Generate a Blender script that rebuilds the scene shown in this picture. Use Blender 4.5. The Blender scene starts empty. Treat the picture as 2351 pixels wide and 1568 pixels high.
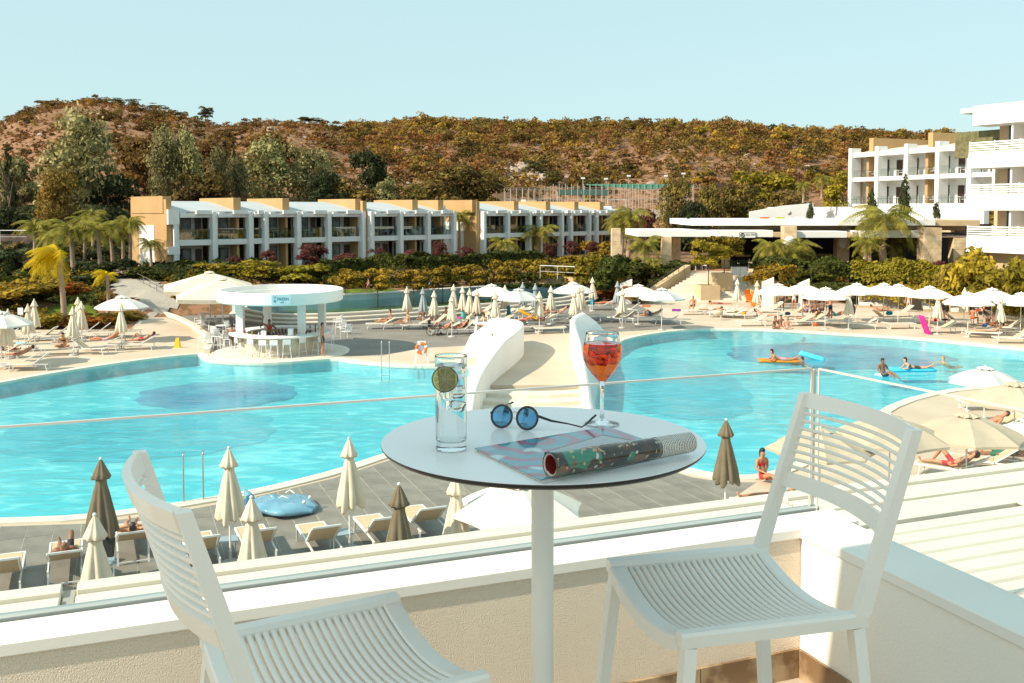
import bpy, bmesh, math, random
import numpy as np
from mathutils import Vector, Matrix, noise as mnoise
from mathutils.geometry import delaunay_2d_cdt
PI = math.pi
SC = bpy.context.scene
COL = SC.collection
# ------------------------------------------------------------------ camera
EYE = 7.6
FPX = 2220.0; UC = 1175.5; PITCH = math.radians(3.0); V0 = 482 + FPX * math.tan(PITCH)
cam_d = bpy.data.cameras.new('camera'); cam = bpy.data.objects.new('camera', cam_d); COL.objects.link(cam)
cam.location = (0, 0, EYE); cam.rotation_euler = (math.radians(90) - PITCH, 0, 0)
cam_d.sensor_width = 36; cam_d.lens = FPX / 2351 * 36; cam_d.shift_y = -(784 - V0) / 2351
cam_d.clip_start = 0.05; cam_d.clip_end = 3000
SC.camera = cam
# ------------------------------------------------------------------ sky, sun
SUN_AZ = math.radians(28); SUN_EL = math.radians(38)       # light travels towards (cos az, sin az)
to_sun = Vector((-math.cos(SUN_AZ) * math.cos(SUN_EL), -math.sin(SUN_AZ) * math.cos(SUN_EL), math.sin(SUN_EL)))
wd = bpy.data.worlds.new('World'); SC.world = wd; wd.use_nodes = True
nt = wd.node_tree; nt.nodes.clear()
sky = nt.nodes.new('ShaderNodeTexSky'); sky.sky_type = 'NISHITA'; sky.sun_disc = False
sky.sun_elevation = SUN_EL; sky.sun_rotation = math.atan2(to_sun.x, to_sun.y)
sky.air_density = 1.0; sky.dust_density = 1.6; sky.ozone_density = 1.5
SKY_STRENGTH = 0.110
bg = nt.nodes.new('ShaderNodeBackground'); bg.inputs['Strength'].default_value = SKY_STRENGTH
mixn = nt.nodes.new('ShaderNodeMix'); mixn.data_type = 'RGBA'; mixn.inputs[0].default_value = 0.68
mixn.inputs[7].default_value = (4.9, 6.95, 6.9, 1)       # pale milky summer sky
out = nt.nodes.new('ShaderNodeOutputWorld')
nt.links.new(sky.outputs[0], mixn.inputs[6]); nt.links.new(mixn.outputs[2], bg.inputs[0]); nt.links.new(bg.outputs[0], out.inputs[0])
sd = bpy.data.lights.new('sun', 'SUN'); sd.energy = 5.0; sd.angle = math.radians(0.5); sd.color = (1.0, 0.88, 0.70)
so = bpy.data.objects.new('sun', sd); COL.objects.link(so); so.rotation_euler = to_sun.to_track_quat('Z', 'Y').to_euler()
so.location = (-40, -20, 60)
SC.view_settings.view_transform = 'Standard'; SC.view_settings.look = 'None'
SC.view_settings.exposure = 0.38; SC.view_settings.gamma = 1.0; SC.view_settings.use_curve_mapping = False
SC.render.engine = 'CYCLES'
SC.cycles.max_bounces = 14; SC.cycles.transparent_max_bounces = 24; SC.cycles.transmission_bounces = 14
SC.cycles.use_denoising = True; SC.cycles.caustics_reflective = False; SC.cycles.caustics_refractive = True; SC.cycles.sample_clamp_indirect = 6

# ------------------------------------------------------------------ helpers
def ray(u, v):
    x = (u - UC) / FPX; y = -(v - V0) / FPX
    return Vector((x, math.cos(PITCH) + y * math.sin(PITCH), -math.sin(PITCH) + y * math.cos(PITCH)))
def W(u, v, z=0.0):
    r = ray(u, v); t = (z - EYE) / r.z
    return Vector((r.x * t, r.y * t, z))
def WD(u, v, Y):
    r = ray(u, v); t = Y / r.y
    return Vector((r.x * t, Y, EYE + r.z * t))

class MB:
    def __init__(s): s.v = []; s.f = []; s.m = []; s.s = []; s.M = None
    def add(s, vs, fs, mi=0, sm=False):
        b = len(s.v)
        if s.M is not None: vs = [s.M @ Vector(p) for p in vs]
        s.v.extend([tuple(p) for p in vs]); s.f.extend([tuple(b + i for i in f) for f in fs])
        s.m.extend([mi] * len(fs)); s.s.extend([sm] * len(fs)); return s
    def box(s, x0, x1, y0, y1, z0, z1, mi=0):
        return s.add([(x0, y0, z0), (x1, y0, z0), (x1, y1, z0), (x0, y1, z0), (x0, y0, z1), (x1, y0, z1), (x1, y1, z1), (x0, y1, z1)],
              [(0, 3, 2, 1), (4, 5, 6, 7), (0, 1, 5, 4), (1, 2, 6, 5), (2, 3, 7, 6), (3, 0, 4, 7)], mi)
    def bbox(s, x0, x1, y0, y1, z0, z1, b=0.004, mi=0):      # box with chamfered vertical and top edges
        X = [x0, x0 + b, x1 - b, x1]; Y = [y0, y0 + b, y1 - b, y1]
        def ring(i, z):
            o = b * i
            return [(x0 + b, y0 + o * 0 + (0 if i == 0 else b), z)]
        pts = [(x0 + b, y0), (x1 - b, y0), (x1, y0 + b), (x1, y1 - b), (x1 - b, y1), (x0 + b, y1), (x0, y1 - b), (x0, y0 + b)]
        ins = [(x0 + 2 * b, y0 + b), (x1 - 2 * b, y0 + b), (x1 - b, y0 + 2 * b), (x1 - b, y1 - 2 * b), (x1 - 2 * b, y1 - b), (x0 + 2 * b, y1 - b), (x0 + b, y1 - 2 * b), (x0 + b, y0 + 2 * b)]
        return s.rings([[(p[0], p[1], z0 + 0) for p in ins], [(p[0], p[1], z0 + b) for p in pts], [(p[0], p[1], z1 - b) for p in pts], [(p[0], p[1], z1) for p in ins]], mi)
    def rings(s, R, mi=0, sm=False, cap=True, closed=False):
        n = len(R[0]); vs = [p for r in R for p in r]; fs = []
        k = len(R)
        for i in range(k if closed else k - 1):
            j = (i + 1) % k
            for a in range(n):
                c = (a + 1) % n
                fs.append((i * n + a, i * n + c, j * n + c, j * n + a))
        s.add(vs, fs, mi, sm)
        if cap and not closed:
            s.add(list(R[0]), [tuple(range(n))[::-1]], mi); s.add(list(R[-1]), [tuple(range(n))], mi)
        return s
    def sheet(s, R, mi=0, sm=False):      # open grid
        n = len(R[0]); vs = [p for r in R for p in r]; fs = []
        for i in range(len(R) - 1):
            for a in range(n - 1): fs.append((i * n + a, i * n + a + 1, (i + 1) * n + a + 1, (i + 1) * n + a))
        return s.add(vs, fs, mi, sm)
    def tube(s, pts, r, n=8, mi=0, sm=True, cap=True, closed=False, sq=False):
        P = [Vector(p) for p in pts]; k = len(P)
        rr = r if isinstance(r, (list, tuple)) else [r] * k
        up = Vector((0, 0, 1)); R = []; pn = None
        for i in range(k):
            if closed: t = P[(i + 1) % k] - P[i - 1]
            else: t = P[min(i + 1, k - 1)] - P[max(i - 1, 0)]
            if t.length < 1e-9: t = Vector((0, 0, 1))
            t.normalize()
            if pn is None: a = t.cross(up if abs(t.z) < .95 else Vector((1, 0, 0))).normalized()
            else:
                a = pn - t * pn.dot(t)
                a = a.normalized() if a.length > 1e-6 else t.orthogonal().normalized()
            pn = a; b = t.cross(a)
            o = PI / n if sq else 0
            R.append([P[i] + (a * math.cos(2 * PI * q / n + o) + b * math.sin(2 * PI * q / n + o)) * rr[i] for q in range(n)])
        return s.rings(R, mi, sm, cap, closed)
    def beam(s, p, q, w, h, mi=0, up=(0, 0, 1)):      # box from p to q, width w (sideways) height h (along up)
        p = Vector(p); q = Vector(q); t = (q - p).normalized(); u = Vector(up)
        a = t.cross(u).normalized(); b = a.cross(t).normalized()
        R = [[c + a * x * w / 2 + b * y * h / 2 for x, y in ((-1, -1), (1, -1), (1, 1), (-1, 1))] for c in (p, q)]
        return s.rings(R, mi)
    def lathe(s, prof, n=24, c=(0, 0), mi=0, sm=True, closed=False, mod=None):
        R = []
        for (r, z) in prof:
            R.append([(c[0] + (r if mod is None else mod(r, z, q / n)) * math.cos(2 * PI * q / n), c[1] + (r if mod is None else mod(r, z, q / n)) * math.sin(2 * PI * q / n), z) for q in range(n)])
        return s.rings(R, mi, sm, cap=not closed, closed=closed)
    def prism(s, poly, z0, z1, mi=0):
        n = len(poly)
        a = sum(poly[i][0] * poly[(i + 1) % n][1] - poly[(i + 1) % n][0] * poly[i][1] for i in range(n))
        if a < 0: poly = poly[::-1]
        return s.rings([[(p[0], p[1], z0) for p in poly], [(p[0], p[1], z1) for p in poly]], mi)
    def ball(s, c, r, n=10, k=7, mi=0, sc=(1, 1, 1)):
        R = [[(c[0] + r * sc[0] * math.sin(PI * i / k) * math.cos(2 * PI * q / n), c[1] + r * sc[1] * math.sin(PI * i / k) * math.sin(2 * PI * q / n), c[2] - r * sc[2] * math.cos(PI * i / k)) for q in range(n)] for i in range(k + 1)]
        R[0] = [(c[0] + 1e-4 * r * math.cos(2 * PI * q / n), c[1] + 1e-4 * r * math.sin(2 * PI * q / n), c[2] - r * sc[2]) for q in range(n)]
        R[-1] = [(c[0] + 1e-4 * r * math.cos(2 * PI * q / n), c[1] + 1e-4 * r * math.sin(2 * PI * q / n), c[2] + r * sc[2]) for q in range(n)]
        return s.rings(R, mi, True)
    def mesh(s, name, mats):
        me = bpy.data.meshes.new(name); me.from_pydata(s.v, [], s.f)
        if not isinstance(mats, (list, tuple)): mats = [mats]
        for m in mats: me.materials.append(m)
        me.polygons.foreach_set('material_index', s.m); me.polygons.foreach_set('use_smooth', s.s)
        me.update(); return me
    def build(s, name, mats, parent=None, loc=(0, 0, 0), rz=0):
        return link(name, s.mesh(name, mats), parent, loc, rz)
def link(name, me, parent=None, loc=(0, 0, 0), rz=0, rot=None, scale=None):
    o = bpy.data.objects.new(name, me); COL.objects.link(o); o.location = loc
    o.rotation_euler = rot if rot is not None else (0, 0, rz)
    if scale is not None: o.scale = scale if isinstance(scale, (tuple, list)) else (scale,) * 3
    if parent is not None: o.parent = parent
    return o
def tag(o, label=None, cat=None, group=None, kind=None):
    if label: o['label'] = label
    if cat: o['category'] = cat
    if group: o['group'] = group
    if kind or cat: o['kind'] = kind or 'thing'
    return o
def thing(name, label, cat, loc=(0, 0, 0), rz=0, group=None, scale=None):
    o = bpy.data.objects.new(name, None); COL.objects.link(o); o.location = loc; o.rotation_euler = (0, 0, rz)
    if scale: o.scale = scale if isinstance(scale, (tuple, list)) else (scale,) * 3
    o.empty_display_size = .1
    return tag(o, label, cat, group)
KIDS = {}
def kids(o): return [c for c in COL.objects if c.parent == o]
def proto(o):      # remember the tree of a thing once, so copies are quick
    KIDS[o.name] = [(c, kids(c)) for c in kids(o)]; return o
def dup(o, loc, rz, label, group=None, scale=None, mats=None):
    c = o.copy(); COL.objects.link(c); c.location = loc; c.rotation_euler = (0, 0, rz)
    if scale: c.scale = scale if isinstance(scale, (tuple, list)) else (scale,) * 3
    c['label'] = label
    if group: c['group'] = group
    for ch, gs in KIDS[o.name]:
        d = ch.copy(); COL.objects.link(d); d.parent = c
        if mats and ch.name.split('.')[0] in mats:
            for i in range(len(d.material_slots)): d.material_slots[i].link = 'OBJECT'; d.material_slots[i].material = mats[ch.name.split('.')[0]]
        for g in gs: e = g.copy(); COL.objects.link(e); e.parent = d
    return c
USED = set()
def place(p, loc, rz, label, group=None, scale=None, mats=None):      # first call moves the prototype itself
    if p.name not in USED and mats is None:
        USED.add(p.name); p.location = loc; p.rotation_euler = (0, 0, rz); p['label'] = label
        if group: p['group'] = group
        if scale: p.scale = scale if isinstance(scale, (tuple, list)) else (scale,) * 3
        return p
    return dup(p, loc, rz, label, group, scale, mats)

# ------------------------------------------------------------------ materials
MATS = {}
def mat(name, c1, c2=None, rough=.6, metal=0, scale=4.0, bump=0, bscale=None, spec=.5, detail=6, coat=0, sheen=0, objvar=0, coord='Object', lo=.35, hi=.65):
    if name in MATS: return MATS[name]
    m = bpy.data.materials.new(name); m.use_nodes = True; MATS[name] = m
    nt = m.node_tree; b = nt.nodes['Principled BSDF']; b.inputs['Roughness'].default_value = rough; b.inputs['Metallic'].default_value = metal
    b.inputs['Specular IOR Level'].default_value = spec
    if coat: b.inputs['Coat Weight'].default_value = coat
    tc = nt.nodes.new('ShaderNodeTexCoord')
    n = nt.nodes.new('ShaderNodeTexNoise'); n.inputs['Scale'].default_value = scale; n.inputs['Detail'].default_value = detail
    nt.links.new(tc.outputs[coord], n.inputs['Vector'])
    mr = nt.nodes.new('ShaderNodeMapRange'); mr.inputs[1].default_value = lo; mr.inputs[2].default_value = hi
    nt.links.new(n.outputs['Fac'], mr.inputs[0])
    mx = nt.nodes.new('ShaderNodeMix'); mx.data_type = 'RGBA'
    if c2 is None: c2 = tuple(x * .93 for x in c1)
    mx.inputs[6].default_value = (*c1, 1); mx.inputs[7].default_value = (*c2, 1)
    nt.links.new(mr.outputs[0], mx.inputs[0]); last = mx.outputs[2]
    if objvar:
        oi = nt.nodes.new('ShaderNodeObjectInfo'); hs = nt.nodes.new('ShaderNodeHueSaturation')
        r1 = nt.nodes.new('ShaderNodeMapRange'); r1.inputs[3].default_value = 1 - objvar; r1.inputs[4].default_value = 1 + objvar
        nt.links.new(oi.outputs['Random'], r1.inputs[0]); nt.links.new(r1.outputs[0], hs.inputs['Value'])
        r2 = nt.nodes.new('ShaderNodeMapRange'); r2.inputs[3].default_value = .5 - objvar * .05; r2.inputs[4].default_value = .5 + objvar * .05
        ml = nt.nodes.new('ShaderNodeMath'); ml.operation = 'FRACT'; mm = nt.nodes.new('ShaderNodeMath'); mm.operation = 'MULTIPLY'; mm.inputs[1].default_value = 7.31
        nt.links.new(oi.outputs['Random'], mm.inputs[0]); nt.links.new(mm.outputs[0], ml.inputs[0]); nt.links.new(ml.outputs[0], r2.inputs[0]); nt.links.new(r2.outputs[0], hs.inputs['Hue'])
        nt.links.new(last, hs.inputs['Color']); last = hs.outputs[0]
    nt.links.new(last, b.inputs['Base Color'])
    if bump:
        n2 = nt.nodes.new('ShaderNodeTexNoise'); n2.inputs['Scale'].default_value = bscale or scale * 3; n2.inputs['Detail'].default_value = 4
        nt.links.new(tc.outputs[coord], n2.inputs['Vector'])
        bp = nt.nodes.new('ShaderNodeBump'); bp.inputs['Strength'].default_value = min(1, bump); bp.inputs['Distance'].default_value = .02
        nt.links.new(n2.outputs['Fac'], bp.inputs['Height']); nt.links.new(bp.outputs[0], b.inputs['Normal'])
    m['last'] = 0
    return m
def leafmat(name, c1, c2, scale=1.2, var=.25, trans=.3):
    m = mat(name, c1, c2, rough=.75, scale=scale, objvar=var, detail=3, spec=.2, lo=.4, hi=.6)
    nt = m.node_tree; b = nt.nodes['Principled BSDF']; o = nt.nodes['Material Output']
    tr = nt.nodes.new('ShaderNodeBsdfTranslucent'); ms = nt.nodes.new('ShaderNodeMixShader'); ms.inputs[0].default_value = trans
    src = b.inputs['Base Color'].links[0].from_socket; nt.links.new(src, tr.inputs[0])
    nt.links.new(b.outputs[0], ms.inputs[1]); nt.links.new(tr.outputs[0], ms.inputs[2]); nt.links.new(ms.outputs[0], o.inputs[0])
    return m
def glassmat(name, col=(1, 1, 1), rough=0, ior=1.45):
    if name in MATS: return MATS[name]
    m = bpy.data.materials.new(name); m.use_nodes = True; MATS[name] = m; b = m.node_tree.nodes['Principled BSDF']
    b.inputs['Transmission Weight'].default_value = 1; b.inputs['Roughness'].default_value = rough; b.inputs['IOR'].default_value = ior; b.inputs['Base Color'].default_value = (*col, 1)
    return m
def panemat(name, tint, refl=.08, rough=.0):      # thin pane: mostly clear with a Fresnel sheen
    if name in MATS: return MATS[name]
    m = bpy.data.materials.new(name); m.use_nodes = True; MATS[name] = m; nt = m.node_tree; nt.nodes.clear()
    o = nt.nodes.new('ShaderNodeOutputMaterial'); t = nt.nodes.new('ShaderNodeBsdfTransparent'); g = nt.nodes.new('ShaderNodeBsdfGlossy'); ms = nt.nodes.new('ShaderNodeMixShader')
    fr = nt.nodes.new('ShaderNodeLayerWeight'); fr.inputs[0].default_value = .5; g.inputs['Roughness'].default_value = rough
    pw = nt.nodes.new('ShaderNodeMath'); pw.operation = 'POWER'; pw.inputs[1].default_value = 5
    mu = nt.nodes.new('ShaderNodeMath'); mu.operation = 'MULTIPLY_ADD'; mu.inputs[1].default_value = .6; mu.inputs[2].default_value = refl; mu.use_clamp = True
    t.inputs[0].default_value = (*tint, 1); nt.links.new(fr.outputs['Facing'], pw.inputs[0]); nt.links.new(pw.outputs[0], mu.inputs[0]); nt.links.new(mu.outputs[0], ms.inputs[0]); nt.links.new(t.outputs[0], ms.inputs[1]); nt.links.new(g.outputs[0], ms.inputs[2]); nt.links.new(ms.outputs[0], o.inputs[0])
    return m
white = mat('white_render', (.80, .79, .77), (.76, .75, .72), rough=.7, scale=.8, bump=.1, bscale=20)
whitem = mat('white_metal', (.78, .78, .77), (.74, .74, .73), rough=.35, scale=3)
tanw = mat('tan_render', (.50, .31, .14), (.45, .275, .12), rough=.85, scale=.6, bump=.15, bscale=12)
beigew = mat('beige_render', (.58, .44, .27), (.52, .38, .22), rough=.85, scale=1.0, bump=.15, bscale=14)
stonew = mat('stone_cladding', (.72, .56, .36), (.52, .37, .22), rough=.85, scale=1.6, bump=.5, bscale=8)
darkgl = mat('dark_window_glass', (.02, .025, .03), (.05, .055, .06), rough=.08, scale=.4)
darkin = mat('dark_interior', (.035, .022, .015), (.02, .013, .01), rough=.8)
brownd = mat('brown_door', (.06, .03, .02), (.045, .022, .015), rough=.5)
curtain = mat('curtain_cloth', (.25, .26, .26), (.12, .13, .13), rough=.9, scale=2.0)
greyt = mat('grey_stone_tile', (.26, .235, .20), (.20, .18, .15), rough=.65, scale=1.6, bump=.12, bscale=9, objvar=.08, detail=8)
beiget = mat('beige_paving', (.60, .50, .38), (.53, .43, .32), rough=.7, scale=.35, bump=.1, bscale=6)
coping = mat('white_coping_stone', (.74, .68, .58), (.66, .60, .50), rough=.65, scale=1.2, bump=.15, bscale=9)
metal = mat('brushed_steel', (.55, .54, .52), (.48, .47, .45), rough=.25, metal=.9)
darkm = mat('dark_bronze_metal', (.06, .055, .05), rough=.45, metal=.4)
# ------------------------------------------------------------------ terrain
crest = [(-900, 292, 300), (-200, 300, 300), (0, 292, 300), (50, 270, 300), (100, 256, 300), (150, 247, 300), (200, 239, 300), (260, 243, 300), (330, 258, 300), (400, 270, 305), (470, 287, 310), (530, 297, 320), (600, 290, 330), (680, 293, 340), (740, 292, 350), (800, 306, 360), (860, 309, 370),
         (920, 299, 380), (1000, 297, 380), (1080, 301, 380), (1150, 301, 380), (1250, 303, 380), (1400, 303, 380), (1500, 302, 380), (1600, 303, 380), (1700, 308, 380), (1800, 316, 380), (1900, 319, 380), (2000, 324, 380), (2100, 328, 380), (2250, 332, 380), (2600, 340, 380), (3400, 340, 380)]
ca = np.array([(u - UC) / FPX for u, v, y in crest]); cz = np.array([EYE + (482 - v) * y / FPX for u, v, y in crest]); cy = np.array([y for u, v, y in crest])
def sstep(a, b, x):
    t = min(1, max(0, (x - a) / (b - a))); return t * t * (3 - 2 * t)
def front_y(X): return float(np.interp(X, [-60, -30, -25, -20, -18, -15, -11, -7, -3, 2, 6.5, 10, 20, 60], [64, 65.5, 69, 71, 73, 74, 76.2, 79.4, 82.7, 84.8, 82.6, 80, 80, 76]))
def back_y(X): return float(np.interp(X, [-80, -45, -30, 15, 25, 60, 90], [84, 92, 100, 140, 128, 128, 120]))
def ground_z(X, Y):
    fy = front_y(X); by = back_y(X)
    if Y < 60: return -2.6
    z = -2.6 + 2.55 * sstep(60, min(fy - .6, 62.5), Y)
    g = 1.1 if X < 9 else 1.7
    z += (g + .05) * sstep(fy - .4, fy + (2.2 if X > -28 else 9), Y) + (.8 if X < 9 else .3) * sstep(fy + 3, fy + 12, Y)
    if 9.5 < X < 21.5 and Y < 88.5: return min(z, -.3)
    a = X / max(Y, 1.0); C = float(np.interp(a, ca, cz)); yc = float(np.interp(a, ca, cy))
    if Y > by:
        t = (Y - by) / (yc - by)
        if t < 1:
            prof = .30 * t + .70 * (t * t * (3 - 2 * t)) if a > -.1 else .45 * t + .55 * sstep(0, 1, t)
            z0 = 1.9; z = z0 + (C - z0) * prof
            # sports terrace behind the long building
            k = sstep(-6, 4, X) * (1 - sstep(45, 60, X)) * sstep(150, 158, Y) * (1 - sstep(205, 225, Y))
            z = z * (1 - k) + 7.4 * k
        else: z = C - (Y - yc) * .06
        amp = min(1, max(0, (Y - by - 4) / 25)) * (1 - .8 * (t > .8 and t < 1.2)) 
        n = mnoise.noise(Vector((X * .035, Y * .035, 1.3))) * 3.2 + mnoise.noise(Vector((X * .11, Y * .11, 4.3))) * 1.1
        if not (-8 < X < 62 and 146 < Y < 228): z += n * amp
    return z
def terrain():
    ys = list(np.arange(-60, 56, 12)) + list(np.arange(56, 104, 1.5)) + list(np.arange(104, 240, 3)) + list(np.arange(240, 420, 5)) + list(np.arange(420, 1500, 60))
    aa = np.linspace(-1.0, 1.0, 230)
    R = []
    for y in ys:
        R.append([(a * (max(y, 0) + 70), y, ground_z(a * (max(y, 0) + 70), y)) for a in aa])
    mb = MB(); mb.sheet(R, 0, True)
    m = mat('hillside_soil', (.36, .19, .10), (.24, .12, .06), rough=.95, scale=.09, bump=.12, bscale=1.2, detail=12)
    nt = m.node_tree; b = nt.nodes['Principled BSDF']; src = b.inputs['Base Color'].links[0].from_socket
    tc = nt.nodes.new('ShaderNodeTexCoord'); vo = nt.nodes.new('ShaderNodeTexNoise'); vo.inputs['Scale'].default_value = .85; vo.inputs['Detail'].default_value = 10; vo.inputs['Roughness'].default_value = .7
    nt.links.new(tc.outputs['Object'], vo.inputs['Vector'])
    mr = nt.nodes.new('ShaderNodeMapRange'); mr.inputs[1].default_value = .47; mr.inputs[2].default_value = .53; nt.links.new(vo.outputs[0], mr.inputs[0])
    mx = nt.nodes.new('ShaderNodeMix'); mx.data_type = 'RGBA'; mx.inputs[7].default_value = (.15, .075, .028, 1)
    nt.links.new(mr.outputs[0], mx.inputs[0]); nt.links.new(src, mx.inputs[6]); nt.links.new(mx.outputs[2], b.inputs['Base Color'])
    tag(mb.build('ground', m), kind='structure')
terrain()

# ------------------------------------------------------------------ pools, decks
def Wl(pts, z=0): return [W(u, v, z).xy.to_tuple() for u, v in pts]
def smooth_loop(p, it=1):      # Chaikin corner cutting
    for _ in range(it):
        q = []
        for i in range(len(p)):
            a = p[i]; b = p[(i + 1) % len(p)]
            q += [(a[0] * .75 + b[0] * .25, a[1] * .75 + b[1] * .25), (a[0] * .25 + b[0] * .75, a[1] * .25 + b[1] * .75)]
        p = q
    return p
P1 = smooth_loop(Wl([(-420, 965), (-250, 925), (-100, 897), (0, 880), (90, 863), (180, 848), (280, 833), (380, 820), (440, 815), (459, 813), (462, 819), (474, 828), (524, 833), (589, 835), (654, 833), (719, 828), (771, 824), (800, 829), (843, 834), (916, 840), (1000, 842),
      (1073, 840), (1082, 848), (1073, 880), (1070, 920), (1064, 960), (1060, 985), (1052, 1000), (1030, 1004), (960, 1020), (874, 1047), (767, 1083), (660, 1110), (562, 1132), (424, 1155), (400, 1159), (195, 1187), (0, 1194), (-200, 1200), (-600, 1180), (-800, 1080)]), 1)
P2 = smooth_loop(Wl([(1358, 985), (1356, 940), (1352, 890), (1360, 850), (1385, 812), (1415, 790), (1437, 778), (1508, 765), (1577, 758), (1665, 756), (1782, 758), (1957, 769), (2103, 777), (2249, 792), (2351, 802), (2480, 822), (2600, 848), (2580, 872), (2420, 878), (2351, 880), (2246, 890), (2160, 898), (2056, 924), (1985, 968),
      (1930, 1010), (1870, 1045), (1800, 1078), (1740, 1094), (1670, 1094), (1600, 1083), (1520, 1062), (1440, 1030), (1385, 1003), (1368, 995)]), 1)
QL = Wl([(1118, 884), (1100, 905), (1090, 925), (1085, 950), (1080, 975), (1078, 990)]); QR = Wl([(1347, 884), (1346, 905), (1346, 925), (1346, 950), (1346, 975), (1346, 990)])
Q = QL + QR[::-1]
GF = Wl([(395, 702), (560, 698), (800, 690), (1370, 668), (1440, 690), (1490, 712), (1578, 753), (1417, 762), (1350, 764), (1274, 762), (1196, 770), (1130, 784), (1070, 794), (987, 798), (930, 806), (880, 816), (800, 817), (730, 814), (640, 822), (560, 818), (500, 808), (480, 800), (472, 788), (462, 770), (440, 752), (400, 735), (350, 718)])
GN = Wl([(-700, 1225), (-300, 1222), (0, 1209), (210, 1202), (400, 1176), (560, 1147), (767, 1098), (874, 1063), (960, 1037), (1060, 1018), (1385, 1018), (1440, 1045), (1520, 1075), (1590, 1096), (1665, 1107), (1738, 1107), (1665, 1155), (1560, 1240), (1560, 2300), (-1200, 2300)])
OUT = Wl([(-900, 765), (-400, 757), (0, 757), (300, 757), (330, 722), (345, 713), (395, 702), (560, 698), (600, 692), (842, 683), (1097, 668), (1234, 665), (1345, 668), (1371, 672), (1494, 692), (1704, 692), (1850, 690), (1975, 700), (2200, 712), (2500, 735), (2900, 760)])
OUT = OUT + [(60, 6), (-55, 6)]
def inside(p, poly):
    x, y = p; c = False; n = len(poly); j = n - 1
    for i in range(n):
        xi, yi = poly[i]; xj, yj = poly[j]
        if (yi > y) != (yj > y) and x < (xj - xi) * (y - yi) / (yj - yi) + xi: c = not c
        j = i
    return c
def decks():
    vs = []; es = []
    for L in (OUT, P1, P2, Q, GF, GN):
        b = len(vs); vs += [Vector(p) for p in L]; es += [(b + i, b + (i + 1) % len(L)) for i in range(len(L))]
    v, e, f, *_ = delaunay_2d_cdt(vs, es, [], 0, 1e-4)
    parts = {'beige': [], 'grey': []}
    for t in f:
        c = sum((v[i] for i in t), Vector((0, 0))) / len(t); c = (c.x, c.y)
        if not inside(c, OUT) or inside(c, P1) or inside(c, P2) or inside(c, Q): continue
        if inside(c, GN): continue
        parts['grey' if inside(c, GF) else 'beige'].append(t)
    for k, nm, m in (('beige', 'beige_paving', beiget), ('grey', 'grey_paving', mat('grey_paving', (.235, .21, .18), (.19, .17, .145), rough=.7, scale=.8, bump=.1, bscale=8))):
        mb = MB(); mb.add([(p.x, p.y, 0) for p in v], parts[k]); o = mb.build(nm, m); tag(o, kind='structure')
        bm = bmesh.new(); bm.from_mesh(o.data); bmesh.ops.recalc_face_normals(bm, faces=bm.faces)
        if sum(q.normal.z for q in bm.faces) < 0: bmesh.ops.reverse_faces(bm, faces=bm.faces)
        bm.to_mesh(o.data); bm.free()
decks()
def clip_cell(poly, cx0, cx1, cy0, cy1):
    def clip(P, f, g):
        R = []
        for i in range(len(P)):
            a = P[i - 1]; b = P[i]; fa = f(a); fb = f(b)
            if fa >= 0 and fb >= 0: R.append(b)
            elif fa >= 0 and fb < 0: R.append(g(a, b, fa, fb))
            elif fa < 0 and fb >= 0: R.append(g(a, b, fa, fb)); R.append(b)
        return R
    g = lambda a, b, fa, fb: (a[0] + (b[0] - a[0]) * fa / (fa - fb), a[1] + (b[1] - a[1]) * fa / (fa - fb))
    for f in (lambda p: p[0] - cx0, lambda p: cx1 - p[0], lambda p: p[1] - cy0, lambda p: cy1 - p[1]):
        poly = clip(poly, f, g)
        if len(poly) < 3: return []
    return poly
def near_tiles():      # large grey tiles, each a piece; joints are real gaps over a mortar bed
    an = math.radians(-68); ca_, sa_ = math.cos(an), math.sin(an)
    loc = [(x * ca_ + y * sa_, -x * sa_ + y * ca_) for x, y in GN]
    root = MB(); root.add([(x, y, -.005) for x, y in GN], [tuple(range(len(GN)))]); bed = root.build('grey_tile_deck', mat('mortar', (.55, .50, .42), rough=.9)); tag(bed, kind='structure')
    TX, TY, gp = 1.2, .6, .008
    x0, x1 = min(p[0] for p in loc), max(p[0] for p in loc); y0, y1 = min(p[1] for p in loc), max(p[1] for p in loc)
    rest = MB(); n = 0; rng = random.Random(3)
    for i in range(int((x1 - x0) / TX) + 2):
        for j in range(int((y1 - y0) / TY) + 2):
            ax = x0 + i * TX + (j % 2) * 0.0; ay = y0 + j * TY
            P = clip_cell(loc, ax + gp, ax + TX - gp, ay + gp, ay + TY - gp)
            if len(P) < 3: continue
            a = abs(sum(P[k][0] * P[(k + 1) % len(P)][1] - P[(k + 1) % len(P)][0] * P[k][1] for k in range(len(P)))) / 2
            if a < .05: continue
            wv = [(p[0] * ca_ - p[1] * sa_, p[0] * sa_ + p[1] * ca_) for p in P]
            cx = sum(p[0] for p in wv) / len(wv); cyy = sum(p[1] for p in wv) / len(wv)
            seen = 16 < cyy < 33 and abs(cx) < cyy * .56
            z = rng.uniform(-.003, .003)
            if seen and n < 290:
                mb = MB(); mb.prism([(p[0] - cx, p[1] - cyy) for p in wv], -.018, z); mb.build('tile', greyt, bed, (cx, cyy, 0)); n += 1
            else: rest.prism(wv, -.018, z)
    o = rest.build('tile_field', greyt, bed); o['kind'] = 'stuff'
near_tiles()
def offset_loop(L, d):
    n = len(L); A = sum(L[i][0] * L[(i + 1) % n][1] - L[(i + 1) % n][0] * L[i][1] for i in range(n)); s = 1 if A > 0 else -1; R = []
    for i in range(n):
        p = Vector(L[i - 1]); q = Vector(L[i]); r = Vector(L[(i + 1) % n]); a = (q - p).normalized(); b = (r - q).normalized()
        t = (a + b); t = t.normalized() if t.length > 1e-6 else a
        nn = Vector((t.y, -t.x)) * s; R.append((q.x + nn.x * d, q.y + nn.y * d))
    return R
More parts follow.
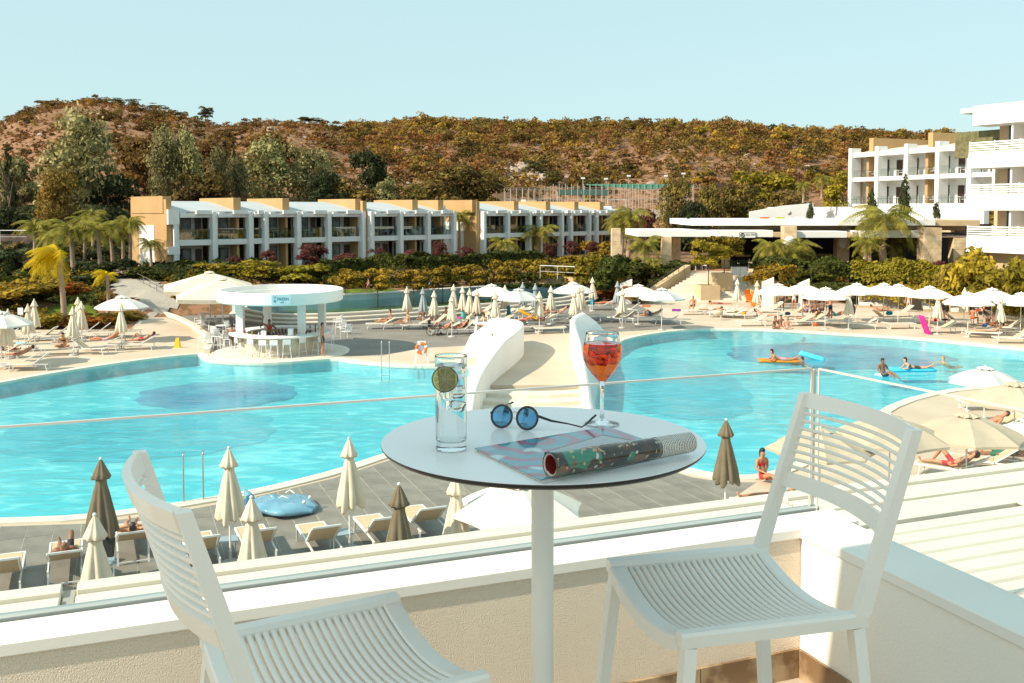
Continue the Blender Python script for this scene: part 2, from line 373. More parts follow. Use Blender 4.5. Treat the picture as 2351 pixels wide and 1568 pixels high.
def watermat():
    m = bpy.data.materials.new('pool_water'); m.use_nodes = True; nt = m.node_tree; nt.nodes.clear(); MATS['water'] = m
    o = nt.nodes.new('ShaderNodeOutputMaterial'); t = nt.nodes.new('ShaderNodeBsdfTransparent'); g = nt.nodes.new('ShaderNodeBsdfGlossy'); ms = nt.nodes.new('ShaderNodeMixShader')
    fl = nt.nodes.new('ShaderNodeLayerWeight'); fl.inputs[0].default_value = .5; pw = nt.nodes.new('ShaderNodeMath'); pw.operation = 'POWER'; pw.inputs[1].default_value = 5
    fr = nt.nodes.new('ShaderNodeMath'); fr.operation = 'MULTIPLY_ADD'; fr.inputs[1].default_value = .9; fr.inputs[2].default_value = .02; nt.links.new(fl.outputs['Facing'], pw.inputs[0]); nt.links.new(pw.outputs[0], fr.inputs[0]); g.inputs['Roughness'].default_value = .04
    t.inputs[0].default_value = (.72, .98, .99, 1)
    tc = nt.nodes.new('ShaderNodeTexCoord'); mp = nt.nodes.new('ShaderNodeMapping'); mp.inputs['Rotation'].default_value[2] = math.radians(25); mp.inputs['Scale'].default_value = (.55, 1.5, 1)
    n1 = nt.nodes.new('ShaderNodeTexNoise'); n1.inputs['Scale'].default_value = 1.7; n1.inputs['Detail'].default_value = 5; n1.inputs['Roughness'].default_value = .62; n1.inputs['Distortion'].default_value = .8
    nt.links.new(tc.outputs['Object'], mp.inputs[0]); nt.links.new(mp.outputs[0], n1.inputs['Vector'])
    # patches of breeze
    n2 = nt.nodes.new('ShaderNodeTexNoise'); n2.inputs['Scale'].default_value = .12; n2.inputs['Detail'].default_value = 2; nt.links.new(tc.outputs['Object'], n2.inputs['Vector'])
    mr = nt.nodes.new('ShaderNodeMapRange'); mr.inputs[1].default_value = .4; mr.inputs[2].default_value = .6; mr.inputs[3].default_value = .35; mr.inputs[4].default_value = 1.0; nt.links.new(n2.outputs[0], mr.inputs[0])
    ml = nt.nodes.new('ShaderNodeMath'); ml.operation = 'MULTIPLY'; nt.links.new(n1.outputs[0], ml.inputs[0]); nt.links.new(mr.outputs[0], ml.inputs[1])
    bp = nt.nodes.new('ShaderNodeBump'); bp.inputs['Strength'].default_value = .5; bp.inputs['Distance'].default_value = .12; nt.links.new(ml.outputs[0], bp.inputs['Height'])
    nt.links.new(bp.outputs[0], g.inputs['Normal']); nt.links.new(bp.outputs[0], fl.inputs['Normal'])
    nt.links.new(fr.outputs[0], ms.inputs[0]); nt.links.new(t.outputs[0], ms.inputs[1]); nt.links.new(g.outputs[0], ms.inputs[2]); nt.links.new(ms.outputs[0], o.inputs[0])
    return m
water = watermat()
def bedmat(name='pool_bed', c1=(.06, .50, .60), c2=(.40, .84, .88)):
    m = mat(name, c1, (c1[0] * 1.35, c1[1] * 1.12, c1[2] * 1.08), rough=.6, scale=.10, detail=3)
    nt = m.node_tree; b = nt.nodes['Principled BSDF']; src = b.inputs['Base Color'].links[0].from_socket
    tc = nt.nodes.new('ShaderNodeTexCoord')
    # paler mottle mixed into the bed colour, stretched by the mapping
    mp = nt.nodes.new('ShaderNodeMapping'); mp.inputs['Rotation'].default_value[2] = math.radians(25); mp.inputs['Scale'].default_value = (.6, 1.3, 1)
    nz = nt.nodes.new('ShaderNodeTexNoise'); nz.inputs['Scale'].default_value = 1.1; nz.inputs['Detail'].default_value = 6; nz.inputs['Distortion'].default_value = 1.2
    nt.links.new(tc.outputs['Object'], mp.inputs[0]); nt.links.new(mp.outputs[0], nz.inputs['Vector'])
    mr = nt.nodes.new('ShaderNodeMapRange'); mr.inputs[1].default_value = .48; mr.inputs[2].default_value = .68; mr.inputs[3].default_value = 0; mr.inputs[4].default_value = .7; nt.links.new(nz.outputs[0], mr.inputs[0])
    mx = nt.nodes.new('ShaderNodeMix'); mx.data_type = 'RGBA'; mx.inputs[7].default_value = (*c2, 1); nt.links.new(mr.outputs[0], mx.inputs[0]); nt.links.new(src, mx.inputs[6]); nt.links.new(mx.outputs[2], b.inputs['Base Color'])
    return m
bed = bedmat()
def pool(L, nm, depth=.6, wz=-.05):
    mb = MB(); mb.add([(x, y, wz) for x, y in L], [tuple(range(len(L)))]); me = mb
    o = mb.build('water', water); tag(o, kind='structure')
    if o.data.polygons[0].normal.z < 0: o.data.flip_normals()
    b = MB(); n = len(L); b.add([(x, y, -depth) for x, y in L], [tuple(range(n))])
    b.add([(x, y, z) for z in (-depth, .0) for x, y in L], [(i, (i + 1) % n, n + (i + 1) % n, n + i) for i in range(n)])
    o = b.build('pool_basin', bed); tag(o, kind='structure')
    c = MB(); Lo = offset_loop(L, .38)
    Li = offset_loop(L, -.05)
    R = [[(a[0], a[1], -.10), (a[0], a[1], .045), (b_[0], b_[1], .045), (b_[0], b_[1], -.01)] for a, b_ in zip(Li, Lo)]
    c.rings(R, closed=True); o = c.build('pool_coping', coping); tag(o, kind='structure')
    return Lo
pool(P1, 'left'); pool(P2, 'right')
V3_ = Vector
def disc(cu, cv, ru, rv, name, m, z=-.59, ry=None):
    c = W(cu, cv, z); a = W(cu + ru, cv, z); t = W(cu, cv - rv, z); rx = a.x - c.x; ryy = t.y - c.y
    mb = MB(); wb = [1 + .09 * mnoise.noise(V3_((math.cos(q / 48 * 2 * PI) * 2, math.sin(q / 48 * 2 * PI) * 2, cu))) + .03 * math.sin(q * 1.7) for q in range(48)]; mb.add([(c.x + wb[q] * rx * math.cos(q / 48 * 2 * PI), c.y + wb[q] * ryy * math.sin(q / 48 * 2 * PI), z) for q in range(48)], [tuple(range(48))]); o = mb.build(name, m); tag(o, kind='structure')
disc(320, 992, 310, 55, 'teal_floor_patch', bedmat('pool_bed_darker', (.025, .40, .52), (.14, .62, .72)))  # flat patch of darker teal on the pool floor
disc(500, 905, 180, 30, 'dark_floor_patch', mat('dark_floor_blue', (.02, .21, .38), (.06, .40, .54), rough=.6, scale=.5), z=-.583)  # flat patch of dark blue on the pool floor
disc(1920, 815, 250, 28, 'dark_floor_patch', mat('dark_floor_blue', (.02, .21, .38)))
disc(1540, 880, 160, 60, 'teal_floor_patch', MATS['pool_bed_darker'])

# sunken stair between the two pools
def passage():
    n = 5; mb = MB(); k = 5
    for i in range(n):
        z = -.16 * (i + 1); ty = i / n; 
        def e(L, t):
            f = t * (len(L) - 1); a = int(min(f, len(L) - 2)); f -= a; return (L[a][0] * (1 - f) + L[a + 1][0] * f, L[a][1] * (1 - f) + L[a + 1][1] * f)
        t0, t1 = i * .085, (i + 1) * .085 if i < n - 1 else 1.0
        a, b, c, d = e(QL, t0), e(QR, t0), e(QR, t1), e(QL, t1)
        # nosing curves towards the middle
        def bow(p, q, m):
            return [(p[0] + (q[0] - p[0]) * s / 8, p[1] + (q[1] - p[1]) * s / 8 - m * math.sin(PI * s / 8)) for s in range(9)]
        top = bow(a, b, .5); bot = bow(c, d, -.0 if i == n - 1 else .5)
        if i < n - 1: bot = bow(d, c, .5)[::-1]
        mb = MB(); mb.prism(top + bot, z - .2, z); o = mb.build('step', coping if i < 4 else beiget); tag(o, kind='structure'); o.name = 'stair_step'
    back = MB(); back.add([(QL[0][0], QL[0][1], 0), (QR[0][0], QR[0][1], 0), (QR[0][0], QR[0][1], -.4), (QL[0][0], QL[0][1], -.4)], [(0, 1, 2, 3)])
    a, b = QL[-1], QR[-1]
    back.box(a[0] - .3, b[0] + .3, min(a[1], b[1]) - .25, min(a[1], b[1]), -1.2, .01); tag(back.build('passage_wall', beiget), kind='structure')
passage()
def ribbon_wall(inner, outer_off, tops, name, label):
    """sculpted wall: vertical inner face, rounded cap, sloping outer face"""
    # resample
    def res(L, n):
        P = [Vector(p) for p in L]; d = [0]
        for i in range(1, len(P)): d.append(d[-1] + (P[i] - P[i - 1]).length)
        out_ = []
        for k in range(n):
            t = d[-1] * k / (n - 1); j = max(i for i in range(len(d)) if d[i] <= t + 1e-9); j = min(j, len(P) - 2); f = (t - d[j]) / (d[j + 1] - d[j]); out_.append(P[j].lerp(P[j + 1], f))
        return out_
    def sm(L):
        for _ in range(3): L = [L[0]] + [(L[i - 1] + L[i] * 2 + L[i + 1]) / 4 for i in range(1, len(L) - 1)] + [L[-1]]
        return L
    n = 40; I = sm(res(inner, n)); R = []
    for k in range(n):
        t = k / (n - 1); T = (I[min(k + 1, n - 1)] - I[max(k - 1, 0)]).normalized(); N = Vector((T.y, -T.x)) * (1 if outer_off > 0 else -1)
        z = np.interp(t, [a for a, *_ in tops], [b for _, b, *_ in tops]); cw = np.interp(t, [a for a, *_ in tops], [c for _, _, c, _ in tops]); sw = np.interp(t, [a for a, *_ in tops], [d for *_, d in tops])
        p = I[k]; r = .07
        q = lambda o, zz: (p.x + N.x * o, p.y + N.y * o, zz)
        R.append([q(0, -1.3), q(0, z - r), q(r * .3, z - r * .3), q(r, z), q(cw * .6, z + .03), q(cw, z - .02), q(cw + r, z - r * 1.2), q(cw + sw * .4, z * .68), q(cw + sw, -.02), q(cw + sw, -1.3)])
    # round the far end
    mb = MB(); mb.rings(R, 0, True); o = mb.build(name, mat('sculpted_white_plaster', (.80, .77, .73), (.76, .73, .68), rough=.7, scale=.7, bump=.12, bscale=15)); tag(o, label, 'wall')
    for p in o.data.polygons: p.use_smooth = True
    try:
        o.data.set_sharp_from_angle(angle=math.radians(50))
    except Exception: pass
LW = [W(1160, 787), W(1192, 794), W(1205, 806), W(1200, 820), W(1180, 838), W(1150, 862), W(1125, 884), W(1106, 905), W(1096, 925), W(1090, 950), W(1086, 990)]
RW = [W(1330, 776), W(1312, 790), W(1307, 806), W(1311, 826), W(1320, 850), W(1330, 880), W(1336, 905), W(1340, 925), W(1343, 950), W(1344, 990)]
ribbon_wall([p.xy for p in LW], 1, [(0, 1.45, 1.0, .7), (.2, 1.55, 1.2, .7), (.45, 1.45, .9, .7), (.62, 1.0, .5, .45), (.78, .62, .32, .2), (1, .35, .3, .15)], 'sculpted_wall', 'curving white plaster wall rising left of the sunken steps')
ribbon_wall([p.xy for p in RW], -1, [(0, 1.5, .35, 1.6), (.2, 1.62, .3, 1.7), (.45, 1.5, .25, 1.1), (.62, 1.1, .22, .6), (.78, .7, .22, .25), (1, .4, .25, .1)], 'sculpted_wall', 'curving white plaster wall behind the orange cocktail glass')
# white ramped block and lifeguard frame left of the wall
bk = MB(); a = W(1045, 822); b = W(1118, 822); c = W(1145, 770); d = W(1080, 790)
bk.rings([[(a.x, a.y, 0), (b.x, b.y, 0), (c.x, c.y, 0), (d.x, d.y, 0)], [(a.x + .3, a.y, .12), (b.x, b.y, .55), (c.x, c.y, 1.2), (d.x, d.y, .5)]]); tag(bk.build('plaster_plinth', white), 'low white plinth against the curving wall beside the rescue chair', 'plinth')

# upper pool with stepped edge
UP = smooth_loop(Wl([(560, 704), (600, 697), (700, 692), (780, 689), (842, 686), (970, 677.5), (1097, 670), (1234, 664), (1310, 664), (1345, 670), (1330, 676), (1273, 686), (1160, 694), (1000, 705), (842, 715.5), (751, 720), (650, 722), (585, 715)], .65), 1)
def upper():
    mb = MB(); mb.add([(x, y, .65) for x, y in UP], [tuple(range(len(UP)))]); o = mb.build('water', water); tag(o, kind='structure')
    if o.data.polygons[0].normal.z < 0: o.data.flip_normals()
    b = MB(); n = len(UP); b.add([(x, y, .0) for x, y in UP], [tuple(range(n))]); b.add([(x, y, z) for z in (0, .66) for x, y in UP], [(i, (i + 1) % n, n + (i + 1) % n, n + i) for i in range(n)]); tag(b.build('pool_basin', bedmat('pool_bed_teal', (.03, .30, .36), (.07, .45, .52))), kind='structure')
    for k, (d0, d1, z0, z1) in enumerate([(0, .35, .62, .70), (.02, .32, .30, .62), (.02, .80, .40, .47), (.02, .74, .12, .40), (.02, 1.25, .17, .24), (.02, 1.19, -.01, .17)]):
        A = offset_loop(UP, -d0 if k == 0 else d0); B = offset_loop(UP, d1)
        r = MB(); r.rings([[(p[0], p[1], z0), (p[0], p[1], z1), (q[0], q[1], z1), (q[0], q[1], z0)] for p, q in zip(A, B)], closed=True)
        tag(r.build('pool_steps', coping if k % 2 == 0 else mat('riser_shaded_stone', (.40, .37, .33))), kind='structure')  # riser colour darkened to stand in for shade under the treads
    # far wall
    far = [i for i, p in enumerate(UP)]
    cx = sum(p[0] for p in UP) / n; cyy = sum(p[1] for p in UP) / n
    L = Wl([(540, 690), (600, 684), (700, 681), (780, 678.5), (842, 676), (970, 668), (1097, 660.5), (1234, 656), (1310, 656), (1350, 661)], 1.05)
    w = MB(); R = []
    for i in range(len(L)):
        p = Vector(L[i]); t = (Vector(L[min(i + 1, len(L) - 1)]) - Vector(L[max(i - 1, 0)])).normalized(); nn = Vector((-t.y, t.x)) * .35
        R.append([(p.x, p.y, 0), (p.x, p.y, 1.05), (p.x + nn.x, p.y + nn.y, 1.05), (p.x + nn.x, p.y + nn.y, 0)])
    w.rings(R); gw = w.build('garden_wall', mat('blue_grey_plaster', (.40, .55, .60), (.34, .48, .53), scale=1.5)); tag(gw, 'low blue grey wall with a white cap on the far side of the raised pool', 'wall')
    c = MB(); c.rings([[(a[1][0], a[1][1] - .06, 1.051), (a[1][0], a[1][1] - .06, 1.13), (a[2][0], a[2][1] + .45, 1.13), (a[2][0], a[2][1] + .45, 1.051)] for a in R]); c.build('wall_cap', white, gw)
upper()
# white kerb between bar terrace and left sun deck
K = [W(u, v).xy for u, v in [(352, 717), (400, 733), (437, 750), (462, 770), (474, 787), (476, 800), (468, 812)]]
kb = MB(); R = []
for i in range(len(K)):
    t = (K[min(i + 1, len(K) - 1)] - K[max(i - 1, 0)]).normalized(); nn = Vector((t.y, -t.x)) * .3; p = K[i]; R.append([(p.x, p.y, -.01), (p.x, p.y, .25), (p.x - nn.x, p.y - nn.y, .25), (p.x - nn.x, p.y - nn.y, -.01)])
kb.rings(R); tag(kb.build('kerb', coping), 'white curving kerb between the bar terrace and the left sun deck', 'kerb')
# left steps, ramp and lawns
st = thing('garden_steps', 'short flight of white steps up from the bar terrace to the ramp', 'steps', W(372, 712), 0)
for i in range(4):
    m = MB(); m.box(-2.3 - (0), 2.2, i * .38, (i + 1) * .38 + .02, 0, .16 * (i + 1) - .01); m.build('step', coping, st, rz=math.radians(-4))
st.rotation_euler[2] = math.radians(-4)
def ribbon(L, w, z, name, m, th=.12):
    P = [Vector((*p, )) for p in L]; r = MB(); R = []
    for i in range(len(P)):
        t = (P[min(i + 1, len(P) - 1)] - P[max(i - 1, 0)]); t.z = 0; t.normalize(); nn = Vector((-t.y, t.x, 0)) * w / 2; p = P[i]
        R.append([p - nn - Vector((0, 0, th + 1)), p - nn, p + nn, p + nn - Vector((0, 0, th + 1))])
    r.rings(R); return r.build(name, m)
A = W(350, 697, .6); B = W(300, 668, 1.0); C = W(272, 650, 1.5); 
tag(ribbon([A + Vector((1, -1, 0)), A, B, C, C + Vector((-3, 6, .4))], 3.2, 0, 'garden_ramp', mat('path_concrete', (.42, .37, .31), (.36, .31, .26), rough=.85)), kind='structure')
tag(ribbon([W(395, 697, .75) , W(340, 668, 1.35), W(300, 648, 1.9)], .25, 0, 'ramp_wall', beigew), 'beige sloping wall on the right of the garden ramp', 'wall')
lawnm = leafmat('lawn_grass', (.20, .26, .03), (.12, .17, .02), scale=.8, var=0)
def lawn(pts, z, m=None, nm='lawn'):
    P = Wl(pts, z); mb = MB(); N = 26
    xs = [p[0] for p in P]; ys = [p[1] for p in P]; g = {}
    vs = []; fs = []
    x0, x1, y0, y1 = min(xs), max(xs), min(ys), max(ys)
    for i in range(N + 1):
        for j in range(N + 1):
            x = x0 + (x1 - x0) * i / N; y = y0 + (y1 - y0) * j / N; vs.append((x, y, ground_z(x, y) + .07))
    for i in range(N):
        for j in range(N):
            c = (x0 + (x1 - x0) * (i + .5) / N, y0 + (y1 - y0) * (j + .5) / N)
            if inside(c, P): fs.append((i * (N + 1) + j, (i + 1) * (N + 1) + j, (i + 1) * (N + 1) + j + 1, i * (N + 1) + j + 1))
    mb.add(vs, fs, 0, True); tag(mb.build(nm, m or lawnm), kind='stuff' if m is None else 'structure')
lawn([(85, 705), (140, 690), (190, 668), (230, 702), (200, 708), (120, 708)], .9)
lawn([(250, 648), (300, 649), (345, 668), (408, 697), (335, 703), (300, 694), (262, 690)], .8, MATS['path_concrete'], 'ramp_paving')
lawn([(620, 664), (800, 655), (1000, 652), (1240, 636), (1240, 642), (1100, 655), (900, 668), (700, 674)], 1.5)
# ------------------------------------------------------------------ buildings
balg = panemat('balustrade_glass', (.72, .80, .80), .10)
roofw = mat('curved_roof_sheet', (.48, .51, .52), (.43, .46, .47), rough=.5, scale=.5)
def M4(loc, rz): return Matrix.Translation(Vector(loc)) @ Matrix.Rotation(rz, 4, 'Z')
CH = {}
def balcony_set(parent_m, x, y, z, name='balcony_chair'):
    pass
# ---- long two storey building on the left
HA = Vector((-30.97, 87)); HC = Vector((.742, .670))
def hs(u):
    k = (u - UC) / FPX; return (k * HA.y - HA.x) / (HC.x - k * HC.y)
hrz = math.atan2(HC.y, HC.x); HZ = 1.9
pill = [[396, 485, 568, 603, 678, 748, 826], [842, 909, 972, 1031], [1107, 1162, 1212, 1237, 1286, 1307, 1349, 1366, 1407, 1424]]
fins = [[388, 548, 660, 826], [952, 1011], [1096, 1191, 1264, 1329, 1387]]
labs = ['long white and tan two storey hotel block, leftmost of the row behind the garden', 'short two storey hotel block with three bays in the middle of the garden row', 'far right two storey hotel block of the row, partly behind palms']
D = 8.0
for bi in range(3):
    S = [hs(u) for u in pill[bi]]; F = [hs(u) for u in fins[bi]]
    s0 = S[0] - .2; s1 = S[-1] + .2; off = [0, -.35, .2][bi]
    org = HA + HC * s0; nrm = Vector((-HC.y, HC.x)); org = org + nrm * off
    H = thing('hotel_block', labs[bi], 'building', (org.x, org.y, HZ), hrz, 'two storey hotel row behind the garden')
    L = s1 - s0
    S = [s - s0 for s in S]; F = [s - s0 for s in F]
    top = 5.5; slab = 2.45
    # end wall on the left, tan with a white panel
    m = MB(); m.box(-.5, -.02, -.4 if bi == 0 else 0, D, -1.5, 6.65); m.build('end_wall', tanw, H)
    m = MB(); m.box(-.56, -.5, 2.3, 5.9, -1.5, 4.3); m.build('wall_panel', white, H)
    if bi == 0: [MB().box(-.47, .55, -.75, -.405, a_, b_).build('fascia_block', white, H) for a_, b_ in ((4.4, 5.75), (1.7, 2.4))]
    m = MB(); m.box(0, L, D - .3, D, -1, 6.2); m.build('rear_wall', beigew, H)
    m = MB(); m.box(L, L + .3, 1.6, D, -1, 6.2); m.build('end_wall', white, H)
    # floor slabs
    m = MB(); m.bbox(-.01, L, -.25, D - .3, slab, slab + .52, .02); m.build('balcony_slab', white, H)
    m = MB(); m.bbox(0, L, -.6, D - .3, -1.5, 0.02, .02); m.build('ground_slab', beigew, H)
    # curved roof
    R = []
    for x in (0, L):
        R.append([(x, t, 5.62 + .95 * math.sin(min(1, t / D * 1.05) * PI / 2)) for t in np.linspace(-.3, D, 14)] + [(x, D, 5.2), (x, 2.0, 5.2), (x, 2, 5.45), (x, -.3, 5.45)])
    m = MB(); m.rings(R); m.build('roof', roofw, H)
    # top lintel
    m = MB(); m.bbox(.1, L, -.32, .1, 5.0, 5.42, .015); m.build('lintel', white, H)
    for j, x in enumerate(F):
        if j == 0 and bi != 1:
            m = MB(); m.box(x - .45, x + .35, .2, D - .32, 5.4, 6.95 - bi * .05); m.build('roof_fin', tanw, H)
            continue
        m = MB(); m.bbox(x - .38, x + .38, .25, D - .32, 5.0, 6.85 - bi * .05, .015); m.build('roof_fin', tanw, H)
        m = MB(); m.box(x - .12, x + .12, .15, 2.6, .02, 5.0); m.build('party_wall', tanw, H)
    for j, x in enumerate(S):
        m = MB(); m.bbox(x - .16, x + .16, -.72, .15, -1.2, 5.55, .02); m.bbox(x + .2, x + .42, -.5, .15, -1.2, 5.5, .02); m.build('pillar', white, H)
        if j < len(S) - 1:
            w = S[j + 1] - x
            MB().bbox(x + .45, x + min(1.0, w * .3), -.74, -.33, 5.0, 5.5, .01).build('beam_end', white, H); MB().bbox(x + w * .55, x + w - .17, -.6, -.33, 5.3, 5.68, .01).build('beam_cap', white, H)
            a = x + .42; b = x + w - .16
            for fl, z in enumerate((0.02, slab + .52)):
                m = MB(); m.box(a, b, 1.55, 1.7, z, z + 2.5 - (.1 if fl == 0 else .0)); m.build('room_wall', mat('balcony_wall', (.52, .49, .45), (.46, .43, .40), rough=.8), H)
                if w > 2.6:
                    wx0 = a + .15 + ((j + bi) % 2) * .1; wx1 = a + w * .52
                    m = MB(); m.box(wx0, wx1, 1.45, 1.54, z + .05, z + 2.1); wo = m.build('window', darkgl, H)
                    m = MB(); m.box(wx0 + (wx1 - wx0) * .55, wx1 - .05, 1.425, 1.448, z + .1, z + 2.05); m.build('curtain', curtain, wo)
                    m = MB()
                    for q in (0, .5, 1): m.box(wx0 + (wx1 - wx0) * q - .025, wx0 + (wx1 - wx0) * q + .025, 1.40, 1.424, z + .05, z + 2.1)
                    m.build('window_frame', darkm, wo)
                    m = MB(); m.box(b - w * .2, b - .12, 1.46, 1.54, z, z + 2.05); m.build('door', brownd, H)
                else:
                    m = MB(); m.box(a + .15, b - .2, 1.45, 1.54, z, z + 2.1); m.build('window', darkgl, H)
                if fl == 1:
                    m = MB(); m.box(a, b, -.1, -.085, z, z + 1.0); m.build('balustrade', balg, H)
                    if w > 2.2:
                        m = MB(); cx = (a + b) / 2 - .3; m.box(cx - .35, cx + .35, .5, 1.1, z + .68, z + .72); m.box(cx - .03, cx + .03, .77, .83, z, z + .68)
                        for sx in (-1, 1):
                            m.box(cx + sx * .75 - .22, cx + sx * .75 + .22, .5, .95, z + .4, z + .44); m.box(cx + sx * .95 - .02, cx + sx * .95 + .02, .5, .95, z + .4, z + .85)
                            for q in (.5, .92): m.box(cx + sx * .6 - .02, cx + sx * .6 + .02, q, q + .03, z, z + .4)
                        m.build('balcony_furniture', whitem, H)
# ---- sunlit three storey block upper right
def grid_block():
    O = Vector((43.1, 122)); dx = Vector((7, -17)).normalized(); rz = math.atan2(dx.y, dx.x)
    def ss(u):
        k = (u - UC) / FPX; return (k * O.y - O.x) / (dx.x - k * dx.y)
    H = thing('hotel_block', 'sunlit white gridded hotel block with tan chimneys above the restaurant', 'building', (O.x, O.y, 8.35), rz)
    S = [ss(u) for u in (1967, 2027.5, 2095, 2167, 2241)] + [ss(2300)]
    L = S[-1]; Dp = 9
    for j, x in enumerate(S):
        m = MB(); m.bbox(x - .28, x + .28, -1.3, .2, -.3, 6.9, .02); m.build('pillar', white, H)
    m = MB(); m.box(0, L, 1.3, 1.6, 0, 6.2); m.build('room_wall', white, H)
    m = MB(); m.box(-.28, .0, .2, Dp, -.5, 6.2); m.build('end_wall', beigew, H)
    for z, h, nm in ((-.35, .33, 'ground_slab'), (2.75, .5, 'balcony_slab'), (5.75, .55, 'roof_slab')):
        m = MB(); m.bbox(0, L, -1.0, Dp, z, z + h, .02); m.build(nm, white, H)
    R = []
    for x in (0.3, L): R.append([(x, t, 6.3 + 1.0 * math.sin(min(1, (t) / Dp * 1.1) * PI / 2)) for t in np.linspace(0, Dp, 12)] + [(x, Dp, 6.29), (x, 0, 6.29)])
    m = MB(); m.rings(R); m.build('roof', mat('pale_roof', (.62, .58, .48), (.56, .52, .43), rough=.8), H)
    for u in (1992, 2127):
        x = ss(u); m = MB(); m.box(x - .35, x + .35, .3, Dp, 6.31, 8.1); m.build('roof_fin', tanw, H)
        m = MB(); m.box(x - .2, x + .2, -.2, 1.29, 0, 5.74); m.build('party_wall', tanw, H)
    for j in range(len(S) - 1):
        a, b = S[j] + .28, S[j + 1] - .28; w = b - a
        for fl, z in enumerate((0, 3.25)):
            m = MB(); m.box(a + w * .10, a + w * .32, 1.22, 1.299, z, z + 2.0); m.build('door', brownd, H)
            m = MB(); m.box(a + w * .55, a + w * .92, 1.2, 1.299, z + .05, z + 2.1); wo = m.build('window', darkgl, H)
            m = MB(); m.box(a + w * .68, a + w * .80, 1.16, 1.199, z + .1, z + 2.05); m.build('curtain', curtain, wo)
            m = MB(); m.box(a, b, -.9, -.885, z, z + .95); m.build('balustrade', panemat('clear_pane', (.92, .95, .95), .06), H)
            m = MB(); cx = a + w * .45; m.box(cx - .35, cx + .35, -.2, .4, z + .68, z + .73); m.box(cx - .03, cx + .03, .07, .13, z, z + .68); m.box(cx + .5, cx + .95, -.2, .25, z + .4, z + .45); m.box(cx + .93, cx + .97, -.2, .25, z + .4, z + .85)
            m.build('balcony_furniture', whitem, H)
    # stone undercroft
    m = MB(); m.box(-14, L, -2.6, -1.9, -2.2, -.36); m.build('terrace_wall', white, H)
    for q in range(7):
        m = MB(); x = -10 + q * 4.2; m.box(x, x + 1.6, -1.6, -1.0, -3.9, -2.2); m.build('stone_pier', stonew, H)
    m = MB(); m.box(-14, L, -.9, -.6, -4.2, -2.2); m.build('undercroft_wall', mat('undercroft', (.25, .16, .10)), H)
    # rail
    m = MB()
    for q in range(30): m.box(q * L / 30, q * L / 30 + .03, -2.3, -2.27, -.36, .55)
    m.box(0, L, -2.31, -2.26, .55, .6); m.build('railing', metal, H)
grid_block()
# ---- big white hotel on the right
def right_hotel():
    O = Vector((33.8, 72)); dx = Vector((.48, -.877)).normalized(); rz = math.atan2(dx.y, dx.x)
    H = thing('hotel_building', 'tall bright white hotel with banded balconies at the right edge', 'building', (O.x, O.y, 0), rz)
    L = 26; Dp = 12
    m = MB(); m.box(1.2, L, 1.9, 2.2, 1.0, 15.1); m.build('room_wall', mat('hotel_tan_wall', (.55, .36, .22), (.50, .33, .20), rough=.8), H)
    m = MB(); m.box(1.0, 1.3, 2.2, Dp, 1.0, 15.1); m.build('end_wall', white, H)
    m = MB(); m.box(-1.6, 1.0, 5.5, Dp, 1.0, 12.6); m.build('side_wing', mat('side_wing_wall', (.55, .45, .28), (.5, .40, .25)), H)
    gs = MB(); gs.box(-2.9, .95, 2.4, 2.7, 11.6, 13.6); gs.build('hedge_screen', leafmat('screen_green', (.26, .23, .12), (.18, .16, .08), scale=3), H)
    for fl, z in enumerate((4.58, 7.65, 10.75, 13.78)):
        x0 = 0 if fl < 3 else .3
        if fl == 3:
            m = MB(); m.bbox(x0, L, 0, 2.0, z, z + 1.45, .03); m.bbox(-.9, .6, .2, 1.6, z + 1.0, z + 1.35, .03); m.build('roof_band', white, H)
        else:
            m = MB(); m.bbox(x0, L, 0, 2.0, z - .1, z + 1.0, .03); m.build('balcony_slab', white, H)
            for k in range(5):
                m = MB(); m.box(.05, L, .02, .05, z + 1.05 + k * .17, z + 1.15 + k * .17); m.build('louvre_slat', whitem, H)
            for k in range(14): MB().box(.05 + k * 2, .12 + k * 2, .06, .1, z + 1.0, z + 1.9).build('railing_post', whitem, H)
        if fl < 3 or True:
            zz = z + .9 if fl < 3 else None
            if zz:
                for k in range(6):
                    x = 2.0 + k * 4
                    m = MB(); m.box(x, x + .9, 1.8, 1.89, zz, zz + 2.1); m.build('window', darkgl, H)
                    m = MB(); m.box(x + .35, x + .6, 1.75, 1.79, zz, zz + 2.1); m.build('curtain', curtain, H)
                    m = MB(); m.box(x + 1.2, x + 1.35, .3, 1.89, zz - .0, zz + 2.15); m.build('partition', white, H)
    # base under lowest balcony
    m = MB(); m.box(.0, 1.1, 1.0, 3.0, .8, 4.47); m.build('stone_pier', stonew, H)
    m = MB(); m.box(1.2, L, 1.0, 1.85, -.2, 4.45); m.build('base_wall', beigew, H)
right_hotel()
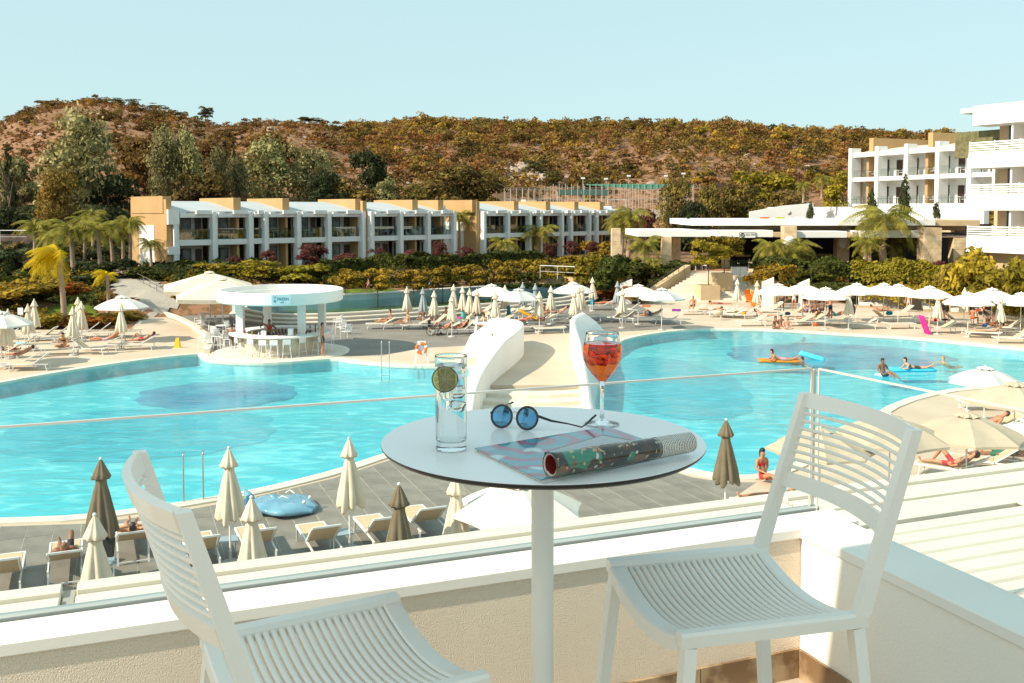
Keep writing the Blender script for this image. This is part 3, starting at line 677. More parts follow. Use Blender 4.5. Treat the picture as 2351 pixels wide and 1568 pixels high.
# ---- restaurant pavilion
def restaurant():
    H = thing('restaurant', 'open white restaurant pavilion with stone pillars above the stairs', 'building', (0, 0, 0), 0)
    def X(u, Y): return (u - UC) / FPX * Y
    Y = 92.0
    def slab(u0, u1, v0, v1, Y0, depth, nm, mt=white):
        a = WD(u0, v0, Y0); b = WD(u1, v1, Y0); m = MB(); m.bbox(a.x, b.x, Y0, Y0 + depth, b.z, a.z, .03); return m.build(nm, mt, H)
    slab(1464, 1645, 529, 544, 90, 10, 'lower_roof'); slab(1645, 1775, 529, 544.5, 89.2, 11, 'lower_roof'); slab(1775, 1800, 533, 544, 91.5, 8, 'roof_infill', beigew)
    slab(1828, 1945, 531, 546, 89.4, 11, 'lower_roof'); slab(1945, 1975, 533, 546, 92, 8, 'roof_infill', beigew); slab(1975, 2124, 530, 546, 89.6, 11, 'lower_roof')
    slab(1591, 2148, 503.5, 518, 92, 14, 'upper_roof'); slab(2148, 2250, 505, 519, 92.5, 12, 'upper_roof', beigew)
    # clerestory
    slab(1645, 2215, 518.3, 528.7, 95, .3, 'clerestory_wall', beigew)
    for u in (1650, 1790, 1930, 2090): slab(u, u + 26, 518.3, 528.7, 94.6, .35, 'stone_pier', stonew)
    fl = 2.0
    m = MB(); a, b = X(1420, 92), X(2230, 92); m.box(X(1590, 88), b, 88.2, 106, 1.0, fl - .06); m.box(a, X(1590, 88), 88.2, 106, 1.0, fl - .06); m.build('terrace_floor', beiget, H)
    for (u0, u1, v0, v1, yy) in [(1405, 1424, 524, 596, 88.6), (1521, 1541, 544.5, 598, 89.6), (1545, 1562, 546, 594, 93), (1660, 1675, 546, 620, 93.5), (1801, 1828, 519, 604, 88.9), (1923, 1949, 546.5, 603, 93.5), (1985, 2000, 546.5, 603, 90.4), (2123, 2160, 523, 622, 88.5), (2190, 2215, 546, 610, 91)]:
        aa = WD(u0, v0, yy); bb = WD(u1, v1, yy); m = MB(); n = max(2, int((aa.z - fl + .4) / .55)); h = (aa.z - fl + .4) / n
        p = m; m.box(aa.x, bb.x, yy, yy + (bb.x - aa.x), fl - .4, aa.z); pr = m.build('stone_pillar', stonew, H)
        q = MB()
        for k in range(n): 
            q.bbox(aa.x - .02, bb.x + .02, yy - .02, yy + (bb.x - aa.x) + .02, fl - .4 + k * h + .012, fl - .4 + (k + 1) * h - .012, .012)
        q.build('stone_course', stonew, pr)['kind'] = 'stuff'
    # dark recess
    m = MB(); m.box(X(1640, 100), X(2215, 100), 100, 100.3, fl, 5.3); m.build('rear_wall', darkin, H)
    m = MB(); m.box(X(1640, 96), X(2215, 96), 91, 100, 5.02, 5.06); m.build('ceiling', mat('ceiling_wood', (.30, .2, .13)), H)
    for u0, u1, z0, z1 in [(1690, 1725, 2.9, 3.1), (1880, 1920, 3.0, 3.2)]:
        m = MB(); m.box(X(u0, 97), X(u1, 97), 97, 97.4, z0, z1); m.build('serving_counter', mat('counter_wood', (.45, .28, .14)), H)
    # low front wall / planter edge
    a = WD(1735, 604, 88); b = WD(1960, 611, 88); m = MB(); m.bbox(a.x, b.x, 87.7, 88.1, b.z, a.z, .02); m.build('parapet', white, H)
    # round lamps on pillars
    for (u, v, yy) in [(1813, 556, 88.8), (1938, 557, 93.4)]:
        p = WD(u, v, yy); m = MB(); R = []
        m.M = Matrix.Translation(p) @ Matrix.Rotation(PI / 2, 4, 'X'); m.lathe([(.52, 0), (.55, .02), (.55, .1), (.48, .14), (0.01, .15)], 20); m.M = None; m.build('round_sign', white, H)
    # sign
    p = WD(1697, 533.5, 89.15); q = WD(1735, 546.5, 89.15); m = MB(); m.box(p.x, q.x, 89.12, 89.18, q.z, p.z); sg = m.build('sign_board', white, H)
    m = MB(); w = .04
    for bx in ((p.x, q.x, q.z, q.z + w), (p.x, q.x, p.z - w, p.z), (p.x, p.x + w, q.z + w, p.z - w), (q.x - w, q.x, q.z + w, p.z - w)): m.box(bx[0], bx[1], 89.10, 89.119, bx[2], bx[3])
    m.build('sign_frame', mat('sign_brown', (.10, .06, .04)), sg)
    m = MB(); m.M = Matrix.Translation((p.x + .3, 89.1, (p.z + q.z) / 2)) @ Matrix.Rotation(PI / 2, 4, 'X'); m.lathe([(.2, 0), (.2, .015), (.13, .015), (.13, 0)], 20, closed=True); m.lathe([(.06, 0), (.06, .018)], 12); m.M = None; m.build('emblem', mat('sign_black', (.02, .02, .02)), sg)
    text('ALL DAY', (p.x + .58, 89.1, (p.z + q.z) / 2 - .02), (PI / 2, 0, 0), .26, MATS['sign_brown'], sg)
def text(t, loc, rot, size, m, parent, nm='lettering', align='LEFT', ext=.004):
    c = bpy.data.curves.new(nm, 'FONT'); c.body = t; c.size = size; c.extrude = ext; c.align_x = align; c.materials.append(m)
    o = bpy.data.objects.new(nm, c); COL.objects.link(o); bpy.context.view_layer.update()
    me = bpy.data.meshes.new_from_object(o.evaluated_get(bpy.context.evaluated_depsgraph_get())); me.materials.clear(); me.materials.append(m); bpy.data.objects.remove(o)
    o = link(nm, me, parent, loc, rot=rot); o['kind'] = 'stuff'; return o
restaurant()
# restaurant furniture
tb = thing('dining_table', '', 'table'); m = MB(); m.bbox(-.4, .4, -.4, .4, .71, .75, .01); m.build('tabletop', whitem, tb); m = MB(); m.tube([(0, 0, .03), (0, 0, .71)], .03, 6); m.lathe([(.22, 0), (.22, .02), (.04, .03)], 10); m.build('pedestal', whitem, tb); proto(tb)
dc = thing('dining_chair', '', 'chair'); m = MB(); m.bbox(-.22, .22, -.22, .22, .42, .46, .01); m.build('seat', whitem, dc); m = MB(); m.bbox(-.22, .22, -.24, -.21, .46, .85, .01); m.build('backrest', whitem, dc)
for sx in (-.19, .19):
    for sy in (-.19, .19): m = MB(); m.tube([(sx, sy, 0), (sx, sy, .42)], .015, 5); m.build('leg', whitem, dc)
proto(dc)
rr = random.Random(5); n = 0
for u, yy in [(1598, 90.5), (1720, 91), (1745, 94), (1872, 91), (1900, 94), (1925, 90.5), (1612, 93), (1765, 91.5)]:
    x = (u - UC) / FPX * yy
    place(tb, (x, yy, 1.95), .1, 'white square dining table in the shade of the restaurant pavilion', 'dining tables in the restaurant')
    for k in (-1, 1): place(dc, (x + k * .75, yy + rr.uniform(-.2, .2), 1.95), -k * PI / 2 + PI + rr.uniform(-.2, .2), 'white dining chair at a table in the open restaurant', 'dining chairs in the restaurant')
# upper right sloping white wall and planter terrace
def slopewall():
    a = WD(1722, 486, 112); b = WD(1800, 472, 112); c = WD(1868, 466, 112); d = WD(1868, 506, 112); e = WD(1722, 506, 112)
    m = MB(); m.rings([[(p.x, y, p.z) for p in (e, d, c, b, a)] for y in (112, 112.5)]); w = m.build('terrace_wall', white); tag(w, 'white sloping terrace wall with faint lettering above the restaurant roof', 'wall')
    for u in (1765, 1792, 1840):
        p = WD(u, 498, 111.9); m = MB(); m.box(p.x - .35, p.x + .35, 111.92, 111.985, p.z - .2, p.z + .25); 
    m = MB(); p = WD(1812, 488, 111.9); m.M = Matrix.Translation(p) @ Matrix.Rotation(PI / 2, 4, 'X'); m.lathe([(.25, -.07), (.25, -.05), (.01, -.05)], 12); m.M = None; m.build('emblem', mat('faded_red', (.74, .62, .54)), w)
slopewall()
# striped red and dark cushions seen over the roof edge
for u, nm, cc in [(1757, 'orange', (.70, .12, .02)), (1792, 'yellow green', (.35, .40, .03)), (1838, 'white', (.7, .7, .68))]:
    p = WD(u, 503.2, 99); m = MB(); m.bbox(p.x - .45, p.x + .45, 99, 99.4, p.z - .35, p.z + .22, .03); m.bbox(p.x - .5, p.x + .5, 99.4, 99.6, p.z - .35, p.z + .05, .02)
    tag(m.build('seat_cushion', mat('cushion_' + nm, cc)), nm + ' seat cushion showing over the upper restaurant roof edge', 'cushion')
# stairs
def stairs():
    T = thing('grand_stairs', 'wide white stairs climbing from the pool deck to the restaurant', 'stairs')
    a0, b0 = W(1488, 694), W(1712, 694); zt = 2.0
    a1, b1 = W(1592, 629, zt), W(1722, 629, zt); n = 13
    for i in range(n):
        t = i / (n - 1); z = zt * (i + 1) / n - .005; p = a0.lerp(a1, t); q = b0.lerp(b1, t); t2 = (i + 1.02) / (n - 1); r = b0.lerp(b1, t2); s_ = a0.lerp(a1, t2)
        m = MB(); m.prism([(p.x, p.y), (q.x, q.y), (r.x, r.y), (s_.x, s_.y)], -.01, z); m.build('step', coping, T)
    s0, s1 = W(1488, 694), W(1594, 629, zt)
    m = MB(); m.rings([[(s0.x - .5, s0.y, -.01), (s0.x - .04, s0.y, -.01), (s0.x - .04, s0.y, .75), (s0.x - .5, s0.y, .75)], [(s1.x - .7, s1.y + 1, 0), (s1.x - .15, s1.y + 1, 0), (s1.x - .15, s1.y + 1, 2.75), (s1.x - .7, s1.y + 1, 2.75)]])
    m.build('stringer_wall', beigew, T)
    m = MB(); m.rings([[(b0.x + .04, b0.y, -.01), (b0.x + 2.5, b0.y, -.01), (b0.x + 2.5, b0.y, .6), (b0.x + .04, b0.y, .6)], [(b1.x + .12, b1.y + 1, 0), (b1.x + .6, b1.y + 1, 0), (b1.x + .6, b1.y + 1, 2.4), (b1.x + .12, b1.y + 1, 2.4)]])
    m.build('stringer_wall', beigew, T)
    m = MB(); P0 = Vector((s0.x - .8, s0.y, .9)); P1_ = Vector((s1.x - .9, s1.y, 2.9)); m.beam(P0, P1_, .05, .05)
    for k in range(9): p = P0.lerp(P1_, k / 8); m.beam(p - Vector((0, 0, .8)), p, .04, .04, up=(0, 1, 0))
    m.build('handrail', darkm, T)
    # landing between stair head and terrace
    m = MB(); p0 = W(1570, 629.5, zt); p1 = W(1745, 629.5, zt); m.box(p0.x, p1.x, a1.y + .35, 88.6, .5, zt - .02); m.build('landing', beiget, T)
stairs()
def planter(u, v, z, w, h, lab):
    p = W(u, v, z); T = thing('stair_planter', lab, 'planter', (p.x, p.y + w / 2, z - .02), math.radians(8))
    m = MB(); 
    for a in ((-w / 2, w / 2, -w / 2, -w / 2 + .15), (-w / 2, w / 2, w / 2 - .15, w / 2), (-w / 2, -w / 2 + .15, -w / 2 + .151, w / 2 - .151), (w / 2 - .15, w / 2, -w / 2 + .151, w / 2 - .151)): m.box(*a, -.6, h)
    m.build('trough', beigew, T); m = MB(); m.box(-w / 2 + .151, w / 2 - .151, -w / 2 + .151, w / 2 - .151, -.5, h - .12); m.build('soil', mat('planter_soil', (.06, .04, .025)), T); return T
planter(1628, 684, .35, 1.65, 1.05, 'beige square planter with a tree, lower one on the white stairs')
planter(1660, 654, 1.3, 1.5, 1.0, 'beige square planter with a tree, upper one on the white stairs')
for u, c in ((1688, 'left'), (1706, 'right')):
    p = W(u, 632, 1.98); m = MB(); m.bbox(-.33, .33, -.3, .3, 0, .75, .03); T = thing('pot_planter', '%s of two white box planters with shrubs at the stair head' % c, 'planter', p); m.build('pot', whitem, T)
# garden low walls
def wallpx(pts, z0, z1, th, m, lab, nm='garden_wall', base=None):
    L = [W(u, v, z0) for u, v in pts]; mb = MB(); R = []
    for i, p in enumerate(L):
        t = (L[min(i + 1, len(L) - 1)] - L[max(i - 1, 0)]).normalized(); n = Vector((-t.y, t.x, 0)) * th
        R.append([(p.x, p.y, z0 - .6), (p.x, p.y, z1), (p.x + n.x, p.y + n.y, z1), (p.x + n.x, p.y + n.y, z0 - .6)])
    mb.rings(R); o = mb.build(nm, m); return tag(o, lab, 'wall')
wallpx([(1371, 672), (1400, 677), (1440, 684), (1488, 693)], 0, .62, .35, beigew, 'low beige wall curving up to the foot of the white stairs')
wallpx([(1204, 652), (1240, 652), (1290, 652), (1320, 655)], 1.15, 1.8, .4, beigew, 'low beige garden wall behind the right end of the raised pool')
wallpx([(1714, 694), (1760, 694), (1800, 693)], 0, .7, .35, beigew, 'low beige wall right of the stair foot')
wallpx([(-60, 594), (60, 594), (78, 594)], 2.4, 5.0, .5, mat('rubble_wall', (.16, .11, .09), (.09, .06, .05), rough=.95, scale=1.5, bump=.8, bscale=5), 'dark rubble retaining wall at the far left under a railing')
wallpx([(2178, 712), (2600, 730)], 0, .8, .3, beigew, 'low beige wall behind the sunbeds at the right edge')
# wooden day bed screen far right
wallpx([(1972, 705), (2100, 711), (2355, 722)], 0, 1.15, .1, mat('grey_screen', (.22, .19, .16)), 'long grey screen behind the row of white day beds', nm='bed_screen')
# changing cabins of white plaster
def cabin(u0, u1, v0, vb, nm, lab):
    p = W(u0, vb); q = W(u1, vb); t = WD(u0, v0, p.y); m = MB(); w = q.x - p.x
    m.rings([[(p.x, y, 0), (q.x, y, 0), (q.x, y, t.z), (p.x, y, t.z - .35)] for y in (p.y, p.y + .22)]); m.box(q.x - .2, q.x, p.y + .221, p.y + 1.6, 0, t.z - .35)
    tag(m.build(nm, white), lab, 'shower')
cabin(1750, 1776, 637, 712, 'shower_screen', 'tall white plaster shower screen with a slanting top, left of the group of standing people')
cabin(1835, 1858, 640, 708, 'shower_screen', 'second white plaster screen behind the standing group')
cabin(1424, 1451, 641, 698, 'shower_screen', 'white plaster slab behind the open parasol near the stairs')
# sports court fence, lights, canopy
def court():
    T = thing('court_fence', 'tall grey post and mesh fence round the sports court on the hill', 'fence')
    z0 = 7.4
    A = [(1158, 160), (1220, 175), (1290, 178)]; 
    pts = []
    y = 156
    for u in list(range(1158, 1610, 14)): pts.append(((u - UC) / FPX * y, y))
    back = []
    for u in list(range(1160, 1600, 13)): back.append(((u - UC) / FPX * 186, 186))
    for L, h in ((pts, 4.4), (back, 4.8)):
        for i, (x, yy) in enumerate(L):
            hh = h * (1 if x > 6 else .85)
            m = MB(); m.tube([(0, 0, -1.5), (0, 0, hh)], .055, 5); m.build('post', mat('galvanised', (.5, .48, .44), metal=.3, rough=.5), T, (x, yy, z0))
        m = MB()
        for z in (.1, h * .85, h * .45): m.beam((L[0][0], L[0][1], z0 + z), (L[-1][0], L[-1][1], z0 + z), .04, .04)
        m.build('rail', MATS['galvanised'], T)
    m = MB(); x0, x1 = pts[0][0], pts[-1][0]; m.box(x0, x1, 155, 155.4, z0 - 3, z0 + .25); m.build('base_wall', mat('court_wall', (.5, .42, .36)), T)
    N = tag(MB().sheet([[((1345 - UC) / FPX * 156, 156.1, z0 + 4.2), ((1345 - UC) / FPX * 156, 156.1, z0 + 4.35)], [((1480 - UC) / FPX * 156, 156.15, z0 + 3.5), ((1480 - UC) / FPX * 156, 156.1, z0 + 4.4)], [((1590 - UC) / FPX * 156, 156.1, z0 + 3.9), ((1590 - UC) / FPX * 156, 156.1, z0 + 4.2)]]).build('netting', mat('green_netting', (.10, .33, .24), rough=.9), T))
    for u, h, i in ((1338, 5.6, 0), (1391, 5.5, 1), (1443, 6, 2), (1528, 6, 3), (1568, 6.4, 4)):
        x = (u - UC) / FPX * 170; L = thing('floodlight', ['short floodlight mast at the left of the sports court', 'second floodlight mast from the left at the sports court', 'middle floodlight mast of the sports court', 'fourth floodlight mast from the left at the sports court', 'tallest floodlight mast at the right of the sports court'][i], 'street lamp', (x, 170, z0), 0, 'court floodlights')
        m = MB(); m.tube([(0, 0, 0), (0, 0, h)], .06, 6); m.build('pole', MATS['galvanised'], L); m = MB(); m.bbox(-.35, .35, -.15, .15, h, h + .3, .03); m.build('lamp_head', whitem, L)
    for u0, u1, yy, zz, hh, lab in ((1140, 1160, 150, 6.2, 1.1, 'small white parapet block left of the sports court'), (1196, 1208, 150, 6.0, 3.2, 'narrow white chimney block in front of the sports court'), (1209, 1232, 150, 6.0, 3.1, 'pale plant room with a louvre in front of the sports court')):
        m = MB(); m.bbox((u0 - UC) / FPX * yy, (u1 - UC) / FPX * yy, yy, yy + 2.5, zz, zz + hh, .02); o = m.build('plant_room', white if u0 != 1209 else beigew); tag(o, lab, 'outbuilding')
    # shade sail
    S = thing('shade_canopy', 'dark green shade canopy on poles beside the sports court', 'canopy', ((1335 - UC) / FPX * 160, 160, z0)); m = MB(); m.rings([[(-4, -.5, 2.7), (-4, .5, 3.6), (-4, .55, 3.55), (-4, -.45, 2.65)], [(4.5, -.5, 2.6), (4.5, .5, 3.5), (4.5, .55, 3.45), (4.5, -.45, 2.55)]]); m.build('canopy', mat('dark_green_cloth', (.03, .07, .055)), S)
    for x in (-4, 0, 4.4): m = MB(); m.tube([(x, 0, 0), (x, 0, 3.2)], .05, 5); m.build('pole', whitem, S)
    G = thing('football_goal', 'white goal frame on the sports court', 'goal', ((1415 - UC) / FPX * 162, 162, z0)); m = MB(); m.tube([(-1.5, 0, 0), (-1.5, 0, 1.9), (1.5, 0, 1.9), (1.5, 0, 0)], .05, 5, sm=False); m.build('goal_frame', whitem, G)
court()
# railings
def rail(pts, h, nm, lab, m=metal, n=None, glass=False):
    T = thing(nm, lab, 'railing'); P = [Vector(p) for p in pts]; m1 = MB()
    for i in range(len(P) - 1): m1.beam(P[i] + Vector((0, 0, h)), P[i + 1] + Vector((0, 0, h)), .05, .05); m1.beam(P[i] + Vector((0, 0, h * .5)), P[i + 1] + Vector((0, 0, h * .5)), .02, .02)
    m1.build('rail', m, T)
    d = 0
    for i in range(len(P) - 1):
        k = max(1, int((P[i + 1] - P[i]).length / 1.4))
        for j in range(k): p = P[i].lerp(P[i + 1], j / k); m2 = MB(); m2.box(-.02, .02, -.02, .02, -.1, h); m2.build('post', m, T, p)
rail([W(396, 700, .6), W(360, 678, 1.1), W(315, 655, 1.6)], .95, 'ramp_railing', 'grey metal railing on the right side of the garden ramp')
rail([W(260, 690, .5), W(300, 693, .4), W(328, 712, .1)], .95, 'ramp_railing', 'dark thin railing at the left side of the garden ramp', darkm)
rail([W(-60, 558, 5.0), W(60, 558, 5.0)], 1.0, 'wall_railing', 'pale railing along the top of the rubble wall at far left', whitem)
rail([W(1240, 636, 1.9), W(1320, 640, 1.9)], 1.0, 'garden_railing', 'pale railing above the low beige garden wall', whitem)
# ------------------------------------------------------------------ vegetation
def leaves(P, N, size, rng, aspect=.55):
    """leaf-sized quads at points P with outward directions N"""
    n = len(P); N = N + rng.normal(0, .55, (n, 3)); N /= np.linalg.norm(N, axis=1)[:, None]
    T = np.cross(N, rng.normal(0, 1, (n, 3))); T /= np.linalg.norm(T, axis=1)[:, None]; B = np.cross(N, T)
    s = (size * rng.uniform(.6, 1.35, n))[:, None]; a = T * s; b = B * s * aspect
    V = np.stack([P - a, P + b * .9 - a * .1, P + a, P - b * .9 + a * .1], 1).reshape(-1, 3)
    return V
def raw_mesh(name, V, m, tri=False):
    n = len(V) // 4; me = bpy.data.meshes.new(name); me.vertices.add(len(V)); me.vertices.foreach_set('co', V.astype(np.float32).ravel())
    me.loops.add(n * 4); me.loops.foreach_set('vertex_index', np.arange(n * 4, dtype=np.int32)); me.polygons.add(n); me.polygons.foreach_set('loop_start', np.arange(0, n * 4, 4, dtype=np.int32)); me.materials.append(m); me.update(calc_edges=True); return me
def crown_pts(rng, n, lobes, kind):
    P = []; N = []
    L = []
    for i in range(lobes):
        for _ in range(50):
            if kind == 'tall': c = np.array([rng.normal(0, .17), rng.normal(0, .17), rng.uniform(.12, .90)]); r = rng.uniform(.10, .20) * (1.15 - .5 * abs(c[2] - .45)); c[:2] *= (1.3 - c[2] * .8)
            elif kind == 'pine': c = np.array([rng.uniform(-.38, .38), rng.uniform(-.38, .38), rng.uniform(.35, .92)]); r = rng.uniform(.10, .17)
            elif kind == 'bush': c = np.array([rng.uniform(-.34, .34), rng.uniform(-.34, .34), rng.uniform(.05, .72)]); r = rng.uniform(.14, .24)
            elif kind == 'cone': c = np.array([0, 0, i / lobes * .9 + .03]); a = rng.uniform(0, 6.28); q = .22 * (1 - c[2]) ; c[:2] = q * np.cos(a), q * np.sin(a); r = .26 * (1.05 - c[2])
            elif kind == 'column': c = np.array([rng.normal(0, .1), rng.normal(0, .1), i / lobes * .94 + .03]); r = .30 * math.sin(min(1, max(.12, 1.05 - c[2])) * 1.5)
            else: c = np.array([rng.uniform(-.34, .34), rng.uniform(-.34, .34), rng.uniform(.15, .85)]); r = rng.uniform(.13, .22)
            e = (c[0] ** 2 + c[1] ** 2) / .16 + ((c[2] - .5) / .48) ** 2
            if kind in ('cone', 'column') or e < 1: break
        L.append((c, r))
    tot = sum(r * r for c, r in L)
    for c, r in L:
        k = max(4, int(n * r * r / tot)); d = rng.normal(0, 1, (k, 3)); d /= np.linalg.norm(d, axis=1)[:, None]; d[:, 2] = np.where(d[:, 2] < -.3, -d[:, 2] * .6, d[:, 2])
        rad = r * rng.uniform(.62, 1.12, k) ** .8
        sq = np.array([1, 1, .8 if kind != 'tall' else 1.2]) if kind not in ('pine',) else np.array([1.25, 1.25, .45])
        P.append(c + d * rad[:, None] * sq); N.append(d)
    return np.concatenate(P), np.concatenate(N)
def crown_mesh(name, seed, n, lobes, kind, leaf, m):
    rng = np.random.default_rng(seed); P, N = crown_pts(rng, n, lobes, kind); P[:, 2] = np.clip(P[:, 2], .0, 1.1)
    return raw_mesh(name, leaves(P, N, leaf, rng), m)
bark = mat('bark', (.22, .15, .10), (.12, .08, .05), rough=.9, scale=6, bump=.5)
palmbark = mat('palm_bark', (.42, .30, .22), (.30, .20, .14), rough=.9, scale=8, bump=.6)
LM = dict(
    euc=leafmat('leaf_eucalyptus', (.42, .36, .16), (.12, .11, .04), scale=7),
    olive=leafmat('leaf_olive_brown', (.25, .175, .04), (.085, .06, .018), scale=6),
    brown=leafmat('leaf_rusty_oak', (.22, .12, .03), (.075, .045, .013), scale=6),
    dark=leafmat('leaf_dark_green', (.075, .085, .03), (.028, .035, .012), scale=6),
    green=leafmat('leaf_garden_green', (.38, .29, .025), (.13, .115, .012), scale=6),
    citrus=leafmat('leaf_citrus_tree', (.42, .28, .025), (.15, .11, .014), scale=6),
    red=leafmat('leaf_purple_plum', (.17, .05, .04), (.07, .02, .02), scale=6, trans=.2),
    gold=leafmat('leaf_golden', (.42, .28, .05), (.22, .15, .03), scale=6),
    pine=leafmat('leaf_pine', (.17, .14, .035), (.06, .055, .016), scale=6),
    flame=leafmat('leaf_orange_flowering', (.45, .13, .02), (.14, .12, .02), scale=5),
    hedge=leafmat('leaf_hedge', (.10, .11, .018), (.035, .045, .01), scale=4))
CM = {}
def cm(kind, col, v):
    k = (kind, col, v)
    if k not in CM:
        n, lo, lf = {'tall': (4200, 34, .026), 'round': (3200, 22, .036), 'bush': (1500, 13, .055), 'pine': (1500, 13, .030), 'cone': (1200, 14, .05), 'column': (900, 14, .06), 'small': (620, 9, .055)}[kind]
        CM[k] = crown_mesh('%s_crown' % col, hash(k[0] + k[1]) % 1000 * 0 + len(CM) * 7 + 3, n, lo, kind if kind != 'small' else 'bush', lf, LM[col])
    return CM[k]
def trunkmesh(seed, m, limbs=4):
    r = random.Random(seed); mb = MB(); mb.tube([(0, 0, -.06), (.01, 0, .2), (-.01, .015, .45), (.01, 0, .7)], [.04, .032, .024, .012], 7)
    for i in range(limbs): a = r.uniform(0, 6.28); z = r.uniform(.2, .5); mb.tube([(0, 0, z), (.12 * math.cos(a), .12 * math.sin(a), z + .12), (.26 * math.cos(a), .26 * math.sin(a), z + .3)], [.02, .014, .006], 5)
    return mb.mesh('trunk', m)
TM = [trunkmesh(i, bark) for i in range(3)]
thinT = MB().tube([(0, 0, -.05), (.004, 0, .3), (0, 0, .62)], [.016, .013, .01], 6).mesh('trunk', bark)
rt = random.Random(11)
def tree(kind, col, u, vtop, wpx, Y, label, name='tree', cat='tree', group=None, vb=None, trunk=0.18, thin=False, zb=None):
    x = (u - UC) / FPX * Y; z = ground_z(x, Y) if zb is None else zb; top = WD(u, vtop, Y).z; h = max(.5, top - z); w = wpx / FPX * Y
    T = thing(name, label, cat, (x, Y, z - .05), rt.uniform(0, 6.28), group)
    v = rt.randrange(2)
    link('crown', cm(kind, col, v), T, (0, 0, h * trunk), scale=(w * (1.62 if col != 'red' else 1.25), w * (1.62 if col != 'red' else 1.25), h * (1 - trunk) * 1.08))
    if trunk > .05 or thin: link('trunk', thinT if thin else TM[rt.randrange(3)], T, scale=(h * .8 if not thin else h, h * .8 if not thin else h, h))
    return T
G1 = 'trees behind the garden hotel row'
for a in [('tall', 'euc', 175, 283, 165, 112, 'tallest pale grey green eucalyptus, left of the hotel row'), ('tall', 'gold', 128, 405, 95, 104, 'yellowing bushy tree below the tallest eucalyptus'),
          ('cone', 'dark', 22, 318, 30, 118, 'dark narrow conifer at the far left'), ('round', 'euc', 50, 362, 60, 122, 'pale rounded tree right of the dark conifer at far left'), ('round', 'euc', 5, 372, 50, 125, 'pale tree cut by the left edge of the view'),
          ('tall', 'euc', 385, 312, 78, 128, 'slim pale eucalyptus above the left end of the hotel row'), ('tall', 'euc', 437, 318, 72, 130, 'second slim eucalyptus above the hotel row'), ('round', 'brown', 318, 308, 95, 150, 'rust coloured oak between the tallest eucalyptus and the slim ones'),
          ('round', 'brown', 520, 308, 110, 158, 'wide rust brown oak above the second tan roof fin'), ('tall', 'euc', 500, 355, 55, 135, 'small pale tree in front of the wide rust oak'), ('tall', 'euc', 548, 372, 50, 138, 'pale narrow tree right of the small pale tree'),
          ('tall', 'euc', 618, 332, 115, 142, 'broad pale eucalyptus above the middle of the left hotel block'), ('tall', 'euc', 708, 350, 78, 146, 'pale eucalyptus above the fourth tan roof fin'), ('round', 'brown', 640, 298, 100, 190, 'rust brown oak high on the slope behind the broad eucalyptus'),
          ('round', 'dark', 855, 347, 66, 165, 'dark green upright tree on the slope above the middle block'), ('round', 'olive', 790, 413, 110, 142, 'low olive tree touching the roof of the left block'), ('tall', 'euc', 885, 420, 62, 150, 'pale tree just above the middle hotel block'),
          ('round', 'olive', 940, 425, 70, 152, 'olive tree above the right end of the middle block'), ('round', 'olive', 1045, 378, 120, 160, 'large grey brown tree above the gap between hotel blocks'), ('round', 'olive', 1112, 396, 80, 164, 'grey brown tree left of the sports court'),
          ('round', 'dark', 250, 400, 90, 118, 'dark tree right of the tallest eucalyptus'), ('round', 'dark', 90, 470, 100, 108, 'dark bushy tree under the far left eucalyptus'), ('round', 'dark', 250, 475, 90, 100, 'dark tree behind the green palm group'), ('round', 'dark', 20, 475, 70, 106, 'dark low tree above the rubble wall'),
          ('round', 'olive', 470, 395, 90, 126, 'olive tree behind the first roof fin'), ('round', 'dark', 750, 395, 70, 138, 'dark tree behind the fourth roof fin')]:
    tree(*a, group=G1, trunk=.08)
G2 = 'trees around the sports court and restaurant'
for a in [('tall', 'olive', 1551, 418, 66, 125, 'tall bushy olive tree at the right end of the sports court'), ('tall', 'olive', 1628, 440, 70, 122, 'second bushy olive tree right of the sports court'), ('round', 'olive', 1694, 426, 75, 126, 'third bushy olive tree in front of the pines'),
          ('round', 'green', 1745, 400, 110, 150, 'large yellow green pine at the foot of the right slope'), ('round', 'green', 1930, 400, 70, 150, 'yellow green tree left of the gridded hotel block'), ('round', 'olive', 1800, 440, 90, 135, 'rounded olive tree above the sloping white wall'),
          ('round', 'dark', 1590, 465, 60, 118, 'dark tree between the two bushy olive trees'), ('bush', 'red', 1470, 470, 60, 120, 'brown red shrub beyond the right end of the hotel row')]:
    tree(*a, group=G2, trunk=.08)
G3 = 'trees along the hill crest'
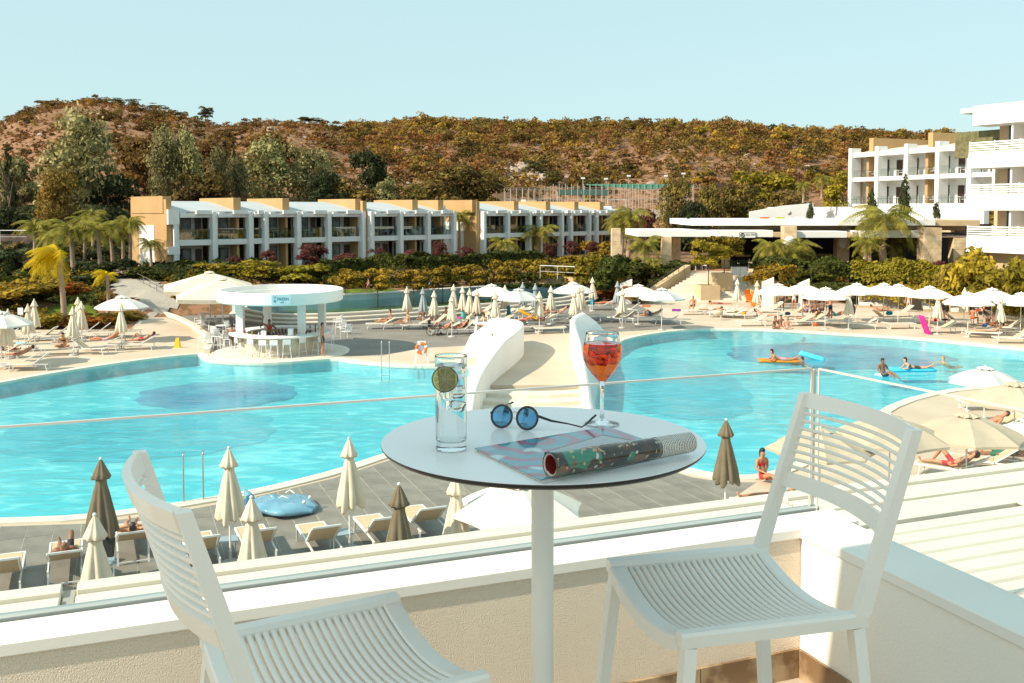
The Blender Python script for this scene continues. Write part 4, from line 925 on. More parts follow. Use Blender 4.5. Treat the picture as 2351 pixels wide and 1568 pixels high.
for kd, c, u, v, w, lab in [('bush', 'olive', 118, 224, 52, 'broad bush on the left hilltop, leftmost on the crest'), ('bush', 'brown', 187, 229, 26, 'small bush right of the broad bush on the hilltop'), ('pine', 'pine', 292, 223, 74, 'flat topped pine on the left hilltop'), ('pine', 'pine', 362, 236, 60, 'second flat pine leaning right on the hill crest'),
                          ('round', 'pine', 477, 242, 40, 'lone upright pine on the dip of the left hill crest'), ('round', 'olive', 713, 268, 70, 'clump of trees on the crest above the left hotel block'), ('cone', 'dark', 829, 289, 18, 'tiny dark conifer on the crest in the saddle'), ('bush', 'olive', 605, 276, 14, 'tiny shrub on the crest before the tree clump'),
                          ('pine', 'pine', 1112, 268, 52, 'wind bent pine on the crest above the hotel gap'), ('pine', 'dark', 1369, 265, 32, 'small layered pine alone on the middle crest'), ('bush', 'olive', 1218, 287, 14, 'tiny bush on the crest between the two pines'), ('bush', 'olive', 1408, 286, 22, 'low bush right of the layered pine'),
                          ('bush', 'olive', 2014, 311, 28, 'low bush on the crest left of the gridded block'), ('bush', 'dark', 2140, 309, 30, 'dark bush on the crest above the tan chimney'), ('bush', 'olive', 1700, 293, 20, 'low bush on the right crest')]:
    Y = float(np.interp((u - UC) / FPX, ca, cy)) - 4; x = (u - UC) / FPX * Y; z = ground_z(x, Y); top = max(WD(u, v, Y).z, z + 1.5)
    T = thing('hilltop_tree', lab, 'tree', (x, Y, z - .3), rt.uniform(0, 6), G3); h = top - z + .3; wd_ = w / FPX * Y; tr = .3 if kd in ('pine', 'round') else 0
    link('crown', cm(kd, c, 0), T, (0, 0, h * tr), scale=(wd_, wd_, h * (1 - tr)))
    if tr: link('trunk', TM[1], T, scale=(h * .8, h * .8, h * .9))
# garden standard trees and shrubs
G4 = 'small clipped trees on the garden lawn'
for i, (u, v, w, vb) in enumerate([(791, 612, 48, 663), (866, 608, 50, 660), (949, 612, 46, 656), (1016, 604, 48, 653), (1079, 600, 48, 650), (1154, 588, 50, 646), (1221, 587, 48, 643)]):
    Y = 2220 * (7.6 - 1.55) / (vb - 482)
    tree('bush', 'citrus', u, v, w, Y, ['small clipped tree on the lawn, nearest the round bar roof', 'second small clipped tree from the bar on the garden lawn', 'third small clipped tree from the bar on the garden lawn', 'fourth small clipped tree on the lawn, thick trunk', 'fifth small clipped tree on the lawn, before the dark hedge', 'sixth small clipped tree, at the right end of the lawn', 'last small clipped tree, above the low beige garden wall'][i], 'lawn_tree', 'tree', G4, trunk=.42, thin=True)
G5 = 'big round yellow green shrubs in front of the hotel'
for u, v, w, Y, lab in [(500, 596, 62, 82, 'yellow green shrub above the square parasols'), (556, 602, 44, 82, 'narrow yellow green shrub right of the square parasols'), (617, 592, 76, 81, 'largest yellow green shrub behind the bar roof, left one'), (690, 598, 80, 80, 'wide yellow green shrub behind the middle of the bar roof'), (650, 606, 50, 83, 'yellow green shrub squeezed between the two largest'), (745, 612, 50, 82, 'yellow green shrub right of the bar roof')]:
    tree('bush', 'green', u, v, w, Y, lab, 'garden_shrub', 'shrub', G5, trunk=0)
G6 = 'dark red plum trees in front of the hotel'
for u, v, w, Y, lab in [(537, 585, 32, 86, 'small dark red tree at the second bay of the left block'), (618, 572, 34, 88, 'dark red tree before the fourth pillar of the left block'), (712, 558, 64, 86, 'largest dark red tree, before the left hotel block'), (797, 578, 54, 88, 'dark red tree at the right end of the left block'), (868, 568, 40, 92, 'dark red tree before the middle hotel block'), (943, 572, 42, 95, 'reddish tree at the centre of the middle block'), (1010, 552, 34, 98, 'narrow dark red tree at the right of the middle block'), (1068, 565, 40, 100, 'dark red tree in the gap between hotel blocks'), (1264, 555, 30, 105, 'small dark red tree before the far right block'), (1312, 550, 34, 107, 'dark red tree second from right before the far block'), (1362, 553, 30, 108, 'rightmost dark red tree of the hotel row')]:
    tree('round', 'red', u, v, w, Y, lab, 'plum_tree', 'tree', G6, trunk=.15)
# hedges: box shaped leafy things
def hedge(pts, w, h, col, lab, name='hedge', cat='hedge', dens=70, leaf=.19, z=None, round_=.25, stuff=False):
    rng = np.random.default_rng(len(CM) + len(COL.objects)); P = [Vector(p) for p in pts]; L = [0]
    for i in range(1, len(P)): L.append(L[-1] + (P[i] - P[i - 1]).length)
    n = int(dens * L[-1] * (w + 2 * h)); s = rng.uniform(0, L[-1], n); a = rng.uniform(-1, 1, n); side = rng.uniform(0, 1, n)
    pos = np.zeros((n, 3)); nor = np.zeros((n, 3)); o = P[0]
    for k in range(n):
        j = max(i for i in range(len(L)) if L[i] <= s[k] + 1e-9); j = min(j, len(P) - 2); f = (s[k] - L[j]) / max(1e-6, L[j + 1] - L[j]); p = P[j].lerp(P[j + 1], f); t = (P[j + 1] - P[j]).normalized(); q = Vector((-t.y, t.x, 0))
        th = side[k] * PI; cx = math.cos(th); cz_ = math.sin(th); ex = math.copysign(abs(cx) ** round_, cx); ez = cz_ ** round_
        wob = 1 + .38 * mnoise.noise(Vector((p.x * .7, p.y * .7, th))) + rng.uniform(-.08, .05)
        pos[k] = (p.x + q.x * ex * w / 2 * wob - o.x, p.y + q.y * ex * w / 2 * wob - o.y, p.z + ez * h * wob - o.z); nor[k] = (q.x * cx, q.y * cx, cz_ + .1)
    me = raw_mesh(name, leaves(pos, nor, leaf, rng), LM[col]); ob = link(name, me, None, o); 
    return tag(ob, lab, cat) if not stuff else tag(ob, kind='stuff')
def Wg(u, v, z): return W(u, v, z)
hedge([W(742, 645, 1.7), W(850, 640, 1.7), W(935, 638, 1.8)], 1.6, 1.7, 'hedge', 'long dark clipped hedge behind the lawn, left part')
hedge([W(940, 637, 1.8), W(1050, 634, 1.8), W(1150, 629, 1.9)], 1.6, 1.8, 'hedge', 'long dark clipped hedge behind the lawn, right part')
hedge([W(1130, 617, 1.9), W(1240, 607, 1.9)], 1.2, 1.4, 'hedge', 'dark hedge under the palms before the far right block')
hedge([W(745, 660, 1.3), W(850, 656, 1.3), W(905, 655, 1.3)], .9, .75, 'hedge', 'low dark clipped hedge in front of the clipped trees, left')
hedge([W(945, 655, 1.3), W(1040, 650, 1.3), W(1120, 646, 1.4)], .9, .6, 'hedge', 'low dark clipped hedge on the lawn, middle')
hedge([W(1145, 652, 1.3), W(1200, 648, 1.3), W(1215, 655, 1.3)], 1.2, .8, 'hedge', 'low dark hedge curving at the right end of the lawn')
hedge([W(1130, 666, 1.1), W(1210, 663, 1.1), W(1345, 662, 1.0)], .7, .35, 'hedge', 'thin planting strip behind the raised pool wall')
hedge([W(395, 693, .8), W(480, 690, .85), W(560, 684, .9)], .9, .45, 'flame', 'low rusty planting strip under the square parasols')
hedge([W(355, 640, 1.6), W(470, 632, 1.8)], 1.6, 1.2, 'hedge', 'dark hedge in front of the left end of the hotel')
hedge([W(95, 700, .5), W(150, 706, .4), W(232, 708, .4)], 1.6, .8, 'hedge', 'dark clipped hedge under the small lawn on the left')
hedge([W(-60, 700, .6), W(30, 700, .6), W(95, 700, .5)], 1.6, .9, 'hedge', 'dark clipped hedge at the left edge under the yellow palm')
# bank left of the stairs
for u, v, w, h, c, lab in [(1300, 645, 70, 592, 'green', 'green shrub right of the raised pool end'), (1345, 650, 70, 575, 'green', 'leafy shrub on the bank left of the stairs'), (1392, 655, 70, 570, 'hedge', 'dark shrub under the twin palms'), (1440, 658, 80, 585, 'hedge', 'dark shrub left of the stair wall'), (1500, 662, 80, 592, 'hedge', 'dark mass of shrub beside the stair handrail'), (1555, 640, 60, 592, 'hedge', 'dark shrub at the top of the stair wall'),
                        (1372, 600, 70, 545, 'citrus', 'olive shrub behind the bank at the hotel corner'), (1535, 662, 50, 615, 'citrus', 'yellowish shrub along the stair wall'), (1330, 668, 60, 640, 'flame', 'orange flowering shrub at the foot of the bank'), (1400, 676, 70, 645, 'flame', 'orange flowering shrub left of the parasols'), (1470, 682, 70, 652, 'flame', 'orange flowering shrub under the two palm trunks'), (1320, 620, 60, 580, 'citrus', 'shrub beside the low garden railing')]:
    z = .5 if v > 655 else 1.4; p = W(u, v, z); tree('bush', c, u, h, w, p.y, lab, 'bank_shrub', 'shrub', 'shrubs on the bank left of the stairs', trunk=0, zb=z - .4)
rb = random.Random(4)
hedge([W(1720, 676, .9), W(1760, 664, 1.3), W(1800, 656, 1.5)], 2.4, 1.6, 'citrus', 'olive shrub border climbing right of the stairs')
hedge([W(1800, 690, .0), W(1900, 692, .0), W(1985, 700, 0)], 2.0, 1.5, 'hedge', 'leafy green hedge behind the shower screens')
hedge([W(1985, 698, 0.2), W(2100, 706, 0.2), W(2230, 714, .2)], 2.2, 1.6, 'green', 'yellow green hedge behind the day beds')
hedge([W(2230, 714, 0.2), W(2400, 722, 0.2)], 2.2, 1.5, 'green', 'yellow green hedge at the right edge of the deck')
hedge([W(1740, 650, 1.3), W(1850, 655, 1.3), W(1960, 655, 1.3)], 2.6, 2.0, 'hedge', 'tall dark leafy hedge below the restaurant terrace')
hedge([W(1960, 660, 1.3), W(2080, 664, 1.3), W(2220, 668, 1.3)], 3.0, 2.0, 'green', 'tall mixed hedge below the big palms')
for u, v, w, h, c, lab in [(1985, 640, 70, 598, 'flame', 'orange flowering bush under the big palms'), (2050, 640, 80, 595, 'green', 'bright green bush at the foot of the big palms'), (2120, 640, 60, 598, 'citrus', 'olive bush left of the last stone pillar'), (2145, 638, 40, 590, 'red', 'purple flowering bush beside the last stone pillar'), (2190, 638, 36, 608, 'gold', 'round golden clipped bush before the hotel base'), (2230, 640, 60, 575, 'citrus', 'olive bush against the right hotel base'),
                        (2300, 655, 90, 610, 'green', 'yellow green bush under the last palm'), (2350, 660, 60, 600, 'green', 'bush cut by the right edge below the hotel'), (1900, 640, 60, 605, 'flame', 'orange bush at the restaurant parapet')]:
    z = 1.6; p = W(u, v, z); y_ = {2230: 70, 2300: 65, 2350: 62.5, 2190: 73}.get(u); tree('bush', c, u, h - (18 if y_ else 0), w * (1.3 if y_ else 1), y_ or p.y, lab, 'garden_bush', 'shrub', 'bushes below the restaurant and right hotel', trunk=0, zb=.2 if y_ else z - .4)
tree('round', 'green', 1628, 552, 62, W(1628, 684, .35).y + .8, 'round leafy tree in the lower stair planter', 'planter_tree', 'tree', None, trunk=.38, thin=True, zb=.9)
tree('round', 'green', 1664, 542, 56, W(1660, 654, 1.3).y + .8, 'round leafy tree in the upper stair planter', 'planter_tree', 'tree', None, trunk=.4, thin=True, zb=1.8)
for u, l in ((1688, 'left'), (1706, 'right')):
    p = W(u, 632, 1.98); tree('bush', 'dark', u, 594, 20, p.y, 'dark shrub growing in the %s white box planter' % l, 'potted_shrub', 'shrub', None, trunk=0, zb=2.7)
# left garden masses
for u, v, w, h, Y, c, lab in [(35, 0, 110, 640, 70, 'citrus', 'large golden green shrub at the left edge of the garden'), (95, 0, 90, 628, 72, 'citrus', 'golden green shrub behind the yellow palm trunk'), (200, 0, 80, 625, 76, 'dark', 'dark shrub right of the yellow palm trunk'), (170, 0, 60, 640, 72, 'flame', 'rust tinted shrub above the small lawn'), (270, 0, 70, 590, 80, 'dark', 'dark shrub behind the small yellow palm'), (330, 0, 60, 602, 80, 'hedge', 'green shrub left of the ramp railing'),
                           (20, 0, 80, 565, 84, 'dark', 'very dark tree mass under the rubble wall'), (75, 0, 60, 580, 84, 'red', 'purple brown shrub before the rubble wall'), (350, 0, 50, 612, 78, 'hedge', 'green shrub at the top of the ramp'), (150, 0, 90, 590, 84, 'dark', 'dark shrub between the palm trunks on the left'), (235, 0, 60, 560, 88, 'dark', 'dark shrub among the green palms')]:
    tree('bush', c, u, h, w, Y, lab, 'garden_bush', 'shrub', 'shrubs in the left garden', trunk=0, zb=max(-.1, ground_z((u - UC) / FPX * Y, Y)) - .2)
for u, w, h, Y, c, lab in [(105, 60, 712, 62.5, 'citrus', 'wispy yellow grass clump behind the left loungers'), (165, 50, 715, 63, 'flame', 'reddish grass clump at the palm foot'), (215, 60, 718, 63.5, 'flame', 'reddish grass clump right of the palm foot'), (255, 50, 712, 65, 'citrus', 'yellow grass clump left of the open parasol'), (25, 50, 722, 62.5, 'gold', 'golden grass clump at the far left'), (300, 50, 708, 67, 'gold', 'golden clump beside the garden steps')]:
    tree('bush', c, u, h, w, Y, lab, 'grass_clump', 'plant', 'ornamental grasses left', trunk=0, zb=-.1)
# palms
def frond_mesh(name, m, n=26, L=1.0, droop=.75, seed=1, wid=.30):
    rng = np.random.default_rng(seed); V = []
    def at(t): return np.array([L * t * (1 - .25 * t), 0, .42 * t - droop * 1.15 * t * t])
    for i in range(n):
        t = (i + 1.0) / n; p = at(t); q = at(min(1.05, t + .06)); d = (q - p) / np.linalg.norm(q - p); ln = wid * (math.sin(PI * min(1, t * .85 + .12)) ** .7) * rng.uniform(.8, 1.1)
        for s in (-1, 1):
            tip = p + d * ln * .55 + np.array([0, s * ln * .75, -ln * rng.uniform(.45, .75)]); b = p + d * .028
            V += [p, tip - d * .004, tip + d * .004, b]
    r = MB(); R = [at(t) for t in np.linspace(0, 1, 7)]
    me = raw_mesh(name, np.array(V), m); return me
palmg = leafmat('palm_frond_green', (.42, .36, .06), (.17, .16, .03), scale=3, trans=.35)
palmy = leafmat('palm_frond_yellow', (.80, .54, .012), (.45, .34, .01), scale=2.5, var=.1, trans=.35)
FR = {k: [frond_mesh('frond', m, seed=i, droop=.62 + .13 * i) for i in range(3)] for k, m in (('g', palmg), ('y', palmy))}
ptr = []
for i in range(3):
    r = random.Random(i); mb = MB(); pts = []; rad = []
    for k in range(15): t = k / 14; pts.append((.02 * math.sin(t * 3 + i), .015 * math.cos(t * 2.5), t)); rad.append(.042 * (1 - .35 * t) * (1 + .10 * (k % 2)) + (.012 if k < 1 else 0) + (.012 if k > 12 else 0))
    mb.tube(pts, rad, 8); ptr.append(mb.mesh('trunk', palmbark))
def palm(u, vc, vb, wpx, zb, lab, col='g', n=20, Y=None, group='palms in the gardens', bias=0):
    if Y is None: Y = W(u, vb, zb).y
    x = (u - UC) / FPX * Y; h = WD(u, vc, Y).z - zb; T = thing('palm_tree', lab, 'palm', (x, Y, zb), rt.uniform(0, 6.28) if not bias else 0, group)
    tw = max(.75, wpx / 60) * 1.0
    s = wpx / FPX * Y * (.76 if col == 'g' else .68); link('trunk', ptr[rt.randrange(3)], T, scale=(4.0 * max(.9, s / 2), 4.0 * max(.9, s / 2), h))
    for k in range(n):
        a = k * 2.39996 + rt.uniform(-.2, .2); e = (k / n) * 1.15 - .28
        if bias: a = PI + rt.uniform(-1.3, 1.3) if k % 4 else rt.uniform(0, 6.28)
        link('frond', FR[col][k % 3], T, (0, 0, h), rot=(0, -e, a), scale=s * rt.uniform(.85, 1.1))
    return T
palm(138, 592, 748, 125, 0, 'tall palm with bright yellow fronds blown left, behind the left loungers', 'y', 24, bias=1)
palm(243, 632, 722, 58, 0, 'short palm with bright yellow fronds left of the ramp', 'y', 20, Y=68, bias=1)
for i, (u, vc, vb, w, Y) in enumerate([(80, 520, 0, 70, 88), (165, 530, 0, 95, 80), (195, 512, 0, 70, 88), (226, 528, 0, 85, 80), (255, 528, 0, 70, 84), (280, 520, 0, 60, 86), (297, 512, 0, 70, 84), (122, 545, 0, 70, 86), (213, 494, 0, 60, 92), (345, 560, 0, 50, 84)]):
    palm(u, vc, 0, w, ground_z((u - UC) / FPX * Y, Y), ['green palm farthest left of the left palm group', 'big green palm above the yellow palm', 'green palm second behind the big one in the left group', 'big green palm with thick trunk in the centre of the left group', 'green palm right of the thick trunked one', 'slim green palm near the tan end wall', 'tall green palm nearest the tan end wall', 'green palm between the left edge and the big palm', 'tallest green palm at the back of the left group', 'small palm in front of the white wall panel'][i], Y=Y)
for i, (u, vc, vb, w, zb) in enumerate([(1053, 497, 595, 56, 1.9), (1126, 518, 590, 88, 1.9), (1195, 514, 585, 74, 1.9), (1236, 534, 590, 84, 1.9), (1156, 560, 598, 60, 1.9), (1429, 510, 598, 70, 1.9), (1445, 498, 600, 90, 1.8), (1479, 562, 652, 75, .8), (1500, 602, 656, 44, .8), (1771, 568, 640, 76, 1.5), (1811, 585, 655, 84, .9), (1838, 568, 645, 80, 1.2), (2030, 505, 622, 150, 1.9), (2048, 548, 618, 110, 1.9), (2327, 560, 680, 90, .9), (1842, 425, 470, 32, 8.5), (1884, 412, 465, 40, 9.0), (1990, 560, 625, 70, 1.9)]):
    palm(u, vc, vb, w, zb, ['thin dark palm in front of the tan gap wall', 'pale palm at the left end of the far right block', 'palm before the third bay of the far right block', 'palm with drooping fronds right of the previous one at the far block', 'short palm near the white wall art', 'palm behind the left stone pillar', 'tall bushy palm by the left end of the restaurant roof', 'larger of the twin palms left of the stairs', 'smaller of the twin palms left of the stairs', 'left palm of the trio below the restaurant', 'middle palm of the trio below the restaurant', 'right palm of the trio below the restaurant', 'biggest palm in front of the restaurant right end', 'palm leaning beside the biggest palm', 'palm at the right edge before the hotel', 'small palm on the slope above the sloping wall', 'taller palm on the slope left of the gridded block', 'low palm left of the biggest palm'][i], Y=(120 if 15 <= i <= 16 else None))
# cypresses
for u, v, vb, w, Y, lab in [(2001, 432, 502, 22, 96, 'cypress left of the biggest palm crown'), (2076, 400, 500, 24, 98, 'tallest cypress before the gridded block'), (2148, 462, 500, 16, 98, 'short cypress on the upper roof terrace'), (1861, 462, 502, 16, 98, 'cypress at the right end of the sloping wall'), (1533, 455, 520, 7, 96, 'very thin cypress above the lower restaurant roof'), (1580, 487, 520, 9, 96, 'tiny cypress left of the upper roof')]:
    zb = EYE - (vb - 482) * Y / FPX; tree('column', 'dark' if w > 10 else 'hedge', u, v, w, Y, lab, 'cypress', 'tree', 'cypresses', trunk=0, zb=zb)
# hillside scrub
rh = random.Random(21); ZN = ['scrub bush on the bare left hillside', 'rounded bush on the middle slope above the hotel row', 'rounded bush on the right slope behind the restaurant']
cnt = [0, 0, 0]; occ = []
k = 0
def scrub_ok(x, y, dens):
    n = mnoise.noise(Vector((x * .02, y * .02, 7.7))); a = x / y
    base = .95 if a > -.14 else .85
    return rh.random() < dens * (base + n * .9)
while k < 285:
    a = rh.uniform(-.56, .52); y = rh.uniform(135, 380) if k % 3 else rh.uniform(135, 240); x = a * y
    if y < back_y(x) + 12 or (-8 < x < 62 and y < 215) or not scrub_ok(x, y, 1.3): continue
    yc = float(np.interp(a, ca, cy))
    if y > yc + 2: continue
    s = rh.uniform(2.6, 5.2) * (.9 if a < -.2 else 1.15); zi = 0 if a < -.16 else 1 if a < .2 else 2
    T = link('scrub_bush', cm('small', rh.choice(['brown', 'olive', 'olive', 'pine', 'citrus', 'dark'] if a > -.16 else ['brown', 'brown', 'olive']), rh.randrange(2)), None, (x, y, ground_z(x, y) - .25), rh.uniform(0, 6.28), scale=(s * 1.15, s * 1.15, s * rh.uniform(.7, 1.0)))
    tag(T, ZN[zi], 'bush', ['scrub on the left hillside', 'scrub on the middle slope', 'scrub on the right slope'][zi]); k += 1
# the rest of the scrub: uncountable, one object per tone
for ti, (col, cnt_, smin, smax) in enumerate([('olive', 2500, 1.4, 7.5), ('brown', 3300, 1.0, 6.0), ('citrus', 900, 1.4, 7.5)]):
    rng = np.random.default_rng(50 + ti); P, N = crown_pts(rng, 118, 9, 'bush'); lvs = leaves(P, N, .088, rng); 
    out_ = []; k = 0; tries = 0
    while k < cnt_ and tries < 60000:
        tries += 1; a = rh.uniform(-.62, .62); y = 128 + 262 * math.sqrt(rh.random()); x = a * y
        if y < back_y(x) + 8 or (-8 < x < 62 and y < 212): continue
        if y > float(np.interp(a, ca, cy)) + 3 or not scrub_ok(x, y, 1.0 if (a > -.16 or col == 'brown') else .5): continue
        s = (smin + (smax - smin) * rh.random() ** 2.3) * (1 if a > -.17 else .5); an = rh.uniform(0, 6.28); c, sn = math.cos(an), math.sin(an); M = np.array([[c, -sn, 0], [sn, c, 0], [0, 0, .8]]) * s
        out_.append(lvs @ M.T + np.array([x, y, ground_z(x, y) - .1])); k += 1
    me = raw_mesh('hillside_scrub', np.concatenate(out_), leafmat('scrub_' + col, {'olive': (.30, .19, .045), 'brown': (.34, .16, .05), 'citrus': (.46, .28, .04)}[col], {'olive': (.11, .075, .02), 'brown': (.15, .07, .022), 'citrus': (.20, .12, .02)}[col], scale=.22, var=0)); tag(link('hillside_scrub', me), kind='stuff')
rng = np.random.default_rng(99); P, N = crown_pts(rng, 16, 3, 'bush'); lvs = leaves(P, N, .24, rng); o_ = []; k = 0
while k < 6500:
    a = rh.uniform(-.62, -.10); y = rh.uniform(120, 345); x = a * y
    if y < back_y(x) + 4 or y > float(np.interp(a, ca, cy)) + 1: continue
    s = .5 + 1.5 * rh.random() ** 2; an = rh.uniform(0, 6.28); c, sn = math.cos(an), math.sin(an); M = np.array([[c, -sn, 0], [sn, c, 0], [0, 0, .6]]) * s
    o_.append(lvs @ M.T + np.array([x, y, ground_z(x, y) - .1])); k += 1
tag(link('hillside_tufts', raw_mesh('hillside_tufts', np.concatenate(o_), MATS['scrub_brown'])), kind='stuff')
# ground cover of the planted banks
def cover(test, n, col, smin, smax, x0, x1, y0, y1, seed):
    rng = np.random.default_rng(seed); P, N = crown_pts(rng, 30, 4, 'bush'); lvs = leaves(P, N, .22, rng); o_ = []; k = 0; t = 0
    while k < n and t < n * 12:
        t += 1; x = rh.uniform(x0, x1); y = rh.uniform(y0, y1)
        if not test(x, y): continue
        s = rh.uniform(smin, smax); an = rh.uniform(0, 6.28); c, sn = math.cos(an), math.sin(an); M = np.array([[c, -sn, 0], [sn, c, 0], [0, 0, .75]]) * s
        o_.append(lvs @ M.T + np.array([x, y, ground_z(x, y) - .08])); k += 1
    tag(link('ground_cover', raw_mesh('ground_cover', np.concatenate(o_), LM[col])), kind='stuff')
LAWNS = [Wl([(85, 705), (140, 690), (190, 668), (230, 702), (200, 708), (120, 708)], .9), Wl([(615, 666), (800, 653), (1000, 650), (1245, 634), (1245, 644), (1100, 657), (900, 670), (700, 676)], 1.5), Wl([(250, 712), (330, 712), (400, 700), (440, 690), (380, 668), (320, 645), (250, 640)], 1.0), Q, UP]
def notlawn(x, y): return not any(inside((x, y), L) for L in LAWNS)
def hotel_front(x): return HA.y + (x - HA.x) * HC.y / HC.x - 1.6
t_left = lambda x, y: y > front_y(x) + .6 and x < -24 and (x < -31 or y < hotel_front(x)) and notlawn(x, y) and y < 118
t_mid = lambda x, y: -30 < x < 10 and front_y(x) + 1.2 < y < hotel_front(x) and notlawn(x, y)
t_right = lambda x, y: x > 8 and front_y(x) + .4 < y < 88 and not (9 < x < 22.5)
t_beh = lambda x, y: back_y(x) < y < back_y(x) + 24 and not (-8 < x < 60 and y > 140)
cover(t_left, 1500, 'hedge', .5, 1.6, -62, -24, 64, 118, 71); cover(t_left, 900, 'citrus', .4, 1.5, -62, -24, 64, 100, 72); cover(t_left, 900, 'dark', .8, 2.4, -70, -24, 78, 118, 73)
cover(t_mid, 1700, 'hedge', .35, .9, -30, 10, 70, 112, 74); cover(t_mid, 1000, 'citrus', .3, .8, -30, 10, 74, 112, 75)
cover(t_right, 700, 'hedge', .5, 1.3, 8, 48, 79, 88, 76); cover(t_right, 700, 'green', .4, 1.2, 8, 48, 79, 88, 77); cover(t_right, 120, 'flame', .4, .9, 8, 48, 79, 88, 78)
cover(t_beh, 1300, 'dark', 1.2, 3.2, -66, 50, 85, 165, 79); cover(t_beh, 900, 'olive', 1.5, 4.0, -66, 50, 85, 165, 80)
# rocks
rk = MB()
for i in range(70):
    u = rh.gauss(1215, 22); Y = rh.uniform(225, 250); x = (u - UC) / FPX * Y; z = ground_z(x, Y); s = rh.uniform(.5, 1.8); rk.ball((x, Y, z + .2), s, 6, 4, sc=(1, .8, .8))
for i in range(120):
    a = rh.uniform(-.5, .45); Y = rh.uniform(180, 360); x = a * Y; rk.ball((x, Y, ground_z(x, Y)), rh.uniform(.3, 1.1), 6, 4, sc=(1.3, .9, .7))
o = rk.build('hillside_rocks', mat('limestone_rock', (.46, .37, .30), (.30, .22, .16), rough=.95, scale=1.5, bump=.6)); tag(o, kind='stuff')
for p in o.data.polygons: p.use_smooth = False
# ------------------------------------------------------------------ pool bar
def bar():
    c = Vector((-12.35, 51.45, 0)); B = thing('pool_bar', 'round white open pool bar with a blue sign on its ring roof', 'bar', c)
    ring = lambda r0, r1, z0, z1, n=48: MB().lathe([(r0, z0), (r1, z0), (r1, z1), (r0, z1)], n, closed=True, sm=False)
    cstone = mat('bar_cream_stone', (.60, .53, .42), (.50, .43, .33), rough=.7, scale=1.5, bump=.2)
    m = MB(); m.lathe([(3.6, -.2), (3.6, .05), (3.5, .06)], 48); m.build('plinth', coping, B)
    m = ring(2.05, 2.2, .06, 1.04); m.build('counter_front', cstone, B)
    m = MB(); m.lathe([(1.75, 1.04), (2.66, 1.04), (2.7, 1.07), (2.7, 1.11), (2.67, 1.13), (1.75, 1.13)], 56, closed=True, sm=False); m.build('countertop', white, B)
    for dx, dy in ((-1.96, -.75), (1.3, -.9), (-1.15, 1.7), (1.85, 1.75)):
        m = MB(); w = .19; m.bbox(dx - w, dx + w, dy - w, dy + w, 1.0, 2.82, .02); m.build('column', white, B)
    m = MB(); m.lathe([(1.9, 2.78), (3.2, 2.78), (3.28, 2.84), (3.3, 3.38), (3.24, 3.41), (3.08, 3.41), (3.06, 2.98), (2.45, 2.98), (2.43, 3.2), (2.3, 3.2), (2.28, 2.95), (1.9, 2.95)], 72, closed=True); o = m.build('ring_roof', white, B)
    for p in o.data.polygons: p.use_smooth = True
    o.data.set_sharp_from_angle(angle=math.radians(35))
    m = MB(); m.lathe([(0.02, 2.86), (1.9, 2.86), (1.9, 2.92), (0.02, 2.92)], 40, sm=False); m.build('roof_membrane', mat('sand_membrane', (.6, .5, .36)), B)
    for dx, dy in ((.9, -1.9), (2.9, -.4)):
        pass
    m = MB()
    for q in (-.08, 0, .08): m.tube([(.55 + q * 2, -2.75, 2.99), (.55 + q * 2, -2.75, 3.62)], .01, 4)
    m.box(.4, .75, -2.85, -2.6, 2.99, 3.12); m.build('antenna', metal, B)
    # back bar: fridge, bottles, glass rack
    m = MB(); m.lathe([(.7, .06), (.7, .9), (.75, .92), (.75, .96)], 24, sm=False); m.build('island', mat('bar_island', (.2, .18, .16)), B)
    rr = random.Random(2); cols = [(.25, .02, .02), (.03, .1, .03), (.4, .25, .03), (.6, .6, .6), (.05, .03, .02), (.02, .05, .15)]
    for i in range(26):
        a = -2.6 + i * .2 + rr.uniform(-.03, .03); r = 1.85 if i % 2 else 1.95
        x, y = r * math.cos(a), r * math.sin(a)
        if y > -.2 and abs(x) < 1.2: continue
        h = rr.uniform(.14, .30); T = MB(); T.lathe([(.035, 0), (.035, h * .6), (.012, h * .78), (.012, h)], 8); o = T.build('bottle', mat('bottle_%d' % (i % 6), cols[i % 6], rough=.15), None, (c.x + x, c.y + y, 1.13)); tag(o, 'bottle or glass standing on the counter of the round pool bar', 'bottle', 'bottles on the bar counter')
    for i in range(22):
        a = i * .2856; x, y = .62 * math.cos(a), .62 * math.sin(a); h = rr.uniform(.16, .32); T = MB(); T.lathe([(.04, 0), (.04, h * .6), (.013, h * .78), (.013, h)], 8); o = T.build('bottle', MATS['bottle_%d' % (i % 6)], None, (c.x + x, c.y + y, .96)); tag(o, 'bottle on the middle island inside the round pool bar', 'bottle', 'bottles on the bar island')
    for dx, dy, nm, lab in ((.95, -1.9, 'napkin_box', 'white square box on the bar counter beside the right front column'), (-.45, -1.85, 'ice_bucket', 'white bucket on the bar counter below the bartender')):
        m = MB(); m.bbox(-.13, .13, -.1, .1, 0, .38 if nm == 'napkin_box' else .25, .02); o = m.build(nm, whitem, None, (c.x + dx, c.y + dy, 1.13)); tag(o, lab, 'box')
    # sign
    s = thing('bar_sign', 'pale blue FRESH sign fixed to the bar roof ring', 'sign', (c.x + .80, c.y - 3.235, 2.86), math.radians(14))
    m = MB(); m.box(-.46, .46, -.03, -.0, 0, .5); m.build('sign_panel', mat('sign_pale_blue', (.50, .68, .74)), s)
    ink = mat('sign_teal_ink', (.02, .16, .24)); text('FRESH', (-.20, -.034, .22), (PI / 2, 0, 0), .205, ink, s); text('BAR', (-.03, -.034, .09), (PI / 2, 0, 0), .09, ink, s)
    m = MB(); m.box(-.38, -.24, -.036, -.031, .38, .42); m.box(-.37, -.25, -.036, -.031, .13, .23); m.beam((-.30, -.034, .38), (-.33, -.034, .23), .02, .004, up=(0, 1, 0)); m.build('sign_emblem', mat('sign_mid_blue', (.10, .30, .42)), s)['kind'] = 'stuff'
bar()
